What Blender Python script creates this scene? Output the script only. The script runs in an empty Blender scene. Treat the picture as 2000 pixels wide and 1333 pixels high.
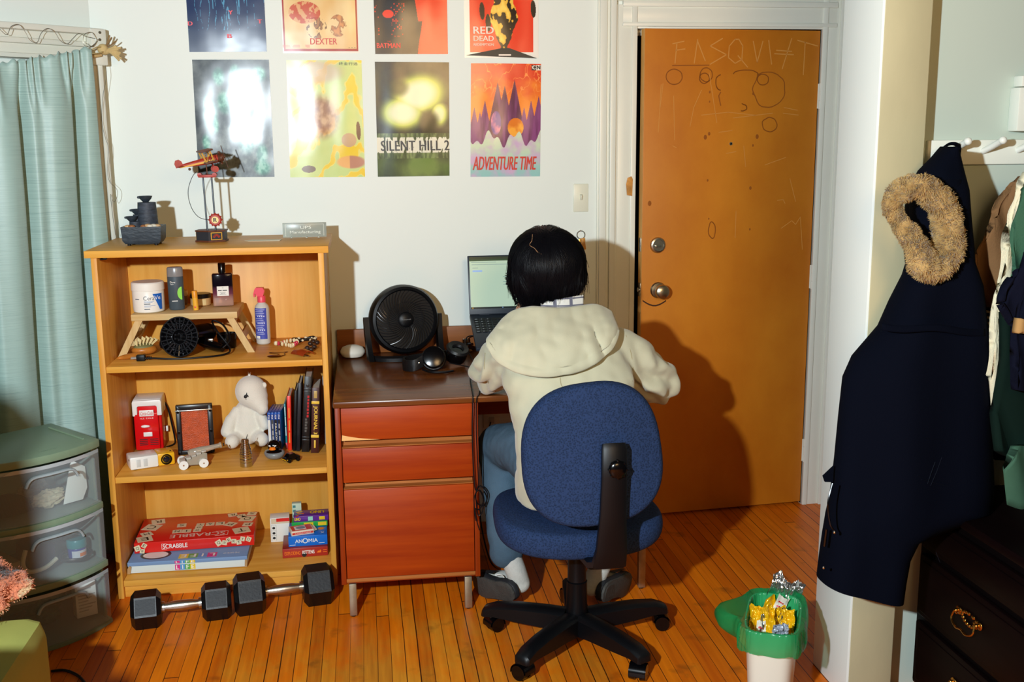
import bpy, bmesh, math, random
from mathutils import Vector, Matrix, noise
from mathutils.bvhtree import BVHTree
sc = bpy.context.scene
COL = sc.collection
R = math.radians
# ---------------------------------------------------------------- camera
CAM = Vector((0.0, -4.31517, 1.61718)); YAW, PITCH, ROLL, FPX = 0.13705, 0.18915, -0.00884, 2083.65
def _axes():
    cy, sy, cp, sp = math.cos(YAW), math.sin(YAW), math.cos(PITCH), math.sin(PITCH)
    f = Vector((sy*cp, cy*cp, -sp)); r = Vector((cy, -sy, 0)); u = r.cross(f)
    cr, sr = math.cos(ROLL), math.sin(ROLL)
    return cr*r + sr*u, -sr*r + cr*u, f
AR, AU, AF = _axes()
cd = bpy.data.cameras.new('camera'); cam = bpy.data.objects.new('camera', cd); COL.objects.link(cam)
cd.sensor_fit = 'HORIZONTAL'; cd.sensor_width = 36.0; cd.lens = FPX/2000*36; cd.clip_start = 0.05
m3 = Matrix((AR, AU, -AF)).transposed()
cam.matrix_world = Matrix.Translation(CAM) @ m3.to_4x4()
sc.camera = cam
# ---------------------------------------------------------------- light, exposure
w = bpy.data.worlds.new('world'); sc.world = w; w.use_nodes = True
w.node_tree.nodes['Background'].inputs[0].default_value = (1.0, 0.60, 0.27, 1)
w.node_tree.nodes['Background'].inputs[1].default_value = 0.035
LP = Vector((-0.75, -4.10, 1.83))
ld = bpy.data.lights.new('camera_flash', 'POINT'); ld.energy = 490; ld.color = (0.87, 0.985, 1.06); ld.shadow_soft_size = 0.035
lo = bpy.data.objects.new('camera_flash', ld); lo.location = LP; COL.objects.link(lo)
ad = bpy.data.lights.new('room_lamp', 'AREA'); ad.energy = 9.5; ad.spread = R(72); ad.color = (1.0, 0.64, 0.30); ad.shape = 'DISK'; ad.size = 0.9
ao = bpy.data.objects.new('room_lamp', ad); ao.location = (0.7, -4.7, 2.2); COL.objects.link(ao)
ao.rotation_euler = (Vector((0.4, 0, 1.95))-Vector((0.7, -4.7, 2.2))).to_track_quat('-Z', 'Y').to_euler()
vs = sc.view_settings; sc.display_settings.display_device = 'sRGB'
vs.view_transform = 'Standard'; vs.look = 'None'; vs.exposure = 0.0; vs.gamma = 1.0; vs.use_curve_mapping = False
random.seed(7)
# ---------------------------------------------------------------- helpers
def at(px, py, x=None, y=None, z=None, o=0.0):
    d = AF + (px-1000)/FPX*AR - (py-666.5)/FPX*AU
    if x is not None: t = (x-CAM.x)/d.x
    elif y is not None: t = (y-CAM.y)/d.y
    elif z is not None: t = (z-CAM.z)/d.z
    return CAM + t*d
def lin(c):
    return tuple(((v/255)/12.92 if v/255 <= .04045 else ((v/255+.055)/1.055)**2.4) for v in c[:3])
def setk(o, **k):
    for a, b in k.items():
        if b is not None: o[a] = b
def thing(name, label, cat, loc=(0, 0, 0), rz=0, group=None, rot=None):
    o = bpy.data.objects.new(name, None); COL.objects.link(o); o.empty_display_size = 0.05
    o.location = Vector(loc)+Vector((0, 0, LIFT if LIFT*0+loc[2] > .01 else 0)); o.rotation_euler = rot if rot else (0, 0, rz)
    setk(o, label=label, category=cat, group=group); return o
def tag(o, label, cat, group=None):
    setk(o, label=label, category=cat, group=group); return o
LIFT = .0007
class MB:
    def __init__(s): s.bm = bmesh.new(); s.mi = 0; s.T = Matrix()
    def _add(s, b, M=None, sm=None):
        if M is not None: b.transform(M)
        b.transform(s.T)
        for f in b.faces: f.material_index = s.mi
        me = bpy.data.meshes.new('t'); b.to_mesh(me); b.free(); s.bm.from_mesh(me); bpy.data.meshes.remove(me); return s
    def box(s, c, d, bev=0, rot=None, seg=2):
        b = bmesh.new(); bmesh.ops.create_cube(b, size=1)
        bmesh.ops.scale(b, vec=d, verts=b.verts)
        if bev: bmesh.ops.bevel(b, geom=b.edges[:], offset=min(bev, min(d)*.49), segments=seg, affect='EDGES', profile=.5)
        M = Matrix.Translation(c)
        if rot is not None: M = M @ (rot if isinstance(rot, Matrix) else (Matrix.Rotation(rot[2], 4, 'Z') @ Matrix.Rotation(rot[1], 4, 'Y') @ Matrix.Rotation(rot[0], 4, 'X')))
        return s._add(b, M)
    def b2(s, lo, hi, bev=0):
        return s.box([(a+b)/2 for a, b in zip(lo, hi)], [abs(b-a) for a, b in zip(lo, hi)], bev)
    def cyl(s, p0, p1, r0, r1=None, seg=24, cap=True):
        p0, p1 = Vector(p0), Vector(p1); d = p1-p0; b = bmesh.new()
        bmesh.ops.create_cone(b, cap_ends=cap, segments=seg, radius1=r0, radius2=r0 if r1 is None else r1, depth=d.length)
        M = Matrix.Translation((p0+p1)/2) @ d.to_track_quat('Z', 'Y').to_matrix().to_4x4()
        return s._add(b, M)
    def sph(s, c, r, seg=24, ring=14, rot=None):
        b = bmesh.new(); bmesh.ops.create_uvsphere(b, u_segments=seg, v_segments=ring, radius=1)
        if not hasattr(r, '__len__'): r = (r, r, r)
        M = Matrix.Translation(c) @ (rot if rot is not None else Matrix()) @ Matrix.Diagonal((*r, 1))
        return s._add(b, M)
    def lathe(s, prof, c=(0, 0, 0), seg=32, M=None, sx=1, sy=1):
        b = bmesh.new(); rows = []
        for r, z in prof:
            rows.append([b.verts.new((r*math.cos(2*math.pi*i/seg)*sx, r*math.sin(2*math.pi*i/seg)*sy, z)) for i in range(seg)])
        for a, q in zip(rows, rows[1:]):
            for i in range(seg):
                j = (i+1) % seg; b.faces.new((a[i], a[j], q[j], q[i]))
        if prof[0][0] > 0: b.faces.new(rows[0][::-1])
        if prof[-1][0] > 0: b.faces.new(rows[-1])
        bmesh.ops.remove_doubles(b, verts=b.verts, dist=1e-6)
        return s._add(b, Matrix.Translation(c) @ (M if M is not None else Matrix()))
    def tube(s, pts, r, seg=8, closed=False, flat=1.0):
        pts = [Vector(p) for p in pts]; n = len(pts); b = bmesh.new(); rows = []; up = None
        for i, p in enumerate(pts):
            if closed: t = pts[(i+1) % n]-pts[i-1]
            else: t = pts[min(i+1, n-1)]-pts[max(i-1, 0)]
            t.normalize()
            if up is None:
                up = Vector((0, 0, 1)) if abs(t.z) < .9 else Vector((1, 0, 0))
            up = (up - t*up.dot(t)).normalized(); sd = t.cross(up)
            rr = r[i] if hasattr(r, '__len__') else r
            rows.append([b.verts.new(p + rr*(math.cos(2*math.pi*k/seg)*sd + flat*math.sin(2*math.pi*k/seg)*up)) for k in range(seg)])
        pr = list(zip(rows, rows[1:])) + ([(rows[-1], rows[0])] if closed else [])
        for a, q in pr:
            for k in range(seg):
                j = (k+1) % seg; b.faces.new((a[k], a[j], q[j], q[k]))
        if not closed: b.faces.new(rows[0][::-1]); b.faces.new(rows[-1])
        bmesh.ops.recalc_face_normals(b, faces=b.faces)
        return s._add(b)
    def prism(s, poly, h, M=None, bev=0):
        b = bmesh.new(); vs_ = [b.verts.new((p[0], p[1], 0)) for p in poly]
        f = b.faces.new(vs_); e = bmesh.ops.extrude_face_region(b, geom=[f])
        bmesh.ops.translate(b, vec=(0, 0, h), verts=[v for v in e['geom'] if isinstance(v, bmesh.types.BMVert)])
        bmesh.ops.recalc_face_normals(b, faces=b.faces)
        if bev: bmesh.ops.bevel(b, geom=b.edges[:], offset=bev, segments=2, affect='EDGES', profile=.5)
        return s._add(b, M)
    def grid(s, fn, nu, nv, closed_u=False):
        b = bmesh.new(); rows = [[b.verts.new(fn(i/(nu if closed_u else nu-1), j/(nv-1))) for i in range(nu)] for j in range(nv)]
        for a, q in zip(rows, rows[1:]):
            for i in range(nu if closed_u else nu-1):
                k = (i+1) % nu; b.faces.new((a[i], a[k], q[k], q[i]))
        return s._add(b)
    def loft(s, rings, cap=True):
        b = bmesh.new(); rows = [[b.verts.new(p) for p in r] for r in rings]; n = len(rows[0])
        for a, q in zip(rows, rows[1:]):
            for i in range(n):
                k = (i+1) % n; b.faces.new((a[i], a[k], q[k], q[i]))
        if cap: b.faces.new(rows[0][::-1]); b.faces.new(rows[-1])
        bmesh.ops.recalc_face_normals(b, faces=b.faces)
        return s._add(b)
    def poly(s, pts):
        b = bmesh.new(); b.faces.new([b.verts.new(p) for p in pts]); return s._add(b)
    def build(s, name, mats, parent=None, ang=38, label=None, kind=None, loc=None, mods=None):
        me = bpy.data.meshes.new(name); s.bm.to_mesh(me); s.bm.free()
        for m in (mats if isinstance(mats, (list, tuple)) else [mats]): me.materials.append(m)
        me.shade_smooth(); me.set_sharp_from_angle(angle=R(ang))
        o = bpy.data.objects.new(name, me); COL.objects.link(o)
        if loc: o.location = loc
        if mods:
            for t, kw in mods:
                md = o.modifiers.new(t, t)
                for k, v in kw.items(): setattr(md, k, v)
            bake(o)
            o.data.shade_smooth()
            o.data.set_sharp_from_angle(angle=R(ang))
        if parent: o.parent = parent
        setk(o, label=label, kind=kind); return o
def bake(o):
    dg = bpy.context.evaluated_depsgraph_get(); dg.update()
    me = bpy.data.meshes.new_from_object(o.evaluated_get(dg)); old = o.data
    o.modifiers.clear(); o.data = me; bpy.data.meshes.remove(old)
def text(name, body, parent, width, mat, loc, rot=(R(90), 0, 0), height=None, shear=0, ext=0.0002, mirror=False, bold=0.0, spacing=1.0, label=None, M=None):
    cu = bpy.data.curves.new('t', 'FONT'); cu.body = body; cu.size = 1; cu.shear = shear; cu.space_character = spacing
    cu.resolution_u = 3; cu.align_x = 'LEFT'
    o = bpy.data.objects.new('t', cu)
    me = bpy.data.meshes.new_from_object(o); bpy.data.objects.remove(o); bpy.data.curves.remove(cu)
    xs = [v.co.x for v in me.vertices]; ys = [v.co.y for v in me.vertices]
    x0, x1, y0, y1 = min(xs), max(xs), min(ys), max(ys)
    if body == 'I': width *= .22
    if bold:
        bmt = bmesh.new()
        for kb in (-2, -1, 0, 1, 2):
            me.transform(Matrix.Translation((kb*bold*.45, abs(kb)*bold*.12, 0))); bmt.from_mesh(me); me.transform(Matrix.Translation((-kb*bold*.45, -abs(kb)*bold*.12, 0)))
        nv_ = len(me.vertices); bmt.to_mesh(me); bmt.free(); dz_ = [(.00006*(i//nv_)) for i in range(len(me.vertices))]
    else: dz_ = None
    sx = width/(x1-x0); sy = sx if height is None else height/(y1-y0)
    Q = Matrix.Rotation(rot[2], 4, 'Z') @ Matrix.Rotation(rot[1], 4, 'Y') @ Matrix.Rotation(rot[0], 4, 'X')
    for v in me.vertices:
        p = Vector(((v.co.x-(x0+x1)/2)*sx, (v.co.y-(y0+y1)/2)*sy, ext+(dz_[v.index] if dz_ else 0)))
        v.co = Vector(loc) + (Q @ p)
    me.materials.append(mat); me.name = name
    ob = bpy.data.objects.new(name, me); COL.objects.link(ob)
    if parent: ob.parent = parent
    setk(ob, label=label); return ob
def dup(root, loc, rz=None, label=None, group=None, rot=None):
    r = root.copy(); COL.objects.link(r); r.location = loc
    if rz is not None: r.rotation_euler = (0, 0, rz)
    if rot is not None: r.rotation_euler = rot
    if label: r['label'] = label
    if group: r['group'] = group
    for ch in list(root.children):
        c = ch.copy(); COL.objects.link(c); c.parent = r
        for g in ch.children:
            d = g.copy(); COL.objects.link(d); d.parent = c
    return r
# ---------------------------------------------------------------- materials
_m = {}
def mat(name, rgb, rough=.55, metal=0, var=0, vs=8, bump=0, bs=60, trans=0, alpha=1, spec=.5, coat=0, sheen=0, ior=1.45, stretch=(1, 1, 1), rgb2=None, emit=0, sss=0):
    if name in _m: return _m[name]
    m = bpy.data.materials.new(name); m.use_nodes = True; nt = m.node_tree; N = nt.nodes; L = nt.links
    b = N['Principled BSDF']; c = lin(rgb); b.inputs['Base Color'].default_value = (*c, 1)
    b.inputs['Roughness'].default_value = rough; spec = .12 if (spec == .5 and rough >= .8) else spec; b.inputs['Metallic'].default_value = metal
    b.inputs['Specular IOR Level'].default_value = spec; b.inputs['IOR'].default_value = ior
    if trans: b.inputs['Transmission Weight'].default_value = trans
    if alpha < 1: b.inputs['Alpha'].default_value = alpha
    if coat: b.inputs['Coat Weight'].default_value = coat; b.inputs['Coat Roughness'].default_value = .12
    if sheen: b.inputs['Sheen Weight'].default_value = sheen
    if sss: b.inputs['Subsurface Weight'].default_value = sss; b.inputs['Subsurface Radius'].default_value = (.02, .01, .006)
    if emit: b.inputs['Emission Color'].default_value = (*c, 1); b.inputs['Emission Strength'].default_value = emit
    if var or bump:
        tc = N.new('ShaderNodeTexCoord'); mp = N.new('ShaderNodeMapping'); mp.inputs['Scale'].default_value = stretch
        L.new(tc.outputs['Object'], mp.inputs[0])
    if var or rgb2:
        if not var: var = .5
        n = N.new('ShaderNodeTexNoise'); n.inputs['Scale'].default_value = vs; n.inputs['Detail'].default_value = 6; n.inputs['Roughness'].default_value = .62
        L.new(mp.outputs[0], n.inputs['Vector'])
        cr = N.new('ShaderNodeValToRGB'); cr.color_ramp.elements[0].position = .32; cr.color_ramp.elements[1].position = .68
        c2 = lin(rgb2) if rgb2 else tuple(v*(1-var) for v in c)
        cr.color_ramp.elements[0].color = (*c2, 1); cr.color_ramp.elements[1].color = (*(c if rgb2 else tuple(min(1, v*(1+var*.5)) for v in c)), 1)
        L.new(n.outputs['Fac'], cr.inputs[0]); L.new(cr.outputs[0], b.inputs['Base Color'])
    if bump:
        n2 = N.new('ShaderNodeTexNoise'); n2.inputs['Scale'].default_value = bs; n2.inputs['Detail'].default_value = 4
        L.new(mp.outputs[0], n2.inputs['Vector']); bp = N.new('ShaderNodeBump'); bp.inputs['Strength'].default_value = bump; bp.inputs['Distance'].default_value = .004
        L.new(n2.outputs['Fac'], bp.inputs['Height']); L.new(bp.outputs[0], b.inputs['Normal'])
    _m[name] = m; return m
def wood(name, c1, c2, rough=.4, axis='x', s=5, coat=0, bump=.05):
    k = {'x': (s*.12, s*2.2, s*2.2), 'y': (s*2.2, s*.12, s*2.2), 'z': (s*2.2, s*2.2, s*.12)}[axis]
    return mat(name, c1, rough, var=.3, vs=3.0, rgb2=c2, stretch=k, coat=coat, bump=bump, bs=9, spec=.3)
def attr_mat(name, rough=.3, spec=.5, bump=0, bs=3):
    m = bpy.data.materials.new(name); m.use_nodes = True; N = m.node_tree.nodes; L = m.node_tree.links; b = N['Principled BSDF']
    a = N.new('ShaderNodeAttribute'); a.attribute_name = 'Col'; L.new(a.outputs['Color'], b.inputs['Base Color'])
    b.inputs['Roughness'].default_value = rough; b.inputs['Specular IOR Level'].default_value = spec
    if bump:
        n = N.new('ShaderNodeTexNoise'); n.inputs['Scale'].default_value = bs; tc = N.new('ShaderNodeTexCoord'); L.new(tc.outputs['Object'], n.inputs['Vector'])
        bp = N.new('ShaderNodeBump'); bp.inputs['Strength'].default_value = bump; bp.inputs['Distance'].default_value = .02
        L.new(n.outputs['Fac'], bp.inputs['Height']); L.new(bp.outputs[0], b.inputs['Normal'])
    return m
WHITE = mat('painted wall', (229, 236, 229), .5, bump=.12, bs=7)
TRIM = mat('glossy trim paint', (228, 229, 216), .32, bump=.08, bs=14, var=.03, vs=3)
BLACKP = mat('black plastic', (8, 9, 12), .42, spec=.3)
BLACKG = mat('gloss black plastic', (5, 5, 7), .18, spec=.4)
METAL = mat('brushed steel', (190, 188, 180), .28, 1)
CHROME = mat('chrome', (215, 215, 210), .12, 1)
PAPER = mat('white paper', (232, 231, 222), .6)
INK = mat('black ink', (22, 22, 24), .5)
WINK = mat('white ink', (240, 238, 230), .5)
# ---------------------------------------------------------------- room shell
def floor_mat():
    m = bpy.data.materials.new('varnished strip floor'); m.use_nodes = True; N = m.node_tree.nodes; L = m.node_tree.links; b = N['Principled BSDF']
    def math_(op, a, c=None, v=None):
        n = N.new('ShaderNodeMath'); n.operation = op
        for i, x in enumerate((a, c)):
            if x is None: continue
            if isinstance(x, (int, float)): n.inputs[i].default_value = x
            else: L.new(x, n.inputs[i])
        return n.outputs[0]
    g = N.new('ShaderNodeNewGeometry'); sp = N.new('ShaderNodeSeparateXYZ'); L.new(g.outputs['Position'], sp.inputs[0])
    wv = N.new('ShaderNodeTexNoise'); wv.inputs['Scale'].default_value = 2.5; L.new(g.outputs['Position'], wv.inputs['Vector'])
    xs = math_('ADD', math_('DIVIDE', sp.outputs[0], .0432), math_('MULTIPLY', wv.outputs['Fac'], .12))
    idx = math_('FLOOR', xs); fr = math_('FRACT', xs)
    wn = N.new('ShaderNodeTexWhiteNoise'); wn.noise_dimensions = '1D'; L.new(idx, wn.inputs['W'])
    yy = math_('ADD', math_('DIVIDE', sp.outputs[1], 3.4), math_('MULTIPLY', wn.outputs['Value'], 7.3))
    yi = math_('FLOOR', yy); yf = math_('FRACT', yy)
    wn2 = N.new('ShaderNodeTexWhiteNoise'); wn2.noise_dimensions = '2D'
    cb = N.new('ShaderNodeCombineXYZ'); L.new(idx, cb.inputs[0]); L.new(yi, cb.inputs[1]); L.new(cb.outputs[0], wn2.inputs['Vector'])
    seam = math_('LESS_THAN', math_('ABSOLUTE', math_('SUBTRACT', fr, .5)), math_('SUBTRACT', .5, math_('ADD', .012, math_('MULTIPLY', math_('POWER', wn.outputs['Value'], 2.0), .045))))
    endj = math_('LESS_THAN', math_('ABSOLUTE', math_('SUBTRACT', yf, .5)), .4994)
    plank = math_('MULTIPLY', seam, endj)
    mp = N.new('ShaderNodeMapping'); mp.inputs['Scale'].default_value = (38, 2.2, 1); L.new(g.outputs['Position'], mp.inputs[0])
    gn = N.new('ShaderNodeTexNoise'); gn.inputs['Scale'].default_value = 1.6; gn.inputs['Detail'].default_value = 7; L.new(mp.outputs[0], gn.inputs['Vector'])
    r1 = N.new('ShaderNodeValToRGB'); r1.color_ramp.elements[0].color = (*lin((192, 80, 4)), 1); r1.color_ramp.elements[1].color = (*lin((246, 134, 14)), 1)
    mixv = math_('ADD', math_('MULTIPLY', math_('SUBTRACT', gn.outputs['Fac'], .25), .95), math_('MULTIPLY', wn2.outputs['Value'], .50)); L.new(mixv, r1.inputs[0])
    # worn strip in front of the desk
    mp2 = N.new('ShaderNodeMapping'); mp2.inputs['Scale'].default_value = (3.2, 1.5, 1); L.new(g.outputs['Position'], mp2.inputs[0])
    n2 = N.new('ShaderNodeTexNoise'); n2.inputs['Scale'].default_value = 1.8; n2.inputs['Detail'].default_value = 8; n2.inputs['Roughness'].default_value = .7; L.new(mp2.outputs[0], n2.inputs['Vector'])
    vm = N.new('ShaderNodeVectorMath'); vm.operation = 'DISTANCE'; vm.inputs[1].default_value = (.08, -1.35, 0); L.new(g.outputs['Position'], vm.inputs[0])
    wear = math_('SUBTRACT', math_('ADD', n2.outputs['Fac'], math_('MULTIPLY', math_('SUBTRACT', .75, vm.outputs['Value']), .42)), .56)
    wc = N.new('ShaderNodeClamp'); L.new(math_('MULTIPLY', wear, 4.0), wc.inputs[0])
    r2 = N.new('ShaderNodeValToRGB'); r2.color_ramp.elements[0].color = (*lin((160, 92, 22)), 1); r2.color_ramp.elements[1].color = (*lin((244, 164, 44)), 1); L.new(mixv, r2.inputs[0])
    mx = N.new('ShaderNodeMix'); mx.data_type = 'RGBA'; L.new(wc.outputs[0], mx.inputs['Factor']); L.new(r1.outputs[0], mx.inputs[6]); L.new(r2.outputs[0], mx.inputs[7])
    # grime spots
    n3 = N.new('ShaderNodeTexNoise'); n3.inputs['Scale'].default_value = 9; n3.inputs['Detail'].default_value = 5; L.new(g.outputs['Position'], n3.inputs['Vector'])
    gr = N.new('ShaderNodeValToRGB'); gr.color_ramp.elements[0].position = .60; gr.color_ramp.elements[1].position = .74; L.new(n3.outputs['Fac'], gr.inputs[0])
    mg = N.new('ShaderNodeMix'); mg.data_type = 'RGBA'; L.new(math_('MULTIPLY', gr.outputs[0], .55), mg.inputs['Factor']); L.new(mx.outputs[2], mg.inputs[6]); mg.inputs[7].default_value = (*lin((92, 50, 18)), 1)
    ms = N.new('ShaderNodeMix'); ms.data_type = 'RGBA'; L.new(plank, ms.inputs['Factor']); ms.inputs[6].default_value = (*lin((62, 28, 8)), 1); L.new(mg.outputs[2], ms.inputs[7])
    L.new(ms.outputs[2], b.inputs['Base Color']); b.inputs['Roughness'].default_value = .42; b.inputs['Specular IOR Level'].default_value = .25
    bp = N.new('ShaderNodeBump'); bp.inputs['Strength'].default_value = .5; bp.inputs['Distance'].default_value = .002; L.new(plank, bp.inputs['Height']); L.new(bp.outputs[0], b.inputs['Normal'])
    return m
mb = MB(); mb.b2((-3.2, -5.0, -.05), (3.2, 1.3, 0)); mb.build('floor', floor_mat(), kind='structure')
DX0, DX1, DZ = 1.109, 1.886, 2.046
mb = MB(); mb.b2((-1.02, 0, 0), (DX0, .12, 2.7)); mb.b2((DX0, 0, DZ), (DX1, .12, 2.7)); mb.b2((DX1, 0, 0), (2.5, .12, 2.7))
mb.build('wall_back', WHITE, kind='structure')
# hallway behind the door, its darkness put into the wall colour
DARK = mat('hall darkness', (24, 30, 40), .8)
mb = MB(); mb.b2((.6, 1.15, 0), (2.5, 1.2, 2.7)); mb.b2((.55, .12, 0), (.6, 1.2, 2.7)); mb.b2((2.5, .12, 0), (2.55, 1.2, 2.7)); mb.b2((.55, .12, 2.65), (2.55, 1.2, 2.7))
mb.build('wall_hall', DARK, kind='structure')
# oblique window wall on the left
WD = Vector((-.743, -.669, 0)); WN = Vector((.669, -.743, 0)); WK = Vector((-.986, 0, 0))
def wp(s, o, z): p = WK + WD*s + WN*o; return Vector((p.x, p.y, z))
WM = Matrix(((WD.x, WN.x, 0, WK.x), (WD.y, WN.y, 0, WK.y), (0, 0, 1, 0), (0, 0, 0, 1)))
mb = MB(); mb.T = WM; mb.b2((0, -.12, 0), (1.9, 0, 2.7)); mb.build('wall_left', WHITE, kind='structure')
mb = MB(); mb.T = WM
mb.b2((.0, .0, .02), (.05, .075, 2.02), .004); mb.b2((.012, .0, .02), (.03, .09, 2.0), .004); mb.b2((.065, .0, .02), (.12, .05, 1.95), .004)
mb.b2((.0, .0, 1.91), (1.6, .055, 2.015), .004); mb.b2((.0, .0, 2.0), (1.6, .095, 2.022), .004); mb.b2((.04, .0, 1.955), (1.6, .07, 1.975), .006); mb.b2((.04, .0, 1.905), (1.6, .075, 1.922), .005)
mb.b2((-.005, .0, 1.89), (.055, .10, 2.02), .004)
mb.build('trim_1', TRIM, kind='structure')
# window glass behind the curtain
mb = MB(); mb.T = WM; mb.b2((.16, -.0, .7), (1.4, .004, 1.78)); mb.build('window_1', mat('night window glass', (30, 36, 44), .08), kind='structure')
# door casing
mb = MB()
def casing(x0, x1, z0, z1, sgn):
    pass
for a, b_, t in ((.949, .958, .012), (.956, .985, .024), (.985, .998, .016), (.998, 1.022, .030), (1.022, 1.032, .018), (1.030, DX0-.004, .014), (DX0-.022, DX0, .020)):
    mb.b2((a, -t, 0), (b_, .0, 2.13 if a >= 1.02 else 2.6), .0025)
for a, b_, t in ((DX1, DX1+.022, .020), (DX1+.004, DX1+.075, .014), (DX1+.072, DX1+.095, .026), (DX1+.095, DX1+.13, .018), (DX1+.13, DX1+.155, .028)):
    mb.b2((a, -t, 0), (b_, .0, 2.6), .0025)
for a, b_, t in ((DZ, DZ+.016, .0206), (DZ+.014, DZ+.078, .0142), (DZ+.076, DZ+.098, .022), (DZ+.098, DZ+.125, .017), (DZ+.125, DZ+.16, .028), (DZ+.16, DZ+.4, .018)):
    mb.b2((DX0-.06 if a < DZ+.09 else 1.02, -t, a), (DX1+.06, .0, b_), .0025)
mb.b2((DX0-.014, -.012, 0), (DX0, .12, DZ), .002); mb.b2((DX1, -.012, 0), (DX1+.014, .12, DZ), .002); mb.b2((DX0, -.012, DZ-.008), (DX1, .12, DZ+.006), .002)
mb.b2((DX0, .05, DZ-.03), (DX1, .12, DZ), .002)
mb.build('trim_2', TRIM, kind='structure')
mb = MB(); mb.prism([(-.014, -.034), (.008, -.038), (.010, .03), (.004, .042), (-.012, .036), (-.018, .01)], .002, Matrix.Translation((1.086, -.021, 1.413)) @ Matrix.Rotation(R(90), 4, 'X'), .0006)
mb.sph((1.084, -.0235, 1.405), (.005, .001, .006))
mb.build('trim_3', mat('bare chipped wood', (214, 150, 70), .7, var=.4, vs=30), kind='structure')
# wall end post between the door nook and the closet
mb = MB(); mb.b2((1.336, -1.632, 0), (1.40, -1.402, 2.7), .004); mb.build('wall_nook', WHITE, kind='structure')
mb = MB(); mb.b2((1.342, -1.634, 0), (1.472, -1.41, 2.7), .003); mb.build('wall_post', mat('unpainted cream board', (184, 178, 142), .7, var=.10, vs=2.2, stretch=(2, 2, .7)), kind='structure')
mb = MB(); mb.b2((1.474, -1.558, 0), (3.1, -1.42, 2.7)); mb.build('wall_closet', mat('pale closet paint', (186, 200, 188), .45, bump=.1, bs=7), kind='structure')
mb = MB(); mb.b2((2.5, -1.42, 0), (2.6, .12, 2.7)); mb.build('wall_right', WHITE, kind='structure')
# ---------------------------------------------------------------- the door
hinge = Vector((1.884, -.004, 0)); DW, DT, DA = .759, .044, R(4.6)
door = bpy.data.objects.new('door_1', None); COL.objects.link(door); door.location = hinge; door.rotation_euler = (0, 0, DA)
setk(door, label='orange brown wooden door standing slightly ajar in white frame', kind='structure')
def door_mat():
    m = mat('stained door veneer', (210, 132, 30), .45, var=.25, vs=1.2, rgb2=(184, 102, 14), stretch=(1.6, 1, 1.1), bump=.05, bs=12); return m
mb = MB(); mb.b2((-DW, 0, .012), (-.002, DT, DZ-.012), .002); mb.build('leaf', door_mat(), door)
mb = MB(); mb.b2((-DW-.0008, .002, .012), (-DW, DT-.002, DZ-.012)); mb.build('edge_strip', mat('pale door edge', (216, 160, 84), .5, var=.15, vs=6), door)
def dpt(px, py):   # a point on the front of the leaf, in door space
    n = Vector((math.sin(DA), -math.cos(DA), 0)); d = AF + (px-1000)/FPX*AR - (py-666.5)/FPX*AU
    t = (hinge-CAM).dot(n)/d.dot(n); p = CAM+t*d-hinge
    return Vector((p.x*math.cos(DA)+p.y*math.sin(DA), 0, p.z))
# knob, deadbolt, latch plates
k = dpt(1285, 567); mb = MB(); Mx = Matrix.Rotation(R(90), 4, 'X')
mb.lathe([(.034, 0), (.034, .004), (.030, .009), (.014, .012), (.012, .026), (.020, .032), (.0285, .042), (.030, .052), (.027, .062), (.018, .068), (0, .070)], k, 36, Mx); mb.build('knob', mat('satin nickel', (178, 168, 146), .3, 1), door)
k = dpt(1284, 479); mb = MB(); mb.lathe([(.033, 0), (.033, .005), (.030, .011), (.024, .013), (.022, .010), (.0, .010)], k, 36, Mx)
db = mb.build('deadbolt', METAL, door); mb = MB(); mb.box(k+Vector((0, -.014, -.003)), (.030, .008, .010), .003); mb.build('thumb_turn', CHROME, db)
for py, nm in ((479, 'strike'), (567, 'latch')):
    z = dpt(1262, py).z; mb = MB(); mb.b2((-DW-.0022, .008, z-.028), (-DW-.0006, .034, z+.028), .0006); mb.cyl((-DW-.001, .021, z), (-DW-.009 if nm == 'latch' else -DW-.003, .021, z), .009, seg=14)
    mb.build('latch_plate', METAL, door)
z = dpt(1427, 281); mb = MB(); mb.cyl(z, z+Vector((0, -.004, 0)), .0065, seg=20); mb.build('peephole', METAL, door); 
mb = MB(); mb.cyl(z, z+Vector((0, -.0045, 0)), .004, seg=16); mb.build('peephole_lens', BLACKG, door)
for py in (188, 541, 880):
    z = at(1597 if py == 188 else (1583 if py == 541 else 1567), py, y=-.01).z-hinge.z
    mb = MB()
    for q in range(3): mb.cyl((.006, -.008, z-.052+q*.035), (.006, -.008, z-.019+q*.035), .0075, seg=14)
    mb.cyl((.006, -.008, z+.052), (.006, -.008, z+.060), .004, seg=10); mb.b2((-.004, -.002, z-.05), (.02, .0, z+.05))
    mb.build('hinge', TRIM, door)
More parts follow.
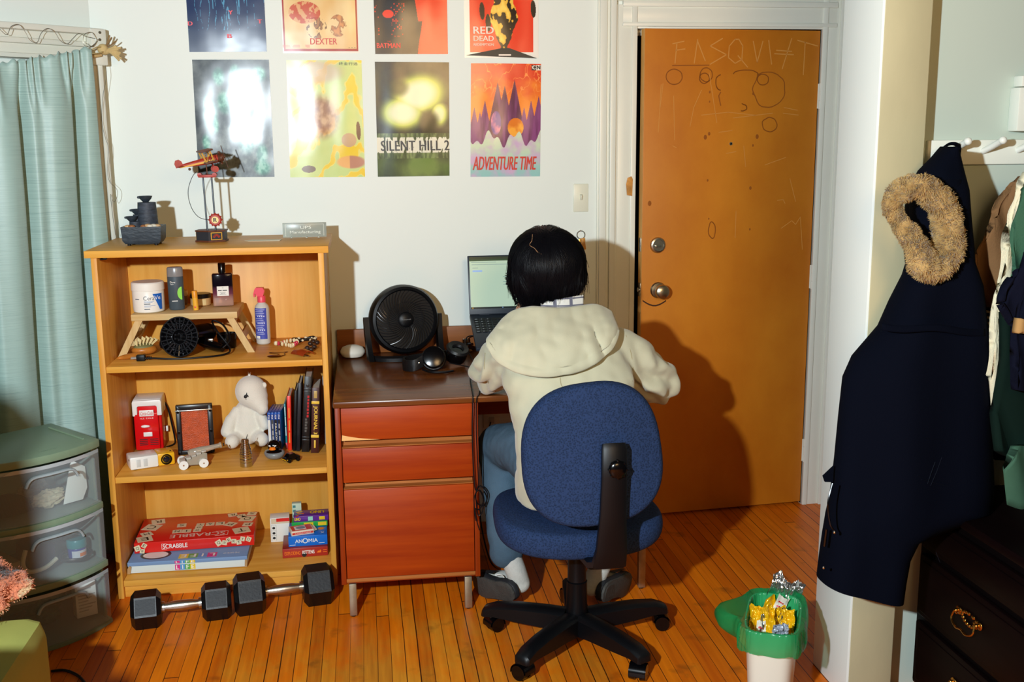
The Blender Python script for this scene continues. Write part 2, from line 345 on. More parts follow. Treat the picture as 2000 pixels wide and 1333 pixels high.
# scratched chalk writing, ring stains
def ribbon(mb, pts, wd, y):
    for a, b_ in zip(pts, pts[1:]):
        a, b_ = Vector(a), Vector(b_); t = (b_-a)
        if t.length < 1e-6: continue
        t.normalize(); nrm = Vector((-t.z, 0, t.x))*wd/2; a = a-t*wd*.2; b_ = b_+t*wd*.2
        mb.poly([Vector((q.x, y, q.z)) for q in (a+nrm, a-nrm, b_-nrm, b_+nrm)])
def dz(pts): return [dpt(1160+x*.375, y*.375) for x, y in pts]
SCR = mat('pale scratch', (206, 140, 62), .6)
mb = MB()
strokes = [[(432, 225), (422, 330)], [(410, 228), (470, 215)], [(425, 262), (475, 255)], [(540, 205), (522, 330)], [(540, 215), (580, 318)], [(670, 200), (605, 240), (690, 285), (605, 335)],
 [(735, 205), (705, 240), (700, 300), (735, 330), (770, 310), (775, 240), (755, 205), (735, 205)], [(750, 290), (800, 350)], [(830, 215), (850, 325), (880, 215)], [(910, 210), (925, 335)], [(1030, 200), (980, 360)], [(940, 280), (1040, 285)], [(950, 262), (1030, 268)],
 [(1060, 210), (1165, 240)], [(1100, 220), (1090, 390)], [(350, 440), (335, 690)], [(360, 435), (345, 560)], [(500, 660), (520, 560), (560, 470)], [(560, 600), (700, 585), (840, 600)], [(725, 615), (930, 590)], [(990, 560), (1060, 575)], [(985, 590), (1065, 600)],
 [(1020, 930), (1050, 1050)], [(955, 1045), (985, 1040), (995, 1060)], [(975, 1190), (1030, 1150), (1050, 1170), (1075, 1130), (1085, 1300)], [(650, 690), (720, 680)], [(690, 800), (740, 790)], [(890, 860), (1000, 820)], [(410, 760), (430, 770)], [(415, 500), (420, 730)], [(740, 1100), (735, 1240)], [(600, 380), (640, 640)], [(780, 760), (790, 870)]]
for i, st in enumerate(strokes): ribbon(mb, dz(st), .0028 if i > 14 else .0045, -.0005)
mb.build('scratched_lettering', SCR, door, kind='stuff')
mb = MB()
def ring(cx, cy, rx, ry, wb=1.0, a0=0, a1=360):
    pts = []
    for i in range(33):
        a = R(a0+(a1-a0)*i/32); j = 1+.12*wb*noise.noise((cx+math.cos(a)*1.5, cy+math.sin(a)*1.5, 3))
        pts.append((cx+rx*j*math.cos(a), cy+ry*j*math.sin(a)))
    ribbon(mb, dz(pts), .0042, -.0004)
for a in ((418, 400, 42, 40, .5), (585, 390, 32, 36, .5), (575, 408, 26, 26, .5), (910, 465, 85, 92, 1.6), (880, 415, 30, 28, 1), (915, 650, 38, 38, 1), (790, 385, 62, 20, 1, 180, 380), (660, 430, 26, 40, 1, 90, 270), (770, 560, 26, 18, 2, -90, 100), (615, 1200, 18, 42, 1)): ring(*a)
ribbon(mb, dz([(408, 342), (600, 340)]), .004, -.0004); ribbon(mb, dz([(660, 480), (650, 500), (660, 550)]), .005, -.0004)
for x, y, s in ((603, 480, 5), (602, 530, 4), (600, 697, 7), (828, 758, 5), (592, 940, 5), (815, 980, 7), (598, 1140, 4), (812, 1195, 5), (830, 488, 6), (850, 712, 9), (580, 715, 9), (290, 1060, 10)):
    q = dz([(x, y)])[0]; mb.sph(q, (s*.00082, .0004, s*.0011), 10, 6)
mb.build('ring_stains', mat('dark stain', (150, 82, 18), .5), door, kind='stuff')
mb = MB(); mb.grid(lambda u, v: dpt(1285-30+u*46, 586+10*math.sin(u*3.14)+v*3)+Vector((0, -.0004, 0)), 8, 2); mb.build('scuff_mark', mat('scuff', (60, 28, 8), .6), door)
# ---------------------------------------------------------------- switch, keys
p = at(1134, 387, y=-.0); sw = thing('light_switch', 'cream wall switch plate with toggle above hanging keys', 'light switch', p)
mb = MB(); mb.b2((-.031, -.006, -.057), (.031, 0, .057), .003); mb.build('plate', mat('cream plastic', (226, 226, 206), .35), sw)
mb = MB(); mb.box((0, -.010, .004), (.009, .016, .02), .002, (R(25), 0, 0)); mb.build('toggle', mat('cream plastic', (226, 226, 206)), sw)
p = at(1134, 462, y=-.004); ky = thing('key_ring', 'keys and tan leather tag on steel ring hanging on wall', 'keys', p)
mb = MB(); mb.tube([(.0165*math.cos(a*R(15)), -.004, .006-.0165*math.sin(a*R(15))) for a in range(24)], .0016, 6, True); mb.build('ring', METAL, ky)
mb = MB(); mb.cyl((0, .004, .024), (0, -.006, .022), .002, seg=8); mb.build('hook', METAL, ky)
mb = MB(); mb.prism([(-.004, -.004), (.012, -.003), (.018, -.05), (-.004, -.054)], .004, Matrix.Translation((.004, -.003, -.004)) @ Mx, .001); mb.build('leather_tag', mat('tan leather', (206, 146, 70), .5, var=.25, vs=30), ky)
mb = MB(); mb.prism([(-.008, 0), (.002, 0), (.001, -.050), (-.006, -.052)], .002, Matrix.Translation((-.001, -.008, -.010)) @ Mx, .0006); mb.build('key', mat('brass', (190, 150, 80), .35, 1), ky)
# ---------------------------------------------------------------- posters
def nz(x, y, s=0, o=3):
    return noise.fractal(Vector((x, y, s)), 1.0, 2.0, o)
def mixc(a, b, t):
    t = max(0, min(1, t)); return tuple(p+(q-p)*t for p, q in zip(a, b))
def sst(a, b, x):
    t = max(0, min(1, (x-a)/(b-a))); return t*t*(3-2*t)
def blob(u, v, cu, cv, ru, rv, soft=.25):
    d = math.hypot((u-cu)/ru, (v-cv)/rv); return 1-sst(1-soft, 1+soft, d)
POSTER = attr_mat('glossy poster print', .22, .36, bump=.14, bs=5)
def poster(bl, br, tl, tr, label, fn, bulge=.0022, nu=190, nv=280, wob=0.0, top=False):
    BL, BR, TL, TR = bl, br, tl, tr
    o0 = (BL+BR+TL+TR)/4
    def pos(u, v, off=0.0):
        p = (TL*(1-u)+TR*u)*(1-v)+(BL*(1-u)+BR*u)*v
        b = bulge*(math.sin(math.pi*u)*(.6+.4*math.sin(3.1*math.pi*v+wob))+.45*math.sin(math.pi*v)*math.sin(2.6*math.pi*u+wob)**2) + .0012
        return Vector((p.x, -b-off, p.z))-Vector((o0.x, 0, o0.z))
    t = thing('poster', label, 'poster', (o0.x, 0, o0.z), group='wall posters')
    vm = (lambda t: t*.55/.85 if t < .85 else .55+(t-.85)/.15*.45) if top else (lambda t: t)   # rows are denser where the sheet is in view
    if top: nv = 190
    mb = MB(); mb.grid(lambda u, v: pos(u, 1-vm(v)), nu, nv)
    o = mb.build('printed_sheet', POSTER, t)
    at_ = o.data.color_attributes.new('Col', 'FLOAT_COLOR', 'POINT'); k = 0
    # from_mesh keeps vertex order row by row
    for j in range(nv):
        for i in range(nu):
            c = lin(fn(i/(nu-1), 1-vm(j/(nv-1)))); at_.data[k].color = (*c, 1); k += 1
    def put(body, u, v, wu, colr, hu=None, shear=0, bold=0, rotz=0, name='lettering', spacing=1):
        ww = (TR-TL).length; hh = (TL-BL).length; dx = (BR-BL)
        a = -math.atan2(dx.z, dx.x)+rotz
        text(name, body, t, wu*ww, colr, pos(u, v, .0035), (R(90), a, 0), None if hu is None else hu*hh, shear, .0002, bold=bold, spacing=spacing)
    return t, put
def Y0(x, y): return at(x, y, y=-.003)
UPV = Vector((0, 0, .442))
RED = mat('red ink', (206, 44, 30), .4); PINKR = mat('pink red ink', (226, 56, 74), .4); CREAMI = mat('cream ink', (240, 228, 214), .4); BLK = mat('black print', (26, 28, 28), .4)
# navy poster
def f(u, v):
    c = mixc((28, 48, 92), (70, 84, 110), sst(.55, 1, v)+.25*nz(u*3, v*3, 1))
    s = abs(nz(u*9, v*2.2, 7)); 
    if v < .82 and s < .012+.03*blob(u, v, .45, .62, .35, .16, .5): c = mixc(c, (96, 178, 214), .8)
    return c
b1, b2 = Y0(370, 102), Y0(521, 101)
t, put = poster(b1, b2, b1+UPV, b2+UPV, 'navy blue poster with red block letters and pale blue streaks', f, wob=.4, top=True)
for ch, uu, vv in (('D', .035, .765), ('T', .93, .75), ('B', .53, .87), ('Y', .56, .675)): put(ch, uu, vv, .055, PINKR, .033, bold=.05)
# cream poster, red border
def f(u, v):
    c = mixc((242, 214, 158), (230, 186, 120), .5+nz(u*3, v*3, 4))
    if u < .035 or u > .965 or v > .965: c = (170, 46, 34)
    if v > .985 or u < .012 or u > .988: c = (236, 234, 222)
    g = blob(u, v, .45, .79, .13, .09)+.0
    n_ = nz(u*14, v*14, 9)
    if g > .4 and n_ > -.05: c = mixc((60, 44, 36), (176, 120, 70), .5+n_*1.4)
    g = blob(u, v, .73, .77, .11, .09)
    if g > .4 and n_ > -.1: c = mixc((120, 74, 48), (220, 150, 86), .5+n_)
    g = blob(u, v, .3, .66, .2, .09)
    if g > .4: c = mixc(c, (196, 60, 40), .75 if n_ > -.05 else .2)
    if .955 > v > .93 and u < .35: c = mixc(c, (206, 80, 60), .4 if n_ > 0 else 0)
    return c
b1, b2 = Y0(553, 104), Y0(702, 104)
t, put = poster(b1, b2, b1+UPV, b2+UPV, 'cream poster with red border and ragged red title', f, wob=1.1, top=True)
put('DEXTER', .535, .902, .35, RED, .052, bold=.01); put('- - -', .905, .955, .09, BLK, .004)
# red and black poster
def f(u, v):
    c = (238, 62, 34); edge = .62+.035*math.sin((v-.5)*9)
    if v < .72: edge = .60-.9*(.72-v)*.25
    if u < edge: c = mixc((22, 24, 30), (40, 42, 48), .5+nz(u*4, v*4, 3))
    if u < edge-.03 and .52 < v < .85:
        a = math.floor(u*46); b_ = math.floor(v*62); h = math.sin(a*12.9898+b_*78.233)*43758.5453; h -= math.floor(h)
        cl = nz(u*4.5, v*1.1, 12)
        if h > .78 and cl > .02 and (u*46-a) > .35 and (v*62-b_) > .35: c = (226, 60, 30)
    if blob(u, v, .19, .66, .075, .035, .1) > .5: c = (238, 62, 34)
    return c
b1, b2 = Y0(733, 106), Y0(875, 106)
t, put = poster(b1, b2, b1+UPV, b2+UPV, 'red poster with large black shape and red title at lower left', f, wob=2.0, top=True)
put('BATMAN', .185, .928, .32, mat('orange red ink', (240, 70, 40), .4), .042, bold=.035); put('THE', .19, .893, .05, _m['orange red ink'], .01)
# red poster with slab lettering
def f(u, v):
    c = (240, 236, 226)
    if .07 < u < .93 and v < .955: c = (232, 52, 26)
    n_ = nz(u*8, v*8, 21)
    wd = .16-.10*sst(.7, .92, v)+.05*nz(v*7, 2, 5)
    if abs(u-.53) < wd and v < .93:
        c = mixc((226, 150, 30), (250, 214, 96), .5+n_) if n_ > .02 else (32, 24, 20)
    for cu, cv in ((.24, .60), (.32, .70), (.93, .58)):
        if blob(u, v, cu, cv+.3*(u-cu), .035, .075, .2) > .5: c = (34, 24, 24)
    return c
b1, b2 = Y0(908, 113), Y0(1052, 113)
t, put = poster(b1, b2, b1+UPV, b2+UPV, 'red poster with white slab lettering and black triangle base', f, wob=.2, top=True)
put('RED', .255, .765, .27, CREAMI, .062, bold=.02); put('DEAD', .255, .835, .27, CREAMI, .045, bold=.015); put('REDEMPTION', .255, .888, .27, CREAMI, .022, bold=.015)
mb = MB(); sc_ = (b2-b1).length
def tp(x, y): p = at(x, y, y=-.008); return p-t.location
mb.poly([tp(910, 108), tp(980, 94), tp(995, 94), tp(1049, 114), tp(1040, 113.5)]); mb.build('black_triangle_print', BLK, t)
mb = MB(); mb.poly([tp(974, 109)+Vector((0, -.0006, 0)), tp(998, 109)+Vector((0, -.0006, 0)), tp(998, 106)+Vector((0, -.0006, 0)), tp(974, 106)+Vector((0, -.0006, 0))]); mb.build('credit_strip_print', CREAMI, t)
# grey green poster
hd = [(.33, .14, .075, .07), (.55, .11, .07, .065), (.40, .36, .10, .09), (.17, .36, .05, .06), (.62, .40, .06, .07), (.20, .47, .09, .12), (.86, .12, .09, .06), (.13, .70, .05, .07), (.55, .58, .10, .06), (.85, .80, .07, .08), (.25, .56, .05, .06), (.85, .92, .10, .06), (.66, .66, .12, .12)]
def f(u, v):
    n_ = nz(u*4, v*5, 31, 5); m_ = nz(u*14, v*16, 33, 4)
    c = mixc((46, 54, 58), (126, 134, 132), .35+n_*.9)
    for q in hd:
        b_ = blob(u, v, *q, .45)
        if b_ > 0: c = mixc(c, mixc((26, 120, 92), (146, 222, 190), .5+m_*1.3), b_*.85)
    if v > .45: c = mixc(c, (170, 186, 180), .55*max(0, m_+.35)*blob(u, v, .55, .75, .45, .28, .5))
    return c
t, put = poster(Y0(388, 347), Y0(536, 346), Y0(375, 117), Y0(525, 117), 'grey poster with pale green faces hung lower left behind toy plane', f, wob=.9)
# yellow poster
def f(u, v):
    n_ = nz(u*2.2, v*2.2, 41, 4); st = math.sin((u*3.2+v*5.5+n_*2.2)*3.0)
    c = mixc((214, 222, 140), (196, 214, 126), .5+n_)
    if st > .62: c = (240, 204, 40)
    elif st > .35: c = (236, 220, 110)
    b_ = blob(u, v, .42, .48, .24, .17, .35); m_ = nz(u*11, v*11, 44)
    if b_ > 0: c = mixc(c, mixc((140, 78, 44), (206, 156, 120), .5+m_*1.5), b_*.85)
    b_ = blob(u, v, .30, .10, .42, .10, .3)
    if b_ > 0 and n_ > -.2: c = mixc(c, (196, 158, 130), b_*.7)
    b_ = blob(u, v, .82, .87, .19, .055, .15)
    if b_ > 0: c = mixc(c, (238, 176, 96) if u < .8 else (190, 130, 100), b_)
    if blob(u, v, .25, .93, .09, .03, .3) > .4: c = (130, 106, 84)
    if blob(u, v, .93+.06*(v-.6), .6, .03, .08, .2) > .5: c = (120, 84, 60)
    if blob(u, v, .80, .68, .10, .06, .1) > .5: c = (206, 170, 130)
    return c
t, put = poster(Y0(567, 347), Y0(713, 346), Y0(559, 118), Y0(706, 118), 'yellow and lime swirling poster with brown shapes in lower row', f, wob=1.7)
put('\u7ec8\u91d1\u884c\u9009', .82, .03, .25, BLK, .026, spacing=1.15)
# black and green poster
def f(u, v):
    n_ = nz(u*3, v*3, 51, 5); m_ = nz(u*22, v*9, 53, 4)
    c = mixc((20, 26, 24), (52, 62, 44), .5+n_)
    b_ = max(blob(u+.25*(v-.3), v, .58, .28, .30, .15, .55), blob(u, v, .36, .44, .25, .12, .6), blob(u, v, .86, .45, .1, .09, .6)*.9)
    c = mixc(c, (196, 208, 92), min(1, b_*1.7)); c = mixc(c, (240, 240, 206), max(0, b_*2.1-1.15))
    e = blob(u, v, .3, .22, .13, .07, .5); c = mixc(c, (40, 56, 30), e*.8)
    e = blob(u, v, .72, .52, .12, .09, .5); c = mixc(c, (30, 40, 26), e)
    if .62 < v < .84: c = mixc(c, mixc((72, 88, 52), (150, 170, 104), .5+m_*1.2), .8)
    if .655 < v < .79 and m_+.55-abs(v-.728)*7 > -.0: c = (232, 228, 206)
    if v > .84: c = mixc((36, 44, 36), (110, 136, 66), .35+.5*blob(u, v, .7, .93, .4, .1, .7)+n_*.5)
    return c
t, put = poster(Y0(738, 346), Y0(878, 344), Y0(732, 121), Y0(877, 122), 'black and green poster with title on torn white band', f, wob=2.6)
put('SILENT HILL 2', .525, .728, .93, BLK, .088, spacing=1.06, bold=.03)
# orange and purple poster
pk = [(.05, .44, .16), (.13, .48, .12), (.2, .38, .14), (.38, .22, .22), (.48, .25, .12), (.62, .20, .24), (.76, .44, .12), (.86, .38, .16), (.97, .34, .22)]
def f(u, v):
    n_ = nz(u*4, v*7, 61, 4)
    c = mixc((226, 66, 38), (248, 140, 48), sst(0, .4, v)+n_*.5)
    if abs(nz(u*5, v*5, 66)) < .02 and v < .3: c = (250, 150, 80)
    for cu, cv, h in pk:
        if v > cv-.06 and abs(u-cu) < (v-cv+.06)*.34: c = mixc((96, 44, 78), (140, 74, 126), .5+nz(u*16, v*3, 64)+(.4 if cu < .3 or cu > .7 else -.2))
    if blob(u, v, .36, .52, .07, .10, .3) > .4: c = mixc((96, 60, 150), (230, 130, 160), .5+1.5*nz(u*9, v*9, 67))
    if blob(u, v, .64, .56, .11, .08, .3) > .4: c = mixc((226, 120, 30), (250, 170, 60), .5+1.5*nz(u*9, v*9, 68))
    cl = .66+.05*math.sin(u*17)+.03*math.sin(u*41+1)
    if v > cl: c = mixc(mixc((206, 220, 190), (150, 200, 196), sst(.7, 1, v)), (206, 176, 206), .35+nz(u*7, v*9, 69))
    return c
t, put = poster(Y0(919, 346), Y0(1055, 345), Y0(920, 124), Y0(1057, 125), 'orange poster with purple peaks, clouds and red slanted title', f, wob=.6)
put('ADVENTURE TIME', .485, .88, .92, RED, .12, shear=.25, bold=.03)
mb = MB(); W_ = .2794*1.024
def q4(mb, cu, cv, wu, hv, off):
    o_ = t.location; 
    def pp(u, v): 
        a = Y0(920, 124)*(1-u)*(1-v)+Y0(1057, 125)*u*(1-v)+Y0(919, 346)*(1-u)*v+Y0(1055, 345)*u*v
        return Vector((a.x-o_.x, -.0036-off, a.z-o_.z))
    mb.poly([pp(cu-wu/2, cv+hv/2), pp(cu+wu/2, cv+hv/2), pp(cu+wu/2, cv-hv/2), pp(cu-wu/2, cv-hv/2)])
q4(mb, .895, .033, .066, .046, 0); mb.build('logo_black_square', BLK, t)
mb = MB(); q4(mb, .962, .033, .066, .046, 0); mb.build('logo_white_square', CREAMI, t)
put('C', .895, .033, .045, CREAMI, .034, bold=.06); put('N', .962, .033, .045, BLK, .034, bold=.06)
# ---------------------------------------------------------------- bookcase
LAM = wood('light laminate', (232, 172, 76), (214, 146, 50), .45, 'x', 6)
LAMZ = wood('light laminate upright', (232, 172, 76), (210, 140, 46), .45, 'z', 6)
LAMB = wood('light laminate back', (232, 174, 82), (218, 154, 60), .4, 'z', 4)
S0, S1, S2, S3 = 1.252, .850, .453, .066
bc = thing('bookcase', 'light wood laminate bookcase with three open shelves beside desk', 'bookcase', (-.527, -.33, 0))
bc.rotation_euler = (0, 0, 0); o_ = Vector((-.527, -.33, 0))
def bpart(nm, lo, hi, m, bev=.0015):
    mb = MB(); mb.b2(Vector(lo)-o_, Vector(hi)-o_, bev); return mb.build(nm, m, bc)
bpart('side_panel', (-.915, -.570, 0), (-.895, -.09, S0-.024), LAMZ); bpart('side_panel', (-.160, -.570, 0), (-.140, -.09, S0-.024), LAMZ)
bpart('top_panel', (-.934, -.576, S0-.024), (-.123, -.085, S0), LAM); bpart('back_panel', (-.895, -.112, .04), (-.160, -.10, S0-.024), LAMB)
for z in (S1, S2, S3): bpart('shelf', (-.8945, -.566, z-.022), (-.1605, -.112, z), LAM)
bpart('plinth', (-.8945, -.555, 0), (-.1605, -.535, S3-.022), LAM)
mb = MB(); mb.cyl(Vector((-.885, -.545, S0-.03))-o_, Vector((-.885, -.52, S0-.03))-o_, .004, seg=10); mb.box(Vector((-.88, -.535, S0-.029))-o_, (.02, .02, .01), .002); mb.build('bracket', BLACKP, bc)
# ---------------------------------------------------------------- on top
SLATE = mat('dark slate resin', (44, 54, 64), .5, var=.35, vs=40, bump=.6, bs=35, stretch=(1, 1, 2.5))
SLATE2 = mat('worn slate resin', (58, 66, 78), .6, var=.55, vs=60, bump=.8, bs=70, stretch=(.5, .5, 2))
ft = thing('tabletop_fountain', 'dark slate tabletop fountain with stacked bowls and pebbles on bookcase', 'fountain', (-.773, -.375, S0))
mb = MB(); w0, w1 = .057, .068
mb.loft([[(x*k, y*k*.8, z) for x, y in ((-1, -1), (1, -1), (1, 1), (-1, 1))] for k, z in ((w0, .006), (w1-.003, .018), (w1, .062), (w1, .066), (w1-.008, .066), (w1-.009, .055))])
mb.build('basin', SLATE, ft)
for sx in (-1, 1):
    for sy in (-1, 1):
        mb = MB(); mb.cyl((sx*.046, sy*.036, 0), (sx*.046, sy*.036, .008), .006, seg=10); mb.build('foot', BLACKP, ft)
mb = MB(); mb.lathe([(.036, .05), (.034, .10), (.031, .148), (0, .150)], (.014, .012, 0), 26); mb.build('tower', SLATE2, ft)
mb = MB(); mb.lathe([(.022, .05), (.020, .082), (0, .083)], (-.026, -.006, 0), 20); mb.lathe([(.021, .05), (.020, .105), (0, .106)], (-.018, .022, 0), 20); mb.build('short_pillar', SLATE2, ft)
def bowl(x, y, z, r):
    mb = MB(); mb.lathe([(0, 0), (r*.42, 0), (r*.8, r*.42), (r, r*.82), (r*.93, r*.86), (r*.72, r*.45), (.0, r*.2)], (x, y, z), 22); mb.box((x-r*.75, y-r*.1, z+r*.62), (r*.8, r*.6, r*.35), .003, (0, R(12), 0)); mb.build('bowl', SLATE, ft)
bowl(.012, .008, .150, .024); bowl(-.020, .01, .106, .022); bowl(-.036, -.012, .083, .021); mb = MB(); 
peb = [mat('tan pebble', (206, 166, 120), .5), mat('white pebble', (226, 216, 196), .5), mat('brown pebble', (150, 96, 56), .5)]
for i, (x, y, r) in enumerate(((.022, -.036, .012), (.04, -.034, .011), (.008, -.04, .009), (.052, -.03, .01), (.031, -.043, .009), (-.032, -.042, .010), (-.046, -.038, .009))):
    mb = MB(); mb.sph((x, y, .066), (r*1.3, r, r*.8), 12, 8); mb.build('pebble', peb[i % 3], ft)
RW = mat('red stained plywood', (176, 52, 36), .45, var=.3, vs=60); DW_ = mat('dark walnut plywood', (96, 50, 28), .5, var=.35, vs=70); YW = mat('yellow stained wood', (224, 166, 50), .5, var=.2, vs=50); GREYR = mat('grey steel rod', (92, 98, 104), .3, .8)
pl = thing('balancing_plane_toy', 'red wooden biplane balancing toy on two grey rods', 'toy plane', (-.549, -.305, S0))
hexa = [(.058*math.cos(R(60*i+25)), .050*math.sin(R(60*i+25))) for i in range(6)]
mb = MB(); mb.prism([(x*1.08, y*1.08) for x, y in hexa], .006, Matrix.Translation((0, 0, 0))); mb.prism([(x*1.06, y*1.06) for x, y in hexa], .005, Matrix.Translation((0, 0, .037))); mb.build('base_plate', DW_, pl)
mb = MB(); mb.prism(hexa, .032, Matrix.Translation((0, 0, .0055))); mb.build('base', mat('charcoal panel', (44, 46, 52), .5), pl)
mb = MB()
for i in range(6):
    a, b_ = Vector(hexa[i]), Vector(hexa[(i+1) % 6]); c_ = (a+b_)/2; nr = c_.normalized(); tt = (b_-a).normalized()
    if i % 2 == 0:
        for k_, zz in ((.020, .009), (.016, .0335)): mb.box((c_.x+nr.x*.001, c_.y+nr.y*.001, zz), (.040, .002, .0025), 0, (0, 0, math.atan2(tt.y, tt.x)))
        for s_ in (-1, 1): mb.box((c_.x+nr.x*.001+tt.x*.019*s_, c_.y+nr.y*.001+tt.y*.019*s_, .021), (.0025, .002, .026), 0, (0, 0, math.atan2(tt.y, tt.x)))
mb.build('gilt_border', YW, pl)
mb = MB()
for i in range(0, 6, 2):
    a, b_ = Vector(hexa[i]), Vector(hexa[(i+1) % 6]); c_ = (a+b_)/2; nr = c_.normalized(); ta = math.atan2((b_-a).y, (b_-a).x)
    for k_ in range(7):
        an = R(20+k_*23); mb.box((c_.x+nr.x*.0012+math.cos(ta)*.010*math.cos(an), c_.y+nr.y*.0012+math.sin(ta)*.010*math.cos(an), .014+.011*math.sin(an)), (.003, .0015, .008), 0, Matrix.Rotation(ta, 4, 'Z') @ Matrix.Rotation(-(an-R(90)), 4, 'Y'))
mb.build('fan_motif', RW, pl)
for x0, x1 in ((-.012, -.016), (.018, .014)):
    mb = MB(); mb.cyl((x0, -.02, .040), (x1, -.02, .236), .0032, seg=10); mb.build('rod', GREYR, pl)
mb = MB(); mb.box((0, -.02, .236), (.062, .03, .010), .002); 
for s_ in (-1, 1): mb.cyl((s_*.026, -.034, .240), (s_*.026, -.006, .240), .008, seg=12)
mb.build('rocker', RW, pl)
mb = MB(); pts = [(-.036, -.02, .252), (-.052, -.02, .235), (-.068, -.022, .195), (-.070, -.024, .160), (-.060, -.026, .120), (-.040, -.03, .092), (-.015, -.034, .082), (.015, -.036, .080)]
sm = []
for i in range(len(pts)-1):
    for q in range(4):
        t_ = q/4; p0, p1, p2, p3 = [Vector(pts[max(0, min(len(pts)-1, i+d))]) for d in (-1, 0, 1, 2)]
        sm.append(.5*((2*p1)+(p2-p0)*t_+(2*p0-5*p1+4*p2-p3)*t_*t_+(3*p1-p0-3*p2+p3)*t_**3))
mb.tube(sm+[pts[-1]], .0012, 6); mb.build('wire_arc', GREYR, pl)
mb = MB(); mb.lathe([(.020, 0), (.022, .004), (.022, .012), (.018, .016), (0, .016)], (.021, -.030, .080), 28, Matrix.Rotation(R(90), 4, 'X'))
for i in range(12): a = R(30*i); mb.sph((.021+.0225*math.cos(a), -.038, .080+.0225*math.sin(a)), .003, 8, 6)
wt = mb.build('counterweight', RW, pl)
mb = MB(); mb.cyl((.021, -.0462, .080), (.021, -.0472, .080), .0125, seg=20); mb.build('yellow_disc', mat('cream disc', (236, 214, 140), .5), wt)
text('lettering', 'R', wt, .011, INK, (.021, -.0474, .080), bold=.05)
hd_ = Matrix.Translation((-.005, -.018, .288)) @ Matrix.Rotation(R(14), 4, 'Z') @ Matrix.Rotation(R(-13), 4, 'Y')
mb = MB(); mb.T = hd_
mb.loft([[(x, .5*w_*math.cos(2*math.pi*i/10), z+h_*math.sin(2*math.pi*i/10)) for i in range(10)] for x, w_, h_, z in ((-.098, .006, .004, .004), (-.05, .014, .009, .002), (0, .022, .013, 0), (.035, .026, .015, 0), (.05, .022, .014, 0))])
mb.build('fuselage', RW, pl)
mb = MB(); mb.T = hd_; mb.loft([[(x, sy, z) for sy, z in ((-.5*w_, -h_), (.5*w_, -h_), (.5*w_, h_*.2), (-.5*w_, h_*.2))] for x, w_, h_ in ((-.092, .0075, .003), (.0, .024, .006), (.025, .028, .008))]); mb.build('yellow_stripe', YW, pl)
mb = MB(); mb.T = hd_; mb.prism([(-.104, .0), (-.076, .0), (-.080, .020), (-.088, .028), (-.100, .027), (-.106, .016)], .003, Matrix.Rotation(R(90), 4, 'X')); mb.box((-.09, 0, .004), (.02, .06, .002), .0008); mb.build('tail_fin', RW, pl)
for z_, x_ in ((.036, .008), (-.006, .014)):
    mb = MB(); mb.T = hd_; mb.box((x_, 0, z_), (.044, .15, .004), .0015); [mb.box((x_, yy, z_+.002), (.044, .002, .004)) for yy in (-.07, -.045, -.02, .02, .045, .07)]; mb.build('wing', DW_, pl)
mb = MB(); mb.T = hd_
for yy in (-.062, -.03, .03, .062):
    for xx in (-.006, .022): mb.cyl((xx+.004, yy, -.006), (xx-.002, yy, .036), .0014, seg=6)
    mb.cyl((-.002, yy, -.006), (.02, yy, .036), .0009, seg=6)
mb.build('wing_struts', YW, pl)
mb = MB(); mb.T = hd_; mb.cyl((.045, 0, 0), (.066, 0, 0), .017, .014, 18); [mb.cyl((.055, .015*math.cos(R(a)), .015*math.sin(R(a))), (.055, .024*math.cos(R(a)), .024*math.sin(R(a))), .004, seg=8) for a in range(0, 360, 45)]; en = mb.build('engine', DW_, pl)
mb = MB(); mb.T = hd_; mb.cyl((.066, 0, 0), (.072, 0, 0), .004, seg=10); [mb.box((.070, .022*math.sin(R(a)), .022*math.cos(R(a))), (.002, .007, .042), .001, (R(-a), 0, 0)) for a in (20, 200)]; mb.build('propeller', DW_, pl)
for yy in (-.022, .022):
    mb = MB(); mb.T = hd_; mb.cyl((.025, yy-.003, -.034), (.025, yy+.003, -.034), .0115, seg=18); mb.cyl((.025, yy*.9, -.034), (.02, yy*.5, -.008), .0015, seg=6); mb.build('wheel', RW, pl)
mb = MB(); mb.T = hd_; mb.cyl((0, 0, -.01), (-.006, 0, -.048), .002, seg=6); mb.sph((-.06, 0, -.014), .005, 10, 6); mb.build('pivot_post', DW_, pl)
# paper card, acrylic sign
cd_ = thing('paper_card', 'cream paper card lying flat on bookcase top', 'card', (-.365, -.330, S0))
mb = MB(); mb.prism([(-.066, .0), (-.04, .036), (.066, .034), (.062, -.03), (-.05, -.024)], .0012, Matrix.Translation((0, 0, .0002))); mb.build('sheet', mat('cream card', (236, 226, 200), .6), cd_)
sg = thing('desk_sign', 'clear acrylic name sign standing at right end of bookcase top', 'sign', (-.218, -.255, S0), R(4))
mb = MB(); mb.box((0, 0, .030), (.160, .007, .054), .001); mb.build('acrylic_plate', mat('frosted acrylic', (196, 204, 196), .25, trans=.55, ior=1.3), sg)
mb = MB(); [mb.box((x, -.0042, .030), (.0012, .0006, .044)) for x in (-.070, .070)]; mb.box((0, -.0042, .051), (.14, .0006, .0008)); mb.build('etched_border', mat('etched white', (232, 236, 228), .7), sg)
text('lettering', 'UPS', sg, .040, _m['etched white'], (.004, -.0044, .040), height=.0115)
text('lettering', 'Manufacturing', sg, .112, _m['etched white'], (.002, -.0044, .0215), height=.0135)
mb = MB(); [mb.box((x, 0, .003), (.008, .022, .006), .002) for x in (-.05, .006, .05)]; mb.build('foot', mat('clear foot', (226, 230, 220), .15, trans=.7), sg)
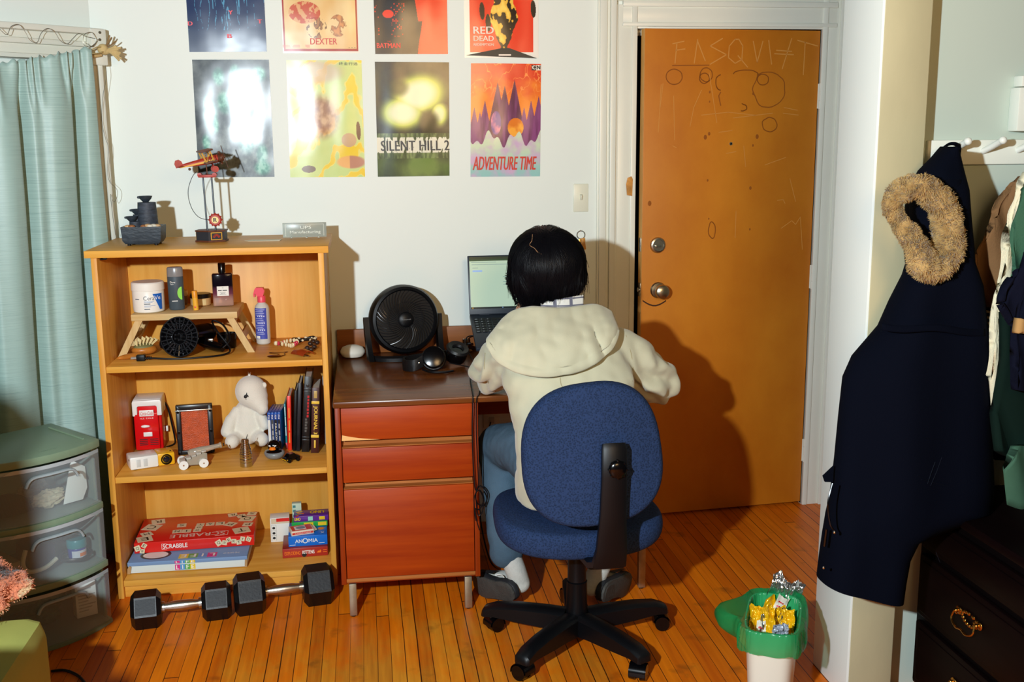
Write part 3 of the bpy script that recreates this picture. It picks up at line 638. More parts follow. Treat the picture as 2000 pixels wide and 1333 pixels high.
# ---------------------------------------------------------------- upper shelf
ASH = wood('pale ash wood', (218, 190, 138), (200, 166, 108), .5, 'x', 10)
tb = thing('mini_folding_table', 'small pale wood folding table standing on upper bookcase shelf', 'table', (-.650, -.28, S1))
mb = MB(); mb.box((0, 0, .141), (.372, .235, .024), .003); mb.build('tabletop', ASH, tb)
LEGM = wood('pale ash leg', (214, 184, 130), (196, 160, 102), .5, 'z', 10)
for sx in (-1, 1):
    for yy in (-.105, .105):
        mb = MB(); mb.loft([[(sx*x+dx, yy+dy, z) for dx, dy in ((-.013, -.009), (.013, -.009), (.013, .009), (-.013, .009))] for x, z in ((.228, .0), (.160, .130))]); mb.build('leg', LEGM, tb)
    mb = MB(); mb.box((sx*.198, 0, .058), (.012, .20, .024), .002, (0, sx*R(-27), 0)); mb.build('cross_rail', LEGM, tb)
    mb = MB(); mb.box((sx*.168, 0, .12), (.012, .20, .02), .002, (0, sx*R(-27), 0)); mb.build('cross_rail', LEGM, tb)
TT = S1+.1542
def cpatch(mb, r, quad, n=10, c=(0, 0), dr=.0004):
    (a0, z0), (a1, z1), (a2, z2), (a3, z3) = quad
    def fn(u, v):
        a = (a0*(1-u)+a1*u)*(1-v)+(a3*(1-u)+a2*u)*v; z = (z0*(1-u)+z1*u)*(1-v)+(z3*(1-u)+z2*u)*v; a = R(a)
        return Vector((c[0]+(r+dr)*math.sin(a), c[1]-(r+dr)*math.cos(a), z))
    mb.grid(fn, n, 6)
def wrap(o, r, c=(0, 0), a0=0, dr=.0006):
    for v in o.data.vertices:
        a = v.co.x/r+R(a0); v.co = Vector((c[0]+(r+dr)*math.sin(a), c[1]-(r+dr)*math.cos(a), v.co.z))
p = at(275, 609, z=TT); 
jr = thing('cream_jar', 'white cream jar with blue wedge label on small table', 'jar', (-.782, -.335, TT), R(8))
CREAM = mat('white jar plastic', (234, 232, 222), .4)
mb = MB(); mb.lathe([(.048, 0), (.054, .004), (.0555, .02), (.0555, .076), (.053, .080), (0, .081)], seg=40); mb.build('jar_body', CREAM, jr)
mb = MB(); mb.lathe([(.0575, .080), (.0580, .084), (.0575, .106), (.054, .110), (0, .1105)], seg=40); mb.build('lid', CREAM, jr)
mb = MB(); cpatch(mb, .0556, ((18, .07), (58, .07), (56, .012), (44, .012)), 12); mb.build('blue_wedge_label', mat('label blue', (16, 96, 190), .4), jr)
o = text('lettering', 'Cera', jr, .038, mat('label grey', (70, 84, 100), .5), (0, 0, .055), height=.015); wrap(o, .0556, a0=4)
o = text('lettering', 'Ve', jr, .024, WINK, (0, 0, .056), height=.0145); wrap(o, .0556, a0=36, dr=.001)
mb = MB(); [cpatch(mb, .0556, ((a, z+.0016), (b_, z+.0016), (b_, z), (a, z)), 8) for z, a, b_ in ((.043, -14, 22), (.039, -14, 16), (.027, -14, 26), (.023, -14, 10))]; mb.build('small_print', mat('pale blue print', (120, 150, 190), .5), jr)
mb = MB(); [cpatch(mb, .0556, ((a, z+.003), (b_, z+.003), (b_, z), (a, z)), 8) for z, a, b_ in ((.033, -14, 8), (.014, -14, 6), (.05, -50, -32))]; mb.build('small_print', _m['label grey'], jr)
# deodorant stick
de = thing('deodorant_stick', 'dark grey deodorant stick with green half moon on small table', 'deodorant', (-.688, -.31, TT), R(4))
mb = MB(); mb.lathe([(.024, 0), (.0275, .004), (.0285, .10), (.0285, .122), (0, .1225)], seg=32, sy=.62); mb.build('tube', mat('slate plastic', (66, 78, 86), .35), de)
mb = MB(); mb.lathe([(.0282, .1225), (.0287, .125), (.0280, .152), (.025, .157), (0, .158)], seg=32, sy=.62); mb.build('cap', mat('smoky clear cap', (150, 150, 150), .25, trans=.35), de)
def fr(z): return -.62*.0287-.0006
mb = MB(); mb.prism([(.022+.0*a+.016*math.cos(R(a)), .062+.024*math.sin(R(a))) for a in range(90, 271, 15)], .0006, Matrix.Translation((0, -.0165, 0)) @ Matrix.Rotation(R(90), 4, 'X')); mb.build('green_emblem', mat('lime green', (128, 208, 50), .4), de)
text('lettering', 'Dove', de, .018, WINK, (-.008, -.0185, .103), height=.007); text('lettering', 'MEN+', de, .012, WINK, (-.010, -.0185, .095), height=.004)
mb = MB(); mb.box((-.004, -.0182, .034), (.020, .0004, .0024)); mb.build('small_print', WINK, de)
for nm, lb, px_, yy, r_, hh, c_, lidc in (('balm_tin', 'low round tin with black lid behind yellow lip balm', -.617, -.215, .037, .043, (206, 164, 110), (16, 14, 14)), ('small_jar', 'small purple labelled jar half hidden behind deodorant stick', -.702, -.178, .032, .05, (120, 84, 60), (196, 170, 120))):
    tn = thing(nm, lb, 'jar', (px_, yy, TT))
    mb = MB(); mb.lathe([(r_*.92, 0), (r_, .003), (r_, hh*.66), (0, hh*.66)], seg=30); mb.build('tin_body', mat(nm+' body', c_, .35), tn)
    mb = MB(); mb.lathe([(r_*1.03, hh*.66), (r_*1.04, hh*.70), (r_*1.03, hh), (r_*.98, hh*1.04), (0, hh*1.04)], seg=30); mb.build('lid', mat(nm+' lid', lidc, .3), tn)
    mb = MB(); cpatch(mb, r_, ((-45, hh*.58), (40, hh*.58), (40, hh*.1), (-45, hh*.1)), 14); mb.build('paper_label', mat(nm+' label', (222, 196, 140) if nm == 'balm_tin' else (70, 40, 90), .5), tn)
    if nm == 'balm_tin': mb = MB(); cpatch(mb, r_, ((-42, .022), (-6, .022), (-6, .015), (-42, .015)), 8, dr=.001); mb.build('small_print', mat('brown ink', (110, 70, 36), .5), tn)
lb_ = thing('lip_balm', 'yellow lip balm tube standing upright in front of round tin', 'lip balm', (-.617, -.335, TT), rot=(R(0), R(-2), 0))
mb = MB(); mb.lathe([(.0095, 0), (.0098, .002), (.0098, .046), (0, .046)], seg=20); mb.build('tube', mat('yellow tube', (232, 172, 50), .4), lb_)
mb = MB(); mb.lathe([(.0102, .046), (.0102, .068), (.009, .071), (0, .071)], seg=20); mb.build('cap', mat('orange cap', (226, 150, 36), .4), lb_)
mb = MB(); mb.sph((-.001, -.0098, .012), (.004, .001, .004), 10, 8); mb.build('red_emblem', mat('coral print', (224, 96, 60), .4), lb_)
# perfume
pf = thing('perfume_bottle', 'dark glass perfume bottle with square white label on small table', 'perfume bottle', (-.528, -.255, TT), R(6))
def grad_mat():
    m = bpy.data.materials.new('tinted gradient glass'); m.use_nodes = True; N = m.node_tree.nodes; L = m.node_tree.links; b = N['Principled BSDF']
    tc = N.new('ShaderNodeTexCoord'); sp = N.new('ShaderNodeSeparateXYZ'); L.new(tc.outputs['Object'], sp.inputs[0]); mr = N.new('ShaderNodeMapRange'); mr.inputs['From Min'].default_value = 0; mr.inputs['From Max'].default_value = .125; L.new(sp.outputs[2], mr.inputs[0])
    cr = N.new('ShaderNodeValToRGB'); e = cr.color_ramp.elements; e[0].position = .12; e[0].color = (*lin((222, 180, 160)), 1); e[1].position = .62; e[1].color = (*lin((16, 10, 20)), 1); q = e.new(.38); q.color = (*lin((120, 64, 84)), 1)
    L.new(mr.outputs[0], cr.inputs[0]); L.new(cr.outputs[0], b.inputs['Base Color'])
    c2 = N.new('ShaderNodeValToRGB'); c2.color_ramp.elements[0].position = .1; c2.color_ramp.elements[0].color = (.6, .6, .6, 1); c2.color_ramp.elements[1].position = .6; c2.color_ramp.elements[1].color = (0, 0, 0, 1); L.new(mr.outputs[0], c2.inputs[0]); L.new(c2.outputs[0], b.inputs['Transmission Weight'])
    b.inputs['Roughness'].default_value = .06; return m
mb = MB(); mb.box((0, 0, .062), (.074, .032, .122), .005, seg=3); mb.build('bottle', grad_mat(), pf)
mb = MB(); mb.lathe([(.0105, .123), (.0105, .126), (.0135, .126), (.0135, .160), (.012, .162), (0, .162)], seg=24); mb.build('cap', BLACKG, pf)
mb = MB(); mb.box((0, -.0165, .058), (.042, .0008, .036)); lbl = mb.build('paper_label', PAPER, pf)
mb = MB(); [mb.box((x, -.0172, .0605), (w_, .0004, .0034)) for x, w_ in ((-.0105, .013), (.007, .016))]; [mb.box((0, -.0172, z), (w_, .0004, .001)) for z, w_ in ((.070, .006), (.054, .022), (.050, .016), (.046, .024))]; mb.build('small_print', INK, lbl)
# spray bottle
sp_ = thing('spray_bottle', 'clear spray bottle with pink trigger and blue label on upper shelf', 'spray bottle', (-.392, -.225, S1), R(-6))
mb = MB(); mb.lathe([(.023, 0), (.0265, .004), (.0275, .03), (.0275, .135), (.024, .148), (.014, .158), (.012, .168), (0, .168)], seg=32); mb.build('bottle', mat('milky bottle plastic', (222, 222, 214), .25, trans=.25), sp_)
mb = MB(); cpatch(mb, .0276, ((-62, .140), (44, .140), (44, .022), (-62, .022)), 22); lbl = mb.build('blue_label', mat('violet blue label', (66, 78, 170), .45), sp_)
mb = MB()
for i in range(15):
    z = .133-i*.0066
    if i in (4, 8, 12): [cpatch(mb, .0276, ((a, z+.005), (a+9, z+.005), (a+9, z), (a, z)), 3, dr=.0008) for a in (-30, -14, 2, 18)]
    else: cpatch(mb, .0276, ((-50, z+.0016), (30-(i*13 % 22), z+.0016), (30-(i*13 % 22), z), (-50, z)), 12, dr=.0008)
mb.build('small_print', mat('pale lilac print', (196, 200, 232), .5), lbl)
mb = MB(); cpatch(mb, .0276, ((-50, .034), (-14, .034), (-14, .024), (-50, .024)), 8, dr=.0009); mb.build('barcode', PAPER, lbl)
PINK = mat('coral pink plastic', (232, 76, 96), .35)
mb = MB(); mb.lathe([(.0155, .160), (.0155, .182), (.0135, .185), (0, .185)], seg=24)
mb.loft([[(-.004+x, y, z) for x, y in ((-a, -.011), (b_, -.011), (b_, .011), (-a, .011))] for a, b_, z in ((.011, .012, .183), (.018, .016, .196), (.021, .018, .205), (.014, .012, .216))]); mb.build('spray_head', PINK, sp_)
mb = MB(); mb.loft([[(x, y, z) for x, y in ((a-.003, -.006), (a+.003, -.006), (a+.003, .006), (a-.003, .006))] for a, z in ((-.022, .204), (-.026, .192), (-.025, .180))]); mb.build('trigger', PINK, sp_)
mb = MB(); mb.cyl((.002, 0, .02), (.002, 0, .165), .003, seg=8); mb.build('dip_tube', PAPER, sp_)
# wooden brush, black brush
hb = thing('wooden_hairbrush', 'wooden hairbrush with pale wooden pins under small table', 'hairbrush', (-.806, -.392, S1), R(24))
AMB = mat('amber wood', (196, 120, 44), .35, var=.25, vs=20)
mb = MB(); mb.sph((.012, .02, .020), (.045, .034, .020), 24, 12); mb.build('head', AMB, hb); mb = MB(); mb.sph((.010, .018, .030), (.036, .027, .014), 20, 10); mb.build('cushion', mat('olive rubber', (120, 116, 70), .6), hb)
mb = MB(); mb.sph((-.045, -.025, .010), (.055, .013, .010), 20, 10, Matrix.Rotation(R(18), 4, 'Z')); mb.build('handle', AMB, hb)
PINW = mat('boxwood pin', (232, 210, 150), .5)
for i in range(6):
    for j in range(4):
        x, y = (i-2.5)*.0105+.01, (j-1.5)*.011+.018; mb = MB(); e_ = (x*1.35+.006, y*1.2-.002, .066-.012*abs(i-2.5)/2.5)
        mb.cyl((x, y, .038), e_, .0016, .0020, 6); mb.sph(e_, .0024, 6, 5); mb.build('pin', PINW, hb)
bb = thing('black_hairbrush', 'black round bristle hairbrush between wooden brush and diffuser', 'hairbrush', (-.742, -.285, S1), R(-80))
mb = MB(); mb.cyl((-.02, 0, .022), (.08, 0, .034), .014, .013, 18); mb.build('barrel', BLACKP, bb); mb = MB(); mb.cyl((-.10, 0, .012), (-.02, 0, .022), .009, .011, 14); mb.build('handle', BLACKP, bb)
mb = MB()
for i in range(9):
    for k_ in range(14):
        a = R(k_*360/14+i*13); x = -.012+i*.011; zc = .022+.012*(x+.02)/.1; mb.cyl((x, .013*math.cos(a), zc+.013*math.sin(a)), (x, .022*math.cos(a), max(.001, zc+.022*math.sin(a))), .0008, seg=4)
mb.build('bristles', BLACKP, bb, kind='stuff')
# hair dryer with diffuser
hd2 = thing('hair_dryer', 'black hair dryer with wide spiked diffuser lying under small table', 'hair dryer', (-.672, -.434, S1), R(0))
Md = Matrix.Translation((.010, -.005, .074)) @ Matrix.Rotation(R(-16), 4, 'Z') @ Matrix.Rotation(R(78), 4, 'X')
mb = MB(); mb.lathe([(.028, -.075), (.034, -.05), (.062, -.012), (.072, .004), (.073, .010), (.070, .010), (.060, -.004), (0, -.008)], (0, 0, 0), 40, Md); dfb = mb.build('diffuser', BLACKG, hd2, label='wide black diffuser bowl with fingers')
DG = mat('glossy charcoal', (34, 36, 40), .15)
mb = MB()
for i in range(24):
    a = R(i*15);
    for r0, r1 in ((.030, .046), (.050, .068)):
        mb.cyl(Md @ Vector((r0*math.cos(a), r0*math.sin(a), .006)), Md @ Vector((r1*math.cos(a), r1*math.sin(a), .008)), .0026, seg=6)
for r_, h_ in ((.027, .007), (.048, .008), (.070, .010)): mb.tube([Md @ Vector((r_*math.cos(R(q*10)), r_*math.sin(R(q*10)), h_)) for q in range(36)], .0018, 6, True)
mb.build('grille_ribs', DG, hd2)
for r_, n_ in ((.012, 5), (.040, 10), (.058, 14)):
    for i in range(n_):
        a = R(i*360/n_); mb = MB(); mb.cyl(Md @ Vector((r_*math.cos(a), r_*math.sin(a), -.004)), Md @ Vector((r_*math.cos(a), r_*math.sin(a), .020)), .0042, .003, 10); mb.build('finger', DG, hd2)
mb = MB(); mb.cyl((.022, .05, .066), (.075, .150, .060), .036, .034, 28); mb.sph((.082, .160, .0595), (.034, .034, .034), 20, 12); mb.build('dryer_body', BLACKG, hd2)
mb = MB(); mb.tube([(.06, .11, .045), (.09, .08, .03), (.125, .05, .024), (.15, .03, .022)], [.022, .020, .018, .014], 14); mb.build('handle', BLACKG, hd2)
mb = MB(); mb.box((.105, .062, .048), (.02, .012, .01), .003); mb.build('switch', METAL, hd2)
pc = [(.15, .03, .022), (.175, .05, .05), (.15, .09, .095), (.11, .10, .112), (.13, .06, .08), (.175, .03, .02), (.16, -.01, .006), (.08, -.045, .005), (-.01, -.055, .005), (-.075, -.05, .009), (-.105, -.046, .009)]
def smooth(pts, n=6):
    out = []
    for i in range(len(pts)-1):
        p0, p1, p2, p3 = [Vector(pts[max(0, min(len(pts)-1, i+d))]) for d in (-1, 0, 1, 2)]
        for q in range(n):
            t = q/n; out.append(.5*((2*p1)+(p2-p0)*t+(2*p0-5*p1+4*p2-p3)*t*t+(3*p1-p0-3*p2+p3)*t**3))
    return out+[Vector(pts[-1])]
mb = MB(); mb.tube(smooth(pc), .0034, 8); cr_ = mb.build('power_cord', BLACKP, hd2)
mb = MB(); mb.box((-.122, -.046, .0115), (.030, .020, .022), .003); [mb.cyl((-.086-.006*i, -.0465, .0095), (-.089-.006*i, -.0465, .0095), .006, seg=10) for i in range(4)]; mb.build('plug', BLACKP, hd2)
mb = MB(); [mb.box((-.146, -.046+s*.006, .0115), (.020, .0012, .006)) for s in (-1, 1)]; mb.build('plug_blade', METAL, hd2)
nzl = thing('dryer_nozzle', 'black cup shaped dryer nozzle beside right table leg', 'nozzle', (-.520, -.285, S1), R(15))
mb = MB(); mb.lathe([(.030, 0), (.033, .004), (.036, .046), (.037, .056), (.034, .056), (.032, .046), (.028, .012), (0, .010)], seg=32, sx=1.0, sy=.8); mb.build('cup', BLACKG, nzl)
# jewellery
br = thing('shell_bracelet', 'cream shell bracelet with dark beads on upper shelf', 'bracelet', (-.300, -.315, S1))
BE = mat('cream shell bead', (230, 214, 172), .35); 
for i in range(22):
    a = R(i*360/22); mb = MB(); mb.sph((.036*math.cos(a)+.006*math.sin(3*a), .034*math.sin(a), .0150+.005*math.sin(2*a)), (.0068, .005, .0085), 10, 8, Matrix.Rotation(a, 4, 'Z')); mb.build('bead', BE if i % 7 else mat('rose bead', (196, 50, 70), .3), br)
br2 = thing('beaded_bracelet', 'twisted black and cream bracelet behind shell bracelet', 'bracelet', (-.240, -.222, S1), R(20))
mb = MB(); mb.tube([(.045*math.cos(R(q*15)), .026*math.sin(R(q*15)), .0098+.004*math.sin(R(q*45))) for q in range(24)], .0055, 8, True); mb.build('band', mat('black cord', (18, 16, 16), .5), br2)
for i in range(10):
    a = R(i*36); mb = MB(); mb.sph((.045*math.cos(a), .026*math.sin(a), .012), (.007, .007, .005), 8, 6); mb.build('bead', BE, br2)
nk = thing('pendant_necklace', 'thin brass necklace with oval pendant at shelf front', 'necklace', (-.330, -.475, S1))
BRS = mat('aged brass', (130, 92, 44), .3, 1)
mb = MB(); mb.tube(smooth([(-.012, -.026, .002), (-.002, .0, .002), (.012, .025, .002), (-.022, .045, .002), (-.02, .056, .002), (.02, .052, .002), (.04, .06, .002), (.03, .035, .002), (.032, .015, .002), (.034, .0, .002), (.016, -.016, .003)]), .0012, 6); mb.build('chain', BRS, nk)
mb = MB(); mb.sph((.0, -.027, .0045), (.027, .016, .0045), 24, 10); mb.build('pendant', BRS, nk)
cl = thing('hair_clip', 'glossy brown curved hair clip near right bookcase side', 'hair clip', (-.232, -.495, S1), R(-50))
mb = MB()
def cf(u, v):
    a = R(-60+120*u); r = .032*(1-.25*abs(v-.5)); return Vector(((v-.5)*.07*(1-.1*u), r*math.sin(a), .006+.030*math.cos(a)*(1-.3*abs(v-.5))-.012))
mb.grid(cf, 16, 12); mb.build('shell', mat('tortoise brown', (146, 54, 22), .15), cl, mods=[('SOLIDIFY', dict(thickness=.003))])
mb = MB(); mb.box((.012, .0, .004), (.05, .008, .006), .002); mb.build('spring_bar', METAL, cl)
cb_ = thing('chain_bracelet', 'silver link bracelet with dark charms against right bookcase side', 'bracelet', (-.208, -.372, S1+.0012), R(78))
mb = MB()
for i in range(16):
    c0 = Vector((-.065+i*.0085, .014*math.sin(i*.6), .006+.010*(i > 9)+.004*math.sin(i))); mb.tube([c0+Vector((.0062*math.cos(R(q*45)), (.0045 if i % 2 else .001)*math.sin(R(q*45)), (.001 if i % 2 else .0045)*math.sin(R(q*45)))) for q in range(8)], .0014, 5, True)
mb.build('links', CHROME, cb_)
for i in range(6):
    mb = MB(); mb.sph((-.05+i*.022, -.014+.02*(i % 2), .009+.008*(i > 2)), (.011, .010, .009), 10, 8); mb.build('charm', mat('dark charm', (52, 36, 30), .3), cb_)
# ---------------------------------------------------------------- middle shelf
REDP = mat('gloss red plastic', (214, 16, 22), .18); WPL = mat('white plastic', (234, 234, 228), .3)
fg = thing('mini_fridge', 'red and white toy sized drinks fridge at left of middle shelf', 'mini fridge', (-.838, -.190, S2), R(3))
mb = MB(); mb.b2((-.052, -.046, .002), (.050, .062, .185), .006); mb.build('cabinet', REDP, fg)
mb = MB(); mb.b2((-.050, -.060, .004), (.040, -.047, .15), .006); dr_ = mb.build('door', REDP, fg)
mb = MB(); mb.prism([(-.053, .138), (-.053, .190), (-.050, .198), (.050, .198), (.053, .190), (.053, .138), (.036, .138), (.036, .172), (.031, .176), (-.031, .176), (-.036, .172), (-.036, .138)], .114, Matrix.Translation((0, .054, 0)) @ Matrix.Rotation(R(90), 4, 'X'), .002); mb.b2((-.052, -.05, .188), (.052, .062, .2005), .006); mb.build('white_hood', WPL, fg)
mb = MB(); mb.b2((-.028, -.0625, .137), (.024, -.0605, .161), .001); lb2 = mb.build('logo_plate', WPL, fg)
text('lettering', 'Coca-Cola', lb2, .044, mat('logo red', (206, 30, 40), .4), (-.002, -.0632, .149), height=.014, shear=.35)
text('lettering', 'ICE COLD', dr_, .048, WINK, (-.002, -.0612, .129), height=.0055, spacing=1.5)
mb = MB(); mb.lathe([(0, 0), (.004, .004), (.006, .014), (.004, .028), (0, .036)], (-.026, -.062, .098), 16, Matrix.Rotation(R(90), 4, 'Y') @ Matrix.Scale(.7, 4, (0, 1, 0))); mb.build('handle', WPL, dr_)
mb = MB(); mb.b2((-.018, -.0630, .058), (.014, -.0602, .075), .002); mb.build('white_badge', WPL, dr_)
mb = MB(); [mb.b2((x, -.0612, z), (x+.030, -.0598, z+.003)) for z in (.024, .031, .038, .045) for x in (-.034, .004)]; mb.build('vent_slots', mat('dark slot', (70, 4, 8), .5), dr_)
mb = MB(); mb.b2((.05, .01, .14), (.056, .03, .168), .002); mb.b2((.05, .03, .05), (.06, .05, .07), .002); mb.build('hinge_block', WPL, fg)
mb = MB(); mb.tube(smooth([(.052, .055, .16), (.064, .05, .13), (.075, .04, .07), (.082, .03, .03), (.085, .0, .008), (.06, -.04, .006), (.045, -.062, .006)]), .0035, 8); mb.build('power_cord', BLACKP, fg)
oh = thing('framed_honeycomb_panel', 'black framed panel with orange grille standing on middle shelf', 'panel', (-.652, -.318, S2+.0018), R(6))
Mt = Matrix.Rotation(R(-5), 4, 'X')
mb = MB(); mb.T = Mt
mb.b2((-.066, -.01, 0), (-.048, .018, .186), .003); mb.b2((.048, -.01, 0), (.066, .018, .186), .003); mb.b2((-.066, -.01, .168), (.066, .018, .188), .003); mb.b2((-.066, -.01, 0), (.066, .018, .016), .003); mb.b2((-.062, .006, .01), (.062, .018, .18)); mb.build('frame', mat('black resin', (24, 24, 26), .3), oh)
def mesh_mat():
    m = mat('orange mesh', (196, 78, 26), .5, var=.25, vs=40); N = m.node_tree.nodes; L = m.node_tree.links; b = N['Principled BSDF']
    tc = N.new('ShaderNodeTexCoord'); v = N.new('ShaderNodeTexVoronoi'); v.inputs['Scale'].default_value = 260; L.new(tc.outputs['Object'], v.inputs['Vector']); bp = N.new('ShaderNodeBump'); bp.inputs['Strength'].default_value = .7; bp.inputs['Distance'].default_value = .002; L.new(v.outputs['Distance'], bp.inputs['Height']); L.new(bp.outputs[0], b.inputs['Normal']); return m
mb = MB(); mb.T = Mt; mb.b2((-.048, .0, .014), (.048, .006, .170)); mb.build('orange_grille', mesh_mat(), oh)
for x, z in ((-.058, .162), (.058, .162), (-.058, .085), (.058, .085), (-.058, .014), (.058, .014)):
    mb = MB(); mb.T = Mt; mb.cyl((x, -.010, z), (x, -.016, z), .0045, seg=12); mb.build('bolt', BLACKG, oh)
mb = MB(); mb.T = Mt; mb.b2((-.068, -.0118, .164), (.066, -.0102, .168), .0004); mb.build('metal_edge', METAL, oh)
pj = thing('mini_projector', 'small white and yellow projector at front of middle shelf', 'projector', (-.796, -.435, S2), R(21))
mb = MB(); mb.b2((-.078, -.040, .002), (.020, .040, .048), .005); mb.build('white_shell', WPL, pj)
YEL = mat('yellow plastic', (236, 176, 30), .3)
mb = MB(); mb.b2((.0185, -.0402, .002), (.078, .0402, .0482), .005); mb.build('yellow_shell', YEL, pj)
mb = MB(); mb.lathe([(.0195, 0), (.0195, .003), (.016, .003), (.013, -.004), (0, -.006)], (.048, -.0402, .025), 28, Matrix.Rotation(R(90), 4, 'X')); mb.build('lens', BLACKG, pj)
mb = MB(); mb.sph((.048, -.0395, .025), (.012, .004, .012), 18, 10); mb.build('lens_glass', mat('lens glass', (20, 24, 34), .04), pj)
mb = MB(); [mb.b2((x, -.0408, .010), (x+.014, -.0398, .038), .0004) for x in (-.056, -.032)]; mb.build('vent_panel', mat('grey grille', (200, 202, 198), .5), pj)
mb = MB(); mb.prism([(0, 0), (.006, .0), (.004, .010)], .002, Matrix.Translation((.064, -.02, .048))); mb.box((-.0785, -.02, .035), (.001, .01, .006)); mb.build('port', BLACKP, pj)
for x in (-.06, .06):
    mb = MB(); mb.cyl((x, -.028, 0), (x, -.028, .004), .006, seg=12); mb.cyl((x, .028, 0), (x, .028, .004), .006, seg=12); mb.build('foot', BLACKP, pj)
cn = thing('toy_cannon', 'clear plastic toy cannon with white wheels on middle shelf', 'toy cannon', (-.630, -.468, S2), R(14))
CLR = mat('smoky clear acrylic', (206, 196, 176), .12, trans=.5)
mb = MB()
for yy in (-.024, .022): mb.prism([(-.058, .016), (-.050, .012), (.030, .010), (.036, .020), (.036, .050), (.018, .056), (.018, .048), (.0, .050), (.0, .042), (-.018, .044), (-.018, .034), (-.036, .036), (-.036, .026), (-.058, .028)], .005, Matrix.Translation((0, yy, 0)) @ Matrix.Rotation(R(90), 4, 'X'), .0008)
mb.b2((-.05, -.022, .012), (.034, .02, .017)); mb.build('carriage', CLR, cn)
mb = MB(); [mb.box((x, -.001, z), (.017, .048, .0035), .0008, (0, R(-6), 0)) for x, z in ((.026, .0560), (.008, .0495), (-.010, .0425), (-.028, .0355), (-.048, .0285))]; mb.build('step_plate', mat('frosted step', (226, 218, 204), .25, trans=.2), cn)
mb = MB(); mb.T = Matrix.Rotation(R(-9), 4, 'Y'); mb.lathe([(.008, -.02), (.0135, -.012), (.014, .02), (.0095, .06), (.008, .092), (.011, .094), (.011, .100), (.006, .100), (.006, .07), (0, .07)], (0, 0, .052), 24, Matrix.Rotation(R(90), 4, 'Y')); mb.build('barrel', CLR, cn)
mb = MB(); mb.cyl((.097, 0, .0673), (.1005, 0, .0679), .0055, seg=14); mb.build('bore', BLACKP, cn)
mb = MB(); mb.b2((.02, -.018, .022), (.030, .016, .044)); mb.build('dark_insert', mat('dark blue grey', (40, 50, 62), .3), cn)
for x, yy in ((-.048, -.034), (.022, -.034), (-.048, .032), (.022, .032)):
    mb = MB(); mb.cyl((x, yy-.005, .0165), (x, yy+.005, .0165), .0165, seg=28); wh = mb.build('wheel', WPL, cn)
    mb = MB(); mb.cyl((x, yy-.0056, .0165), (x, yy+.0056, .0165), .003, seg=10); mb.build('axle_end', METAL, wh)
PL = mat('cream plush', (228, 224, 210), .9, sheen=.5, bump=.5, bs=350)
ps = thing('plush_toy', 'white plush animal with long drooping snout sitting on middle shelf', 'plush toy', (-.470, -.240, S2+.0105))
mb = MB()
mb.sph((.0, .02, .065), (.058, .055, .075)); mb.sph((.0, .02, .12), (.044, .042, .05))
Hc = Vector((.022, .0, .205)); mb.sph(Hc, (.060, .058, .062)); mb.sph(Hc+Vector((.012, -.012, -.018)), (.052, .050, .046)); mb.sph(Hc+Vector((.030, -.030, -.040)), (.036, .036, .034)); mb.sph(Hc+Vector((.043, -.046, -.058)), (.023, .024, .026))
mb.tube(smooth([(-.03, .01, .135), (-.055, -.005, .10), (-.072, -.02, .062)]), [.02]*6+[.024]*6+[.022], 14); mb.sph((-.074, -.022, .056), .024, 14, 10)
mb.tube(smooth([(.032, .01, .132), (.055, -.008, .105), (.068, -.02, .078)]), [.018]*6+[.021]*6+[.02], 14); mb.sph((.069, -.02, .075), .021, 14, 10)
mb.tube(smooth([(-.03, -.005, .03), (-.045, -.04, .028), (-.05, -.065, .026)]), .026, 14); mb.sph((-.051, -.068, .028), .027, 14, 10)
mb.tube(smooth([(.03, -.005, .03), (.048, -.035, .030), (.056, -.055, .028)]), .026, 14); mb.sph((.057, -.058, .029), (.028, .028, .028), 14, 10)
mb.build('body', PL, ps, mods=[('REMESH', dict(mode='VOXEL', voxel_size=.0045)), ('SMOOTH', dict(factor=.6, iterations=5))], ang=180)
mb = MB(); mb.sph(Hc+Vector((.053, -.016, .026)), (.010, .006, .011), 14, 10, Matrix.Rotation(R(-40), 4, 'Z')); mb.build('ear', PL, ps)
mb = MB(); mb.prism([(-.004, 0), (.004, 0), (.006, .016), (.001, .011), (-.004, .018)], .004, Matrix.Translation(Hc+Vector((-.003, 0, .060))) @ Matrix.Rotation(R(90), 4, 'X')); mb.build('tuft', PL, ps)
def onhead(dx, dz): 
    d = Vector((dx, -1, dz)).normalized(); return Hc+Vector((d.x*.060, d.y*.0585, d.z*.062))
mb = MB(); e0 = onhead(-.24, -.10); mb.sph(e0, (.0085, .0035, .0065), 14, 8, Matrix.Rotation(R(-35), 4, 'Y')); 
mb.tube([onhead(-.24, -.08), onhead(-.18, .02), onhead(-.165, .14)], [.0035, .0022, .0008], 6); mb.tube([onhead(-.17, 0), onhead(-.10, -.06), onhead(-.04, -.15)], [.0022, .0015, .0008], 6); mb.tube([onhead(-.33, -.27), onhead(-.24, -.29), onhead(-.17, -.27)], [.0008, .0014, .0007], 6); mb.build('stitched_eye', INK, ps)
mt = thing('ribbed_metal_bottle', 'small stepped silver metal bottle in front of plush toy', 'bottle', (-.450, -.505, S2))
pr = []; zz = 0
for r_, h_ in ((.0215, .018), (.0222, .012), (.021, .012), (.0222, .008), (.0205, .007), (.019, .006), (.0195, .005), (.0175, .005), (.016, .005), (.0145, .006), (.013, .008), (.0138, .006), (.0125, .004)):
    pr += [(r_-.0006, zz), (r_, zz+.0008), (r_, zz+h_-.0012), (r_-.001, zz+h_-.0004)]; zz += h_
mb = MB(); mb.lathe(pr+[(0, zz)], seg=36); mb.build('stepped_shell', mat('turned aluminium', (196, 196, 192), .22, 1), mt)
mb = MB(); mb.cyl((.004, 0, zz-.004), (.010, 0, zz+.016), .0012, seg=6); mb.build('straw', BLACKP, mt)
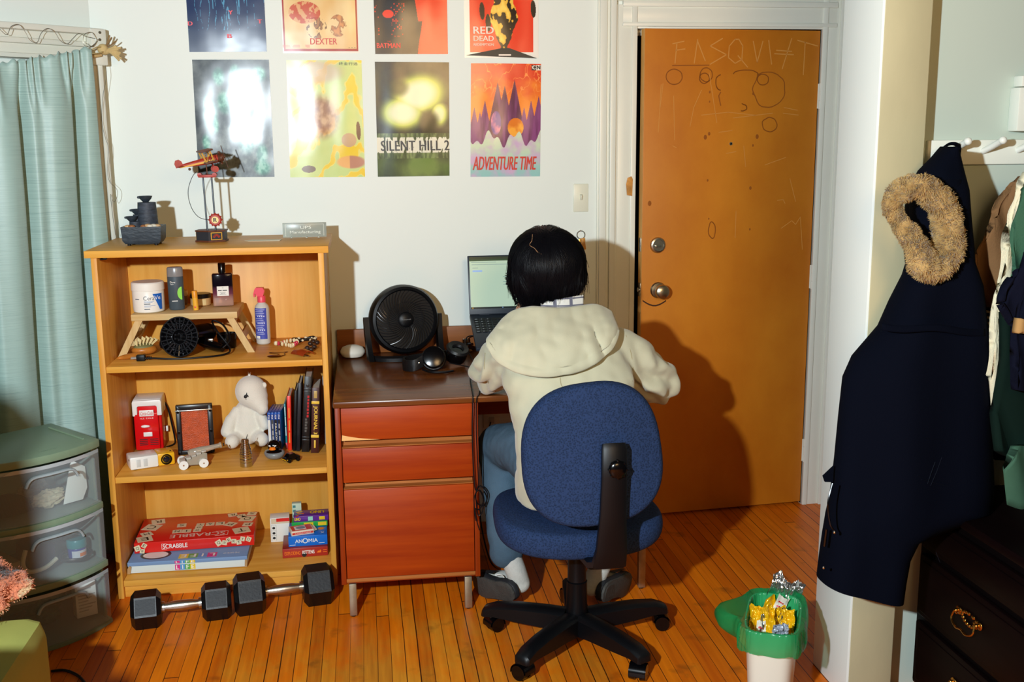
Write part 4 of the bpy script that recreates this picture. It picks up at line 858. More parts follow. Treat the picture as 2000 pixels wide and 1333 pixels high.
dk = thing('rubber_duck', 'small grey and black rubber duck in front of game cases', 'rubber duck', (-.355, -.440, S2), R(-8))
mb = MB(); mb.sph((0, .005, .020), (.036, .034, .020)); mb.sph((.0, .034, .026), (.014, .016, .012)); mb.sph((-.026, .006, .024), (.012, .02, .012)); mb.sph((.026, .006, .024), (.012, .02, .012)); mb.build('body', mat('grey vinyl', (122, 124, 124), .35), dk, mods=[('REMESH', dict(mode='VOXEL', voxel_size=.003)), ('SMOOTH', dict(factor=.5, iterations=3))], ang=180)
mb = MB(); mb.sph((0, -.003, .054), (.0225, .0225, .022)); mb.lathe([(.031, .032), (.026, .037), (.014, .040)], seg=24); mb.build('head', BLACKG, dk)
mb = MB(); mb.sph((0, -.026, .047), (.013, .010, .0045)); mb.sph((0, -.025, .052), (.011, .008, .003)); mb.build('beak', mat('orange vinyl', (240, 130, 24), .35), dk)
mb = MB(); [mb.sph((s*.0095, -.0225, .058), (.0055, .003, .0028), 12, 8, Matrix.Rotation(s*R(-14), 4, 'Y')) for s in (-1, 1)]; mb.build('eye', WPL, dk)
tc_ = thing('toy_car', 'tiny black toy car between duck and thick black book', 'toy car', (-.292, -.470, S2), R(35))
mb = MB(); mb.b2((-.030, -.016, .008), (.030, .016, .018), .004); mb.loft([[(x, y, z) for x, y in ((-a, -b_), (a*.8, -b_), (a*.8, b_), (-a, b_))] for a, b_, z in ((.022, .015, .017), (.012, .011, .030))]); mb.build('body', BLACKG, tc_)
mb = MB(); mb.b2((-.028, -.0165, .010), (-.012, -.0158, .013)); mb.b2((-.0305, -.012, .009), (-.0298, .012, .012)); mb.build('yellow_stripe', YEL, tc_)
for x in (-.018, .018):
    for yy in (-.016, .016): mb = MB(); mb.cyl((x, yy-.004, .0075), (x, yy+.004, .0075), .0075, seg=16); mb.build('wheel', BLACKP, tc_)
# game cases and books
BL = mat('blue case plastic', (30, 84, 176), .25)
def case(x, lbl, spc, body, tcol, spine):
    t = thing('game_case', lbl, 'game case', (x, -.262, S2), R(-4), group='blue game cases on the middle shelf')
    mb = MB(); mb.b2((-.0058, -.067, 0), (.0058, .067, .150), .0015); mb.build('case_shell', BL, t)
    mb = MB(); mb.b2((-.0048, -.0676, .003), (.0048, -.0668, .122)); s_ = mb.build('spine_label', mat(spc, body, .4), t)
    mb = MB(); mb.b2((-.0050, -.0676, .123), (.0050, -.0668, .144)); s2 = mb.build('blue_header', mat('deep blue print', (26, 66, 150), .4), t)
    text('lettering', 'PS4', s2, .016, WINK, (0, -.0679, .133), (R(90), R(90), 0), height=.006)
    if not spine and body[0] < 100: mb = MB(); [mb.b2((-.0022, -.0680, z), (.0022, -.0675, z+.018)) for z in (.04, .062, .088)]; mb.build('small_print', mat('grey spine print', (170, 170, 172), .5), s_)
    if spine: text('lettering', spine, s_, .080, tcol, (0, -.0679, .068), (R(90), R(90), 0), height=.0062)
case(-.3735, 'blue game case with white spine, first beside plush toy', 'white spine', (222, 222, 214), INK, None)
case(-.3612, 'blue game case with grey and black spine beside white one', 'grey spine', (70, 72, 74), WINK, None)
case(-.3490, 'blue game case with black spine and bold white title', 'black spine', (20, 20, 24), WINK, 'KILLZONE')
case(-.3368, 'blue game case with dark spine beside teal booklet', 'navy spine', (30, 30, 40), WINK, None)
def book(nm, lbl, x, yf, w_, h_, dep, m_, lean=0, rz=0, pages=True, cat='book'):
    t = thing(nm, lbl, cat, (x, yf, S2+.0012), rot=(0, lean, rz), group='books on the middle shelf')
    mb = MB()
    if pages:
        mb.b2((-w_/2, 0, 0), (-w_/2+.0018, dep, h_)); mb.b2((w_/2-.0018, 0, 0), (w_/2, dep, h_)); mb.b2((-w_/2, 0, 0), (w_/2, .0022, h_), .001)
    else: mb.b2((-w_/2, 0, 0), (w_/2, dep, h_), .001)
    mb.build('cover', m_, t)
    if pages: mb = MB(); mb.b2((-w_/2+.0017, .002, .003), (w_/2-.0017, dep-.003, h_-.004)); mb.build('page_block', mat('page block', (214, 206, 188), .7, var=.15, vs=4, stretch=(300, 1, 1)), t)
    return t
b = book('booklet', 'thin teal booklet between game cases and red book', -.3195, -.305, .006, .175, .13, mat('teal cover', (30, 140, 150), .35), pages=False, cat='booklet'); mb = MB(); [mb.b2((-.0012, -.0009, z), (.0012, -.0002, z+.035)) for z in (.05, .09, .128)]; mb.build('small_print', WINK, b)
mb = MB(); mb.b2((-.003, -.0004, .0), (.003, .0, .022)); mb.build('pink_foot', mat('pink print', (216, 90, 110), .4), b)
b = book('book', 'thin bright red book beside teal booklet', -.306, -.335, .015, .212, .15, mat('bright red cover', (232, 48, 22), .3), R(1.5)); mb = MB(); [mb.b2((-.0018, -.0010, z), (.0018, -.0002, z+.04)) for z in (.03, .078, .126)]; mb.build('small_print', mat('gold print', (226, 170, 60), .4), b)
b = book('notebook', 'slim black notebook right beside red book', -.289, -.345, .010, .235, .15, BLACKP, R(4), cat='notebook')
b = book('notebook', 'taller dark navy notebook leaning beside slim black one', -.2745, -.352, .013, .265, .15, mat('dark navy cover', (18, 20, 30), .4), R(4), cat='notebook')
b = book('book', 'thick tall black book with red spine lettering', -.247, -.365, .027, .292, .17, mat('black board', (16, 15, 17), .35), R(4.5))
mb = MB(); [mb.b2((.0005+.001*(i % 2), -.0010, .135+i*.0125), (.0075, -.0002, .144+i*.0125)) for i in range(7)]; mb.build('red_print', mat('red foil', (196, 30, 34), .4), b); mb = MB(); [mb.b2((-.005, -.0010, .078+i*.011), (.002+.002*(i % 2), -.0002, .086+i*.011)) for i in range(5)]; mb.build('grey_print', mat('grey foil', (90, 88, 84), .4), b)
mb = MB(); [mb.b2((-.0140, -.0022, z), (.0140, .0005, z+.004), .001) for z in (.045, .056, .232, .243)]; mb.sph((.0, -.0008, .257), (.006, .001, .006), 12, 8); mb.build('spine_bands', mat('charcoal foil', (46, 44, 44), .3), b)
b = book('book', 'dark brown journal with yellow spine lettering against bookcase side', -.211, -.385, .028, .252, .17, mat('dark brown leather', (70, 26, 18), .4, var=.3, vs=20), R(3.2))
GOLD = mat('yellow gold foil', (236, 196, 70), .35)
text('lettering', 'JOURNAL 3', b, .108, GOLD, (0, -.0010, .128), (R(90), R(90), 0), height=.017, bold=.03)
mb = MB(); [mb.b2((-.0146, -.0026, z), (.0146, .0005, z+.011), .0012) for z in (.060, .190)]; mb.build('gold_bands', GOLD, b)
mb = MB(); mb.b2((-.006, -.0012, .212), (.006, .0003, .240), .0005); mb.build('crest', mat('dull gold', (190, 160, 90), .4), b)
mb = MB(); mb.b2((-.003, -.0012, .020), (.003, .0003, .050), .0005); mb.build('small_print', GOLD, b)
b = book('folder', 'grey folder standing behind brown journal', -.171, -.270, .010, .268, .14, mat('grey card', (150, 148, 142), .6), 0, pages=False, cat='folder')
# ---------------------------------------------------------------- bottom shelf games
TILE = mat('printed letter tile', (222, 206, 168), .5)
def boxgame(nm, lbl, c, d, rz, m_top, m_side, tilt=0):
    t = thing(nm, lbl, 'board game', c, rot=(tilt, 0, rz), group=None)
    mb = MB(); mb.b2((-d[0]/2, -d[1]/2, 0), (d[0]/2, d[1]/2, d[2]), .0015); mb.build('box_lid', m_side, t)
    return t
def tile(mb_, x, y, s, rz, z): mb_.box((x, y, z), (s, s, .0006), 0, (0, 0, rz))
life = thing('board_game', 'pale blue board game box lying under red game box', 'board game', (-.676, -.330, S3), R(0))
LB = mat('pale blue print', (180, 212, 212), .35); LBW = mat('white blue print', (214, 224, 222), .4)
mb = MB(); mb.b2((-.212, -.178, .003), (.208, .178, .043), .0015); mb.build('box_base', LBW, life)
mb = MB(); mb.b2((-.214, -.180, .030), (.210, .180, .0445), .0015); mb.build('box_lid', LB, life)
mb = MB(); mb.prism([(-.216, .001), (-.205, .000), (-.200, .026), (-.206, .030), (-.214, .02)], .004, Matrix.Translation((0, -.180, .003)) @ Matrix.Rotation(R(90), 4, 'X')); mb.prism([(.200, .004), (.209, .004), (.209, .028), (.202, .028)], .003, Matrix.Translation((0, -.1795, .003)) @ Matrix.Rotation(R(90), 4, 'X')); mb.build('torn_corner', mat('bare cardboard', (176, 140, 96), .8), life)
cols4 = [mat('magenta print', (214, 50, 130), .4), mat('sky print', (86, 150, 206), .4), mat('green print', (96, 170, 70), .4), mat('yellow print', (232, 196, 30), .4)]
for i, ch in enumerate('LIFE'):
    mb = MB(); mb.b2((-.048+i*.018, -.1787, .006), (-.030+i*.018, -.1779, .027)); q = mb.build('colour_block', cols4[i], life); text('lettering', ch, q, .009, WINK, (-.039+i*.018, -.1791, .0165), height=.015, bold=.03)
    mb = MB(); mb.b2((-.048+i*.018, -.1807, .032), (-.030+i*.018, -.1800, .042)); q = mb.build('colour_block', cols4[i], life); text('lettering', ch, q, .009, WINK, (-.039+i*.018, -.1811, .037), height=.008, bold=.03)
    mb = MB(); x1 = .098-i*.034; mb.b2((x1-.034, -.165, .0445), (x1, -.125, .0450)); q = mb.build('colour_block', cols4[i], life); text('lettering', ch, q, .018, WINK, (x1-.017, -.145, .0452), (0, 0, R(180)), height=.028, bold=.03)
mb = MB(); mb.lathe([(.055, .0446), (.055, .0452), (0, .0452)], (-.125, -.115, 0), 32, sy=.8); q = mb.build('round_emblem', mat('dark print', (52, 46, 48), .4), life); mb = MB(); mb.lathe([(.045, .0453), (.045, .0456), (0, .0456)], (-.125, -.118, 0), 28, sy=.7); mb.build('emblem_disc', WPL, q)
text('lettering', 'THE GAME OF', life, .06, WINK, (.150, -.140, .0449), (0, 0, R(180)), height=.012)
scb = thing('board_game', 'red word game box with letter tiles lying on blue box', 'board game', (-.668, -.290, S3+.0472), R(2.5))
RB = mat('red game print', (216, 34, 26), .3)
mb = MB(); mb.b2((-.218, -.130, 0), (.214, .135, .040), .0015); mb.build('box_lid', RB, scb)
text('lettering', 'SCRABBLE', scb, .088, WINK, (-.072, -.1304, .020), height=.017, bold=.02)
mb = MB(); [mb.b2(a, b_) for a, b_ in (((-.1205, -.1306, .009), (-.1195, -.1299, .031)), ((-.1205, -.1306, .030), (-.1025, -.1299, .031)), ((-.1205, -.1306, .009), (-.1025, -.1299, .010)))]; mb.build('logo_frame', WINK, scb)
text('lettering', 'SCRABBLE', scb, .20, mat('pinkish ink', (232, 196, 180), .4), (.005, -.085, .0402), (0, 0, R(180)), height=.034, bold=.02)
mb = MB(); [mb.b2(a, b_) for a, b_ in (((.115, -.108, .0400), (.117, -.062, .0404)), ((.07, -.108, .0400), (.117, -.106, .0404)), ((.07, -.064, .0400), (.117, -.062, .0404)))]; mb.build('logo_frame', _m['pinkish ink'], scb)
k_ = 0
for ch, x, y, s, rz in (('P', .12, .005, .040, 150), ('L', .08, .02, .034, 180), ('A', .042, .022, .032, 180), ('Y', .005, .022, .030, 178), ('S', -.065, .03, .034, 182), ('O', .002, -.0075, .028, 180), ('W', -.001, -.037, .029, 180), ('I', -.04, -.036, .034, 180), ('N', -.075, -.034, .034, 182),
   ('C', -.175, .03, .060, 160), ('M', -.185, -.04, .040, 205), ('E', -.185, -.092, .055, 195), ('R', -.16, .09, .05, 190), ('T', .165, -.07, .060, 195), ('P', .185, -.01, .036, 170), ('O', .18, .055, .055, 165), ('A', .155, .09, .036, 200), ('R', .12, .11, .036, 190), ('S', .195, .11, .036, 170)):
    mb = MB(); tile(mb, x, y, s, R(rz), .0405); q = mb.build('letter_tile_print', TILE, scb); text('lettering', ch, q, s*.5, INK, (x, y, .0409), (0, 0, R(rz)), height=s*.58)
for ch, x, z, s, rz in (('Q', -.206, .020, .021, -20), ('E', -.182, .029, .017, 35), ('W', -.190, .008, .017, 10), ('Q', .085, .019, .022, -30), ('W', .106, .018, .018, 12), ('E', .122, .028, .017, -20), ('R', .140, .021, .017, 5), ('T', .158, .016, .018, -8), ('Y', .172, .028, .017, 15), ('D', .194, .025, .018, 25)):
    mb = MB(); mb.box((x, -.1305, z), (s, .0006, s), 0, Matrix.Rotation(R(rz), 4, 'Y')); q = mb.build('letter_tile_print', TILE, scb); text('lettering', ch, q, s*.5, INK, (x, -.1309, z), (R(90), R(rz), 0), height=s*.6)
# right hand stack
ek = thing('card_game_box', 'dark red card game box at bottom of right hand stack', 'card game', (-.262, -.372, S3), R(2))
DR = mat('dark red print', (140, 34, 28), .35); DR2 = mat('brick red print', (168, 44, 32), .35)
mb = MB(); mb.b2((-.084, -.070, 0), (.084, .075, .036), .0015); mb.build('box', DR2, ek); mb = MB(); mb.b2((-.0835, -.0695, .0355), (.0835, .0745, .0368), .0006); mb.build('top_print', DR, ek)
OR = mat('orange print', (236, 120, 30), .4)
text('lettering', 'EXPLODING', ek, .058, OR, (-.047, -.0706, .018), height=.014, bold=.03); text('lettering', 'KITTENS', ek, .044, WINK, (.012, -.0706, .019), height=.014, bold=.03)
mb = MB(); mb.prism([(.043, .014), (.048, .022), (.052, .020), (.056, .026), (.059, .022), (.058, .014)], .0006, Matrix.Translation((0, -.0702, 0)) @ Matrix.Rotation(R(90), 4, 'X')); mb.b2((.066, -.0706, .022), (.080, -.0702, .0245)); mb.b2((.066, -.0706, .014), (.080, -.0702, .0165)); mb.build('orange_print', OR, ek)
mb = MB(); mb.cyl((-.004, -.0702, .0097), (-.004, -.0708, .0097), .009, seg=20); mb.build('thumb_notch', INK, ek)
an = thing('card_game_box', 'bright blue card game box lying on dark red box', 'card game', (-.252, -.345, S3+.037), R(2))
BB = mat('bright blue print', (14, 108, 206), .35)
mb = MB(); mb.b2((-.072, -.080, 0), (.073, .075, .040), .0015); mb.build('box', BB, an)
text('lettering', 'AN', an, .026, WINK, (-.034, -.0806, .021), height=.014, bold=.01); text('lettering', 'O', an, .020, WINK, (-.0095, -.0806, .021), height=.020, bold=.01); text('lettering', 'MIA', an, .034, WINK, (.020, -.0806, .021), height=.014, bold=.01)
mb = MB(); mb.b2((-.068, -.0806, .006), (-.046, -.0802, .0075)); mb.b2((.040, -.0806, .008), (.062, -.0802, .0095)); mb.build('small_print', WINK, an)
text('lettering', 'X', an, .014, WINK, (.055, -.055, .0404), (0, 0, R(180)), height=.02); mb = MB(); mb.sph((.05, -.01, .040), (.012, .014, .0008), 12, 8); mb.build('orange_print', OR, an)
pk_ = thing('playing_cards', 'red and cream playing card box lying askew on blue box', 'playing cards', (-.272, -.385, S3+.0775), R(14))
mb = MB(); mb.b2((-.045, -.030, 0), (.040, .032, .018), .001); mb.build('box', mat('cream print', (226, 212, 190), .4), pk_)
mb = MB(); mb.b2((-.042, -.0304, .004), (.038, -.0299, .012)); mb.b2((-.040, -.026, .0178), (.036, .028, .0184)); rp = mb.build('red_print', mat('card red', (212, 60, 44), .4), pk_)
mb = MB(); mb.b2((-.028, -.018, .0184), (.014, .020, .0187)); mb.build('white_panel', PAPER, rp); mb = MB(); mb.lathe([(.014, .0187), (.014, .0190), (0, .0190)], (-.004, .002, 0), 20, sx=1.3); mb.build('grey_emblem', mat('grey blue print', (130, 140, 160), .4), rp)
text('lettering', 'PLAYING CARDS', pk_, .06, WINK, (-.002, -.0308, .008), height=.004); mb = MB(); mb.prism([(.040, -.028), (.054, -.022), (.052, .030), (.040, .030)], .001, Matrix.Translation((0, 0, .010))); mb.build('open_flap', _m['cream print'], pk_)
gp = thing('card_game_pack', 'green card pack lying under purple card pack', 'card game', (-.248, -.300, S3+.0775), R(1))
mb = MB(); mb.b2((-.066, -.030, 0), (.070, .028, .020), .001); mb.build('box', mat('green pack print', (30, 160, 70), .35), gp); mb = MB(); mb.b2((-.02, -.0305, .003), (.016, -.0299, .017)); mb.b2((.034, -.0305, .003), (.066, -.0299, .017)); mb.build('yellow_print', cols4[3], gp)
un = thing('card_game_pack', 'purple card pack with yellow lettering on top of right stack', 'card game', (-.240, -.292, S3+.098), R(2))
mb = MB(); mb.b2((-.066, -.034, 0), (.066, .036, .022), .001); mb.build('box', mat('purple pack print', (96, 40, 140), .3), un)
text('lettering', 'UNO', un, .022, cols4[3], (-.052, -.0346, .011), height=.012, bold=.06); mb = MB(); mb.b2((.030, -.0346, .004), (.052, -.0340, .017), .002); mb.build('yellow_print', cols4[3], un); mb = MB(); mb.b2((-.012, -.0346, .003), (.006, -.0340, .019)); mb.build('mint_print', mat('mint print', (150, 210, 190), .4), un)
text('lettering', 'UNO', un, .052, cols4[3], (.022, .006, .0224), (0, 0, R(180)), height=.030, bold=.06)
for c_, x, y, rz in ((cols4[3], -.046, .018, 30), (OR, -.04, .0, -20), (mat('dull teal print', (70, 130, 130), .4), -.05, -.010, 10), (REDP, -.052, -.024, 70)):
    mb = MB(); mb.box((x, y, .0223), (.026, .008, .0006), 0, (0, 0, R(rz))); mb.build('card_print', c_, un)
wd = thing('dice_game_box', 'white illustrated game box standing behind dark red box', 'dice game', (-.362, -.240, S3), R(3))
mb = MB(); mb.b2((-.040, -.030, 0), (.034, .03, .098), .001); mb.build('box', PAPER, wd)
mb = MB(); mb.b2((-.036, -.0306, .075), (.034, -.0299, .096)); rp = mb.build('cream_band', mat('beige print', (216, 196, 166), .5), wd); mb = MB(); mb.b2((-.016, -.0312, .083), (.034, -.0305, .0965)); mb.build('red_flag_print', RB, rp)
mb = MB(); [mb.b2(a, b_) for a, b_ in (((-.036, -.0305, .006), (-.0355, -.0299, .070)), ((-.018, -.0305, .006), (-.0175, -.0299, .070)), ((-.036, -.0305, .0695), (-.0175, -.0299, .070)), ((-.036, -.0305, .047), (-.0175, -.0299, .0475)), ((-.036, -.0305, .027), (-.0175, -.0299, .0275)))]; [mb.sph((-.027, -.0302, z), (.006, .0006, .005), 10, 6) for z in (.058, .037, .017)]; mb.build('black_print', INK, wd)
mn = thing('card_game_pack', 'pale mint narrow pack standing behind purple pack', 'card game', (-.300, -.235, S3), R(2))
mb = MB(); mb.b2((-.016, -.012, 0), (.020, .014, .145), .001); mb.build('box', mat('mint pack print', (186, 206, 182), .4), mn); mb = MB(); [mb.b2((-.013, -.0125, z), (-.002, -.0118, z+.010)) for z in (.07, .09, .11, .128)]; mb.build('teal_print', _m['dull teal print'], mn)
# ---------------------------------------------------------------- dumbbells
RUB = mat('black rubber', (6, 7, 9), .42, bump=.1, bs=80); RUB_LIT = mat('lit rubber face', (24, 28, 32), .55, bump=.2, bs=120)
def dumbbell(a, b_, r, ln, lbl, roll):
    a, b_ = Vector((*a, 0)), Vector((*b_, 0)); c_ = (a+b_)/2; ang = math.atan2((b_-a).y, (b_-a).x); half = (b_-a).length/2
    t = thing('dumbbell', lbl, 'dumbbell', (c_.x, c_.y, 0), ang, group='hex dumbbells on the floor')
    zc = r*math.cos(R(30))
    for s in (-1, 1):
        mb = MB(); x0 = s*half
        def ring(x, k): return [(x, k*r*math.cos(R(60*i+30+30)), zc+k*r*math.sin(R(60*i+30+30))) for i in range(6)]
        mb.loft([ring(x0-ln/2, .74), ring(x0-ln/2+.014, 1.0), ring(x0+ln/2-.014, 1.0), ring(x0+ln/2, .74)]); h = mb.build('hex_head', RUB, t, ang=20)
        mb = MB(); 
        y_ = -r*math.cos(R(30)); 
        aa = R(150); n_ = Vector((0, math.cos(aa+R(0)), math.sin(aa))) 
        # lighter plate: light put into the colour of the flat facing up and front
        n_ = Vector((0, -math.cos(R(30)), math.sin(R(30)))); cc = Vector((x0, 0, zc))+n_*(zc+.0004)
        mb.box(cc, (ln-.034, r*.80, .0012), 0, Matrix(((1, 0, 0, 0), (0, n_.z, n_.y, 0), (0, -n_.y, n_.z, 0), (0, 0, 0, 1)))); mb.build('lit_face', RUB_LIT, h)
        mb = MB(); mb.cyl((x0-s*(ln/2-.002), 0, zc), (x0-s*(ln/2+.010), 0, zc), .019, seg=24); mb.build('collar', METAL, t)
    mb = MB(); L_ = half-ln/2; mb.lathe([(.0125, -L_), (.0135, -L_*.72), (.0165, -L_*.45), (.0178, 0), (.0165, L_*.45), (.0135, L_*.72), (.0125, L_)], (0, 0, zc), 28, Matrix.Rotation(R(90), 4, 'Y')); mb.build('handle', mat('knurled chrome', (196, 190, 176), .3, 1, bump=.12, bs=400), t)
    return t
dumbbell((-.772, -.800), (-.545, -.768), .066, .098, 'smaller black hex dumbbell with chrome handle nearest drawer tower', 0)
dumbbell((-.437, -.742), (-.205, -.700), .074, .105, 'larger black hex dumbbell with chrome handle in front of bookcase', 0)
# ---------------------------------------------------------------- curtain, rod, rag, wire
def curtain_mat():
    m = bpy.data.materials.new('slubbed blue green silk'); m.use_nodes = True; N = m.node_tree.nodes; L = m.node_tree.links; b = N['Principled BSDF']
    tc = N.new('ShaderNodeTexCoord'); mp = N.new('ShaderNodeMapping'); mp.inputs['Scale'].default_value = (3, 3, 420); L.new(tc.outputs['Object'], mp.inputs[0])
    n = N.new('ShaderNodeTexNoise'); n.inputs['Scale'].default_value = 1.6; n.inputs['Detail'].default_value = 6; L.new(mp.outputs[0], n.inputs['Vector'])
    cr = N.new('ShaderNodeValToRGB'); cr.color_ramp.elements[0].position = .28; cr.color_ramp.elements[0].color = (*lin((134, 163, 158)), 1); cr.color_ramp.elements[1].position = .5; cr.color_ramp.elements[1].color = (*lin((164, 192, 184)), 1)
    L.new(n.outputs['Fac'], cr.inputs[0]); L.new(cr.outputs[0], b.inputs['Base Color']); b.inputs['Roughness'].default_value = .42; b.inputs['Sheen Weight'].default_value = .2
    bp = N.new('ShaderNodeBump'); bp.inputs['Strength'].default_value = .25; bp.inputs['Distance'].default_value = .002; L.new(n.outputs['Fac'], bp.inputs['Height']); L.new(bp.outputs[0], b.inputs['Normal']); return m
ct = thing('curtain', 'pale blue green silk curtain hanging over left window', 'curtain', (WK.x, WK.y, 0))
def topz(s): return 1.945-.205*(s-.09)
folds = [(.095, .012, .03), (.150, -.060, .016), (.235, .024, .06), (.290, -.010, .02), (.350, -.060, .017), (.43, .024, .05), (.52, -.05, .015), (.62, .02, .06), (.70, -.05, .015)]
def cur(u, v):
    s0, s1 = .085-.045*v, .80
    s = s0+(s1-s0)*u; tz = topz(s); z = tz-(tz-.03)*v
    k = sst(0, .12, v)
    o = .140
    sl = .03*v
    for c_, a, w_ in folds: o += a*math.exp(-((s-c_-(.02*v))/w_)**2)*(.12+.88*k)
    o += (1-k)*.009*math.sin(s*170+3*math.sin(s*40)) + .004*nz(s*6, z*1.3, 5)*(1 if v > .1 else .4)
    if v < .03: z += .005*math.sin(s*190)+.003*math.sin(s*71)
    o += .012*math.sin(3.1*z+s*8)*k
    p = wp(s, o, z); return Vector((p.x-WK.x, p.y-WK.y, p.z))
mb = MB(); mb.grid(cur, 220, 120); mb.build('silk_panel', curtain_mat(), ct, ang=180, mods=[('SOLIDIFY', dict(thickness=.0015))])
mb = MB(); mb.tube([Vector(wp(s, .112, topz(s)-.030))-Vector((WK.x, WK.y, 0)) for s in (.03, .3, .6, .85)], .008, 10); mb.build('rod', mat('bamboo rod', (196, 164, 110), .6), ct)
rg = thing('knotted_rag', 'tan cloth strip knotted round curtain rod end on frame', 'rag', wp(.022, .12, 1.945))
RAG = mat('tan cotton cloth', (206, 182, 128), .85, var=.15, vs=30); c0 = Vector(wp(.035, .12, 1.945))
mb = MB(); mb.sph((.0, -.01, 0), (.019, .017, .019), 14, 10); mb.sph((.004, -.006, -.006), (.022, .015, .014), 14, 10)
mb.tube(smooth([Vector(wp(.10, .14, 1.935))-c0, Vector(wp(.07, .14, 1.950))-c0, Vector((0, -.012, .004))]), .006, 8, flat=.4); mb.tube(smooth([Vector(wp(.10, .145, 1.925))-c0, Vector(wp(.06, .145, 1.930))-c0, Vector((0, -.012, -.004))]), .005, 8, flat=.4); mb.build('knot', RAG, rg)
for dx, dy, dz, r_ in ((.035, -.01, .042, .006), (.026, 0, .050, .005), (.050, -.01, .030, .005)):
    mb = MB(); mb.tube(smooth([(.008, -.008, .004), (dx*.6, dy, dz*.5), (dx, dy, dz)]), [.004]*6+[r_]*6+[r_*.8], 8, flat=.45); mb.build('loose_end', mat('brown cotton cloth', (150, 122, 84), .85), rg)
for i in range(9):
    a = -.9+.22*i; mb = MB(); mb.tube(smooth([(.012, -.01, -.004), (.034, -.014+.003*(i % 3), -.006+.012*a), (.056+.008*math.sin(i*2.1), -.012+.004*(i % 2), -.014+.030*a)]), .0042, 6); mb.build('tassel', RAG, rg)
wr = thing('wire', 'thin wavy wire strung along top of window frame', 'wire', wp(.0, .1, 1.98))
c0 = Vector(wp(.0, .1, 1.98)); mb = MB()
px_ = [(-8, 48), (2, 60), (14, 68), (22, 52), (38, 49), (50, 64), (58, 78), (72, 84), (80, 66), (92, 56), (106, 62), (118, 80), (132, 86), (142, 76), (154, 66), (168, 72), (190, 78), (176, 92), (163, 86), (165, 68), (180, 64), (188, 80), (180, 92), (168, 84)]
def wpl(px, py, o):
    d = AF + (px-1000)/FPX*AR - (py-666.5)/FPX*AU; p0 = WK+WN*o; t = (p0-CAM).dot(WN)/d.dot(WN); return CAM+t*d
mb.tube(smooth([wpl(x, y, .112)-c0 for x, y in px_], 5), .0011, 5); mb.build('steel_wire', mat('dull steel wire', (150, 146, 132), .4, .9), wr)
wr2 = thing('wire', 'loose thin wire hanging down right side of window frame', 'wire', wpl(204, 130, .11)); c0 = wpl(204, 130, .11); mb = MB()
mb.tube(smooth([wpl(x, y, .112)-c0 for x, y in ((206, 128), (208, 150), (201, 190), (199, 235), (206, 270), (212, 290), (210, 330), (214, 355), (228, 370), (229, 385), (222, 395), (216, 380), (220, 420), (226, 460))], 5), .0008, 5); mb.build('steel_wire', _m['dull steel wire'], wr2)
for z_ in (64, 78):
    q = wpl(194, z_, .1); s_ = thing('screw', 'small steel screw in window frame corner block above rag', 'screw', q, group='window frame screws'); mb = MB(); mb.cyl((0, 0, 0), WN*.004, .005, seg=12); mb.build('head', METAL, s_)
# ---------------------------------------------------------------- drawer tower
dt = thing('drawer_tower', 'sage green plastic drawer tower with three translucent drawers by curtain', 'drawers', (-.898, -.755, 0), R(42))
SAGE = mat('sage green plastic', (126, 148, 120), .4)
def clear_mat():
    m = mat('frosted clear drawer', (206, 216, 220), .3, trans=.0, ior=1.35); nt = m.node_tree; N = nt.nodes; L = nt.links; b = N['Principled BSDF']
    tr = N.new('ShaderNodeBsdfTransparent'); tr.inputs[0].default_value = (.90, .95, .95, 1); mx = N.new('ShaderNodeMixShader'); mx.inputs[0].default_value = .27
    L.new(tr.outputs[0], mx.inputs[1]); L.new(b.outputs[0], mx.inputs[2]); L.new(mx.outputs[0], N['Material Output'].inputs[0]); return m
CLEAR = clear_mat()
DWD, DDP, DH = .37, .31, .648
def bow(x, k=.045): u = (x+DWD)/DWD; return -k*4*u*(1-u)
def bowpoly(inset=0, n=12): 
    f = [(-DWD+inset+(DWD-2*inset)*i/n, bow(-DWD+DWD*i/n)+inset) for i in range(n+1)]; return f+[(-inset, DDP-inset), (-DWD+inset, DDP-inset)]
mb = MB(); mb.prism(bowpoly(-.006), .026, Matrix.Translation((0, 0, DH-.026)), .003); mb.build('top', SAGE, dt)
mb = MB(); mb.tube([(-.03, DDP-.05, DH+.0005), (-.03, .03, DH+.0005)], .004, 6); mb.tube([(-DWD+.03, DDP-.05, DH+.0005), (-DWD+.03, .03, DH+.0005)], .004, 6); mb.build('top_rib', SAGE, dt)
text('lettering', 'Sterilite', dt, .055, mat('raised sage', (150, 172, 146), .4), (-.165, .005, DH+.0006), (0, 0, 0), height=.012, shear=.2, ext=.0004)
for k, z in enumerate((.0, .205, .41)):
    if k: mb = MB(); mb.prism(bowpoly(-.003), .022, Matrix.Translation((0, 0, z)), .002); mb.build('cross_frame', SAGE, dt)
    else: mb = MB(); mb.prism(bowpoly(-.003), .014, Matrix.Translation((0, 0, 0.0)), .002); mb.build('base_frame', SAGE, dt)
mb = MB(); mb.b2((-.008, .03, .01), (0, DDP, DH-.03)); mb.b2((-DWD, .03, .01), (-DWD+.008, DDP, DH-.03)); mb.b2((-DWD, DDP-.008, .01), (0, DDP, DH-.03)); mb.build('side_frame', SAGE, dt)
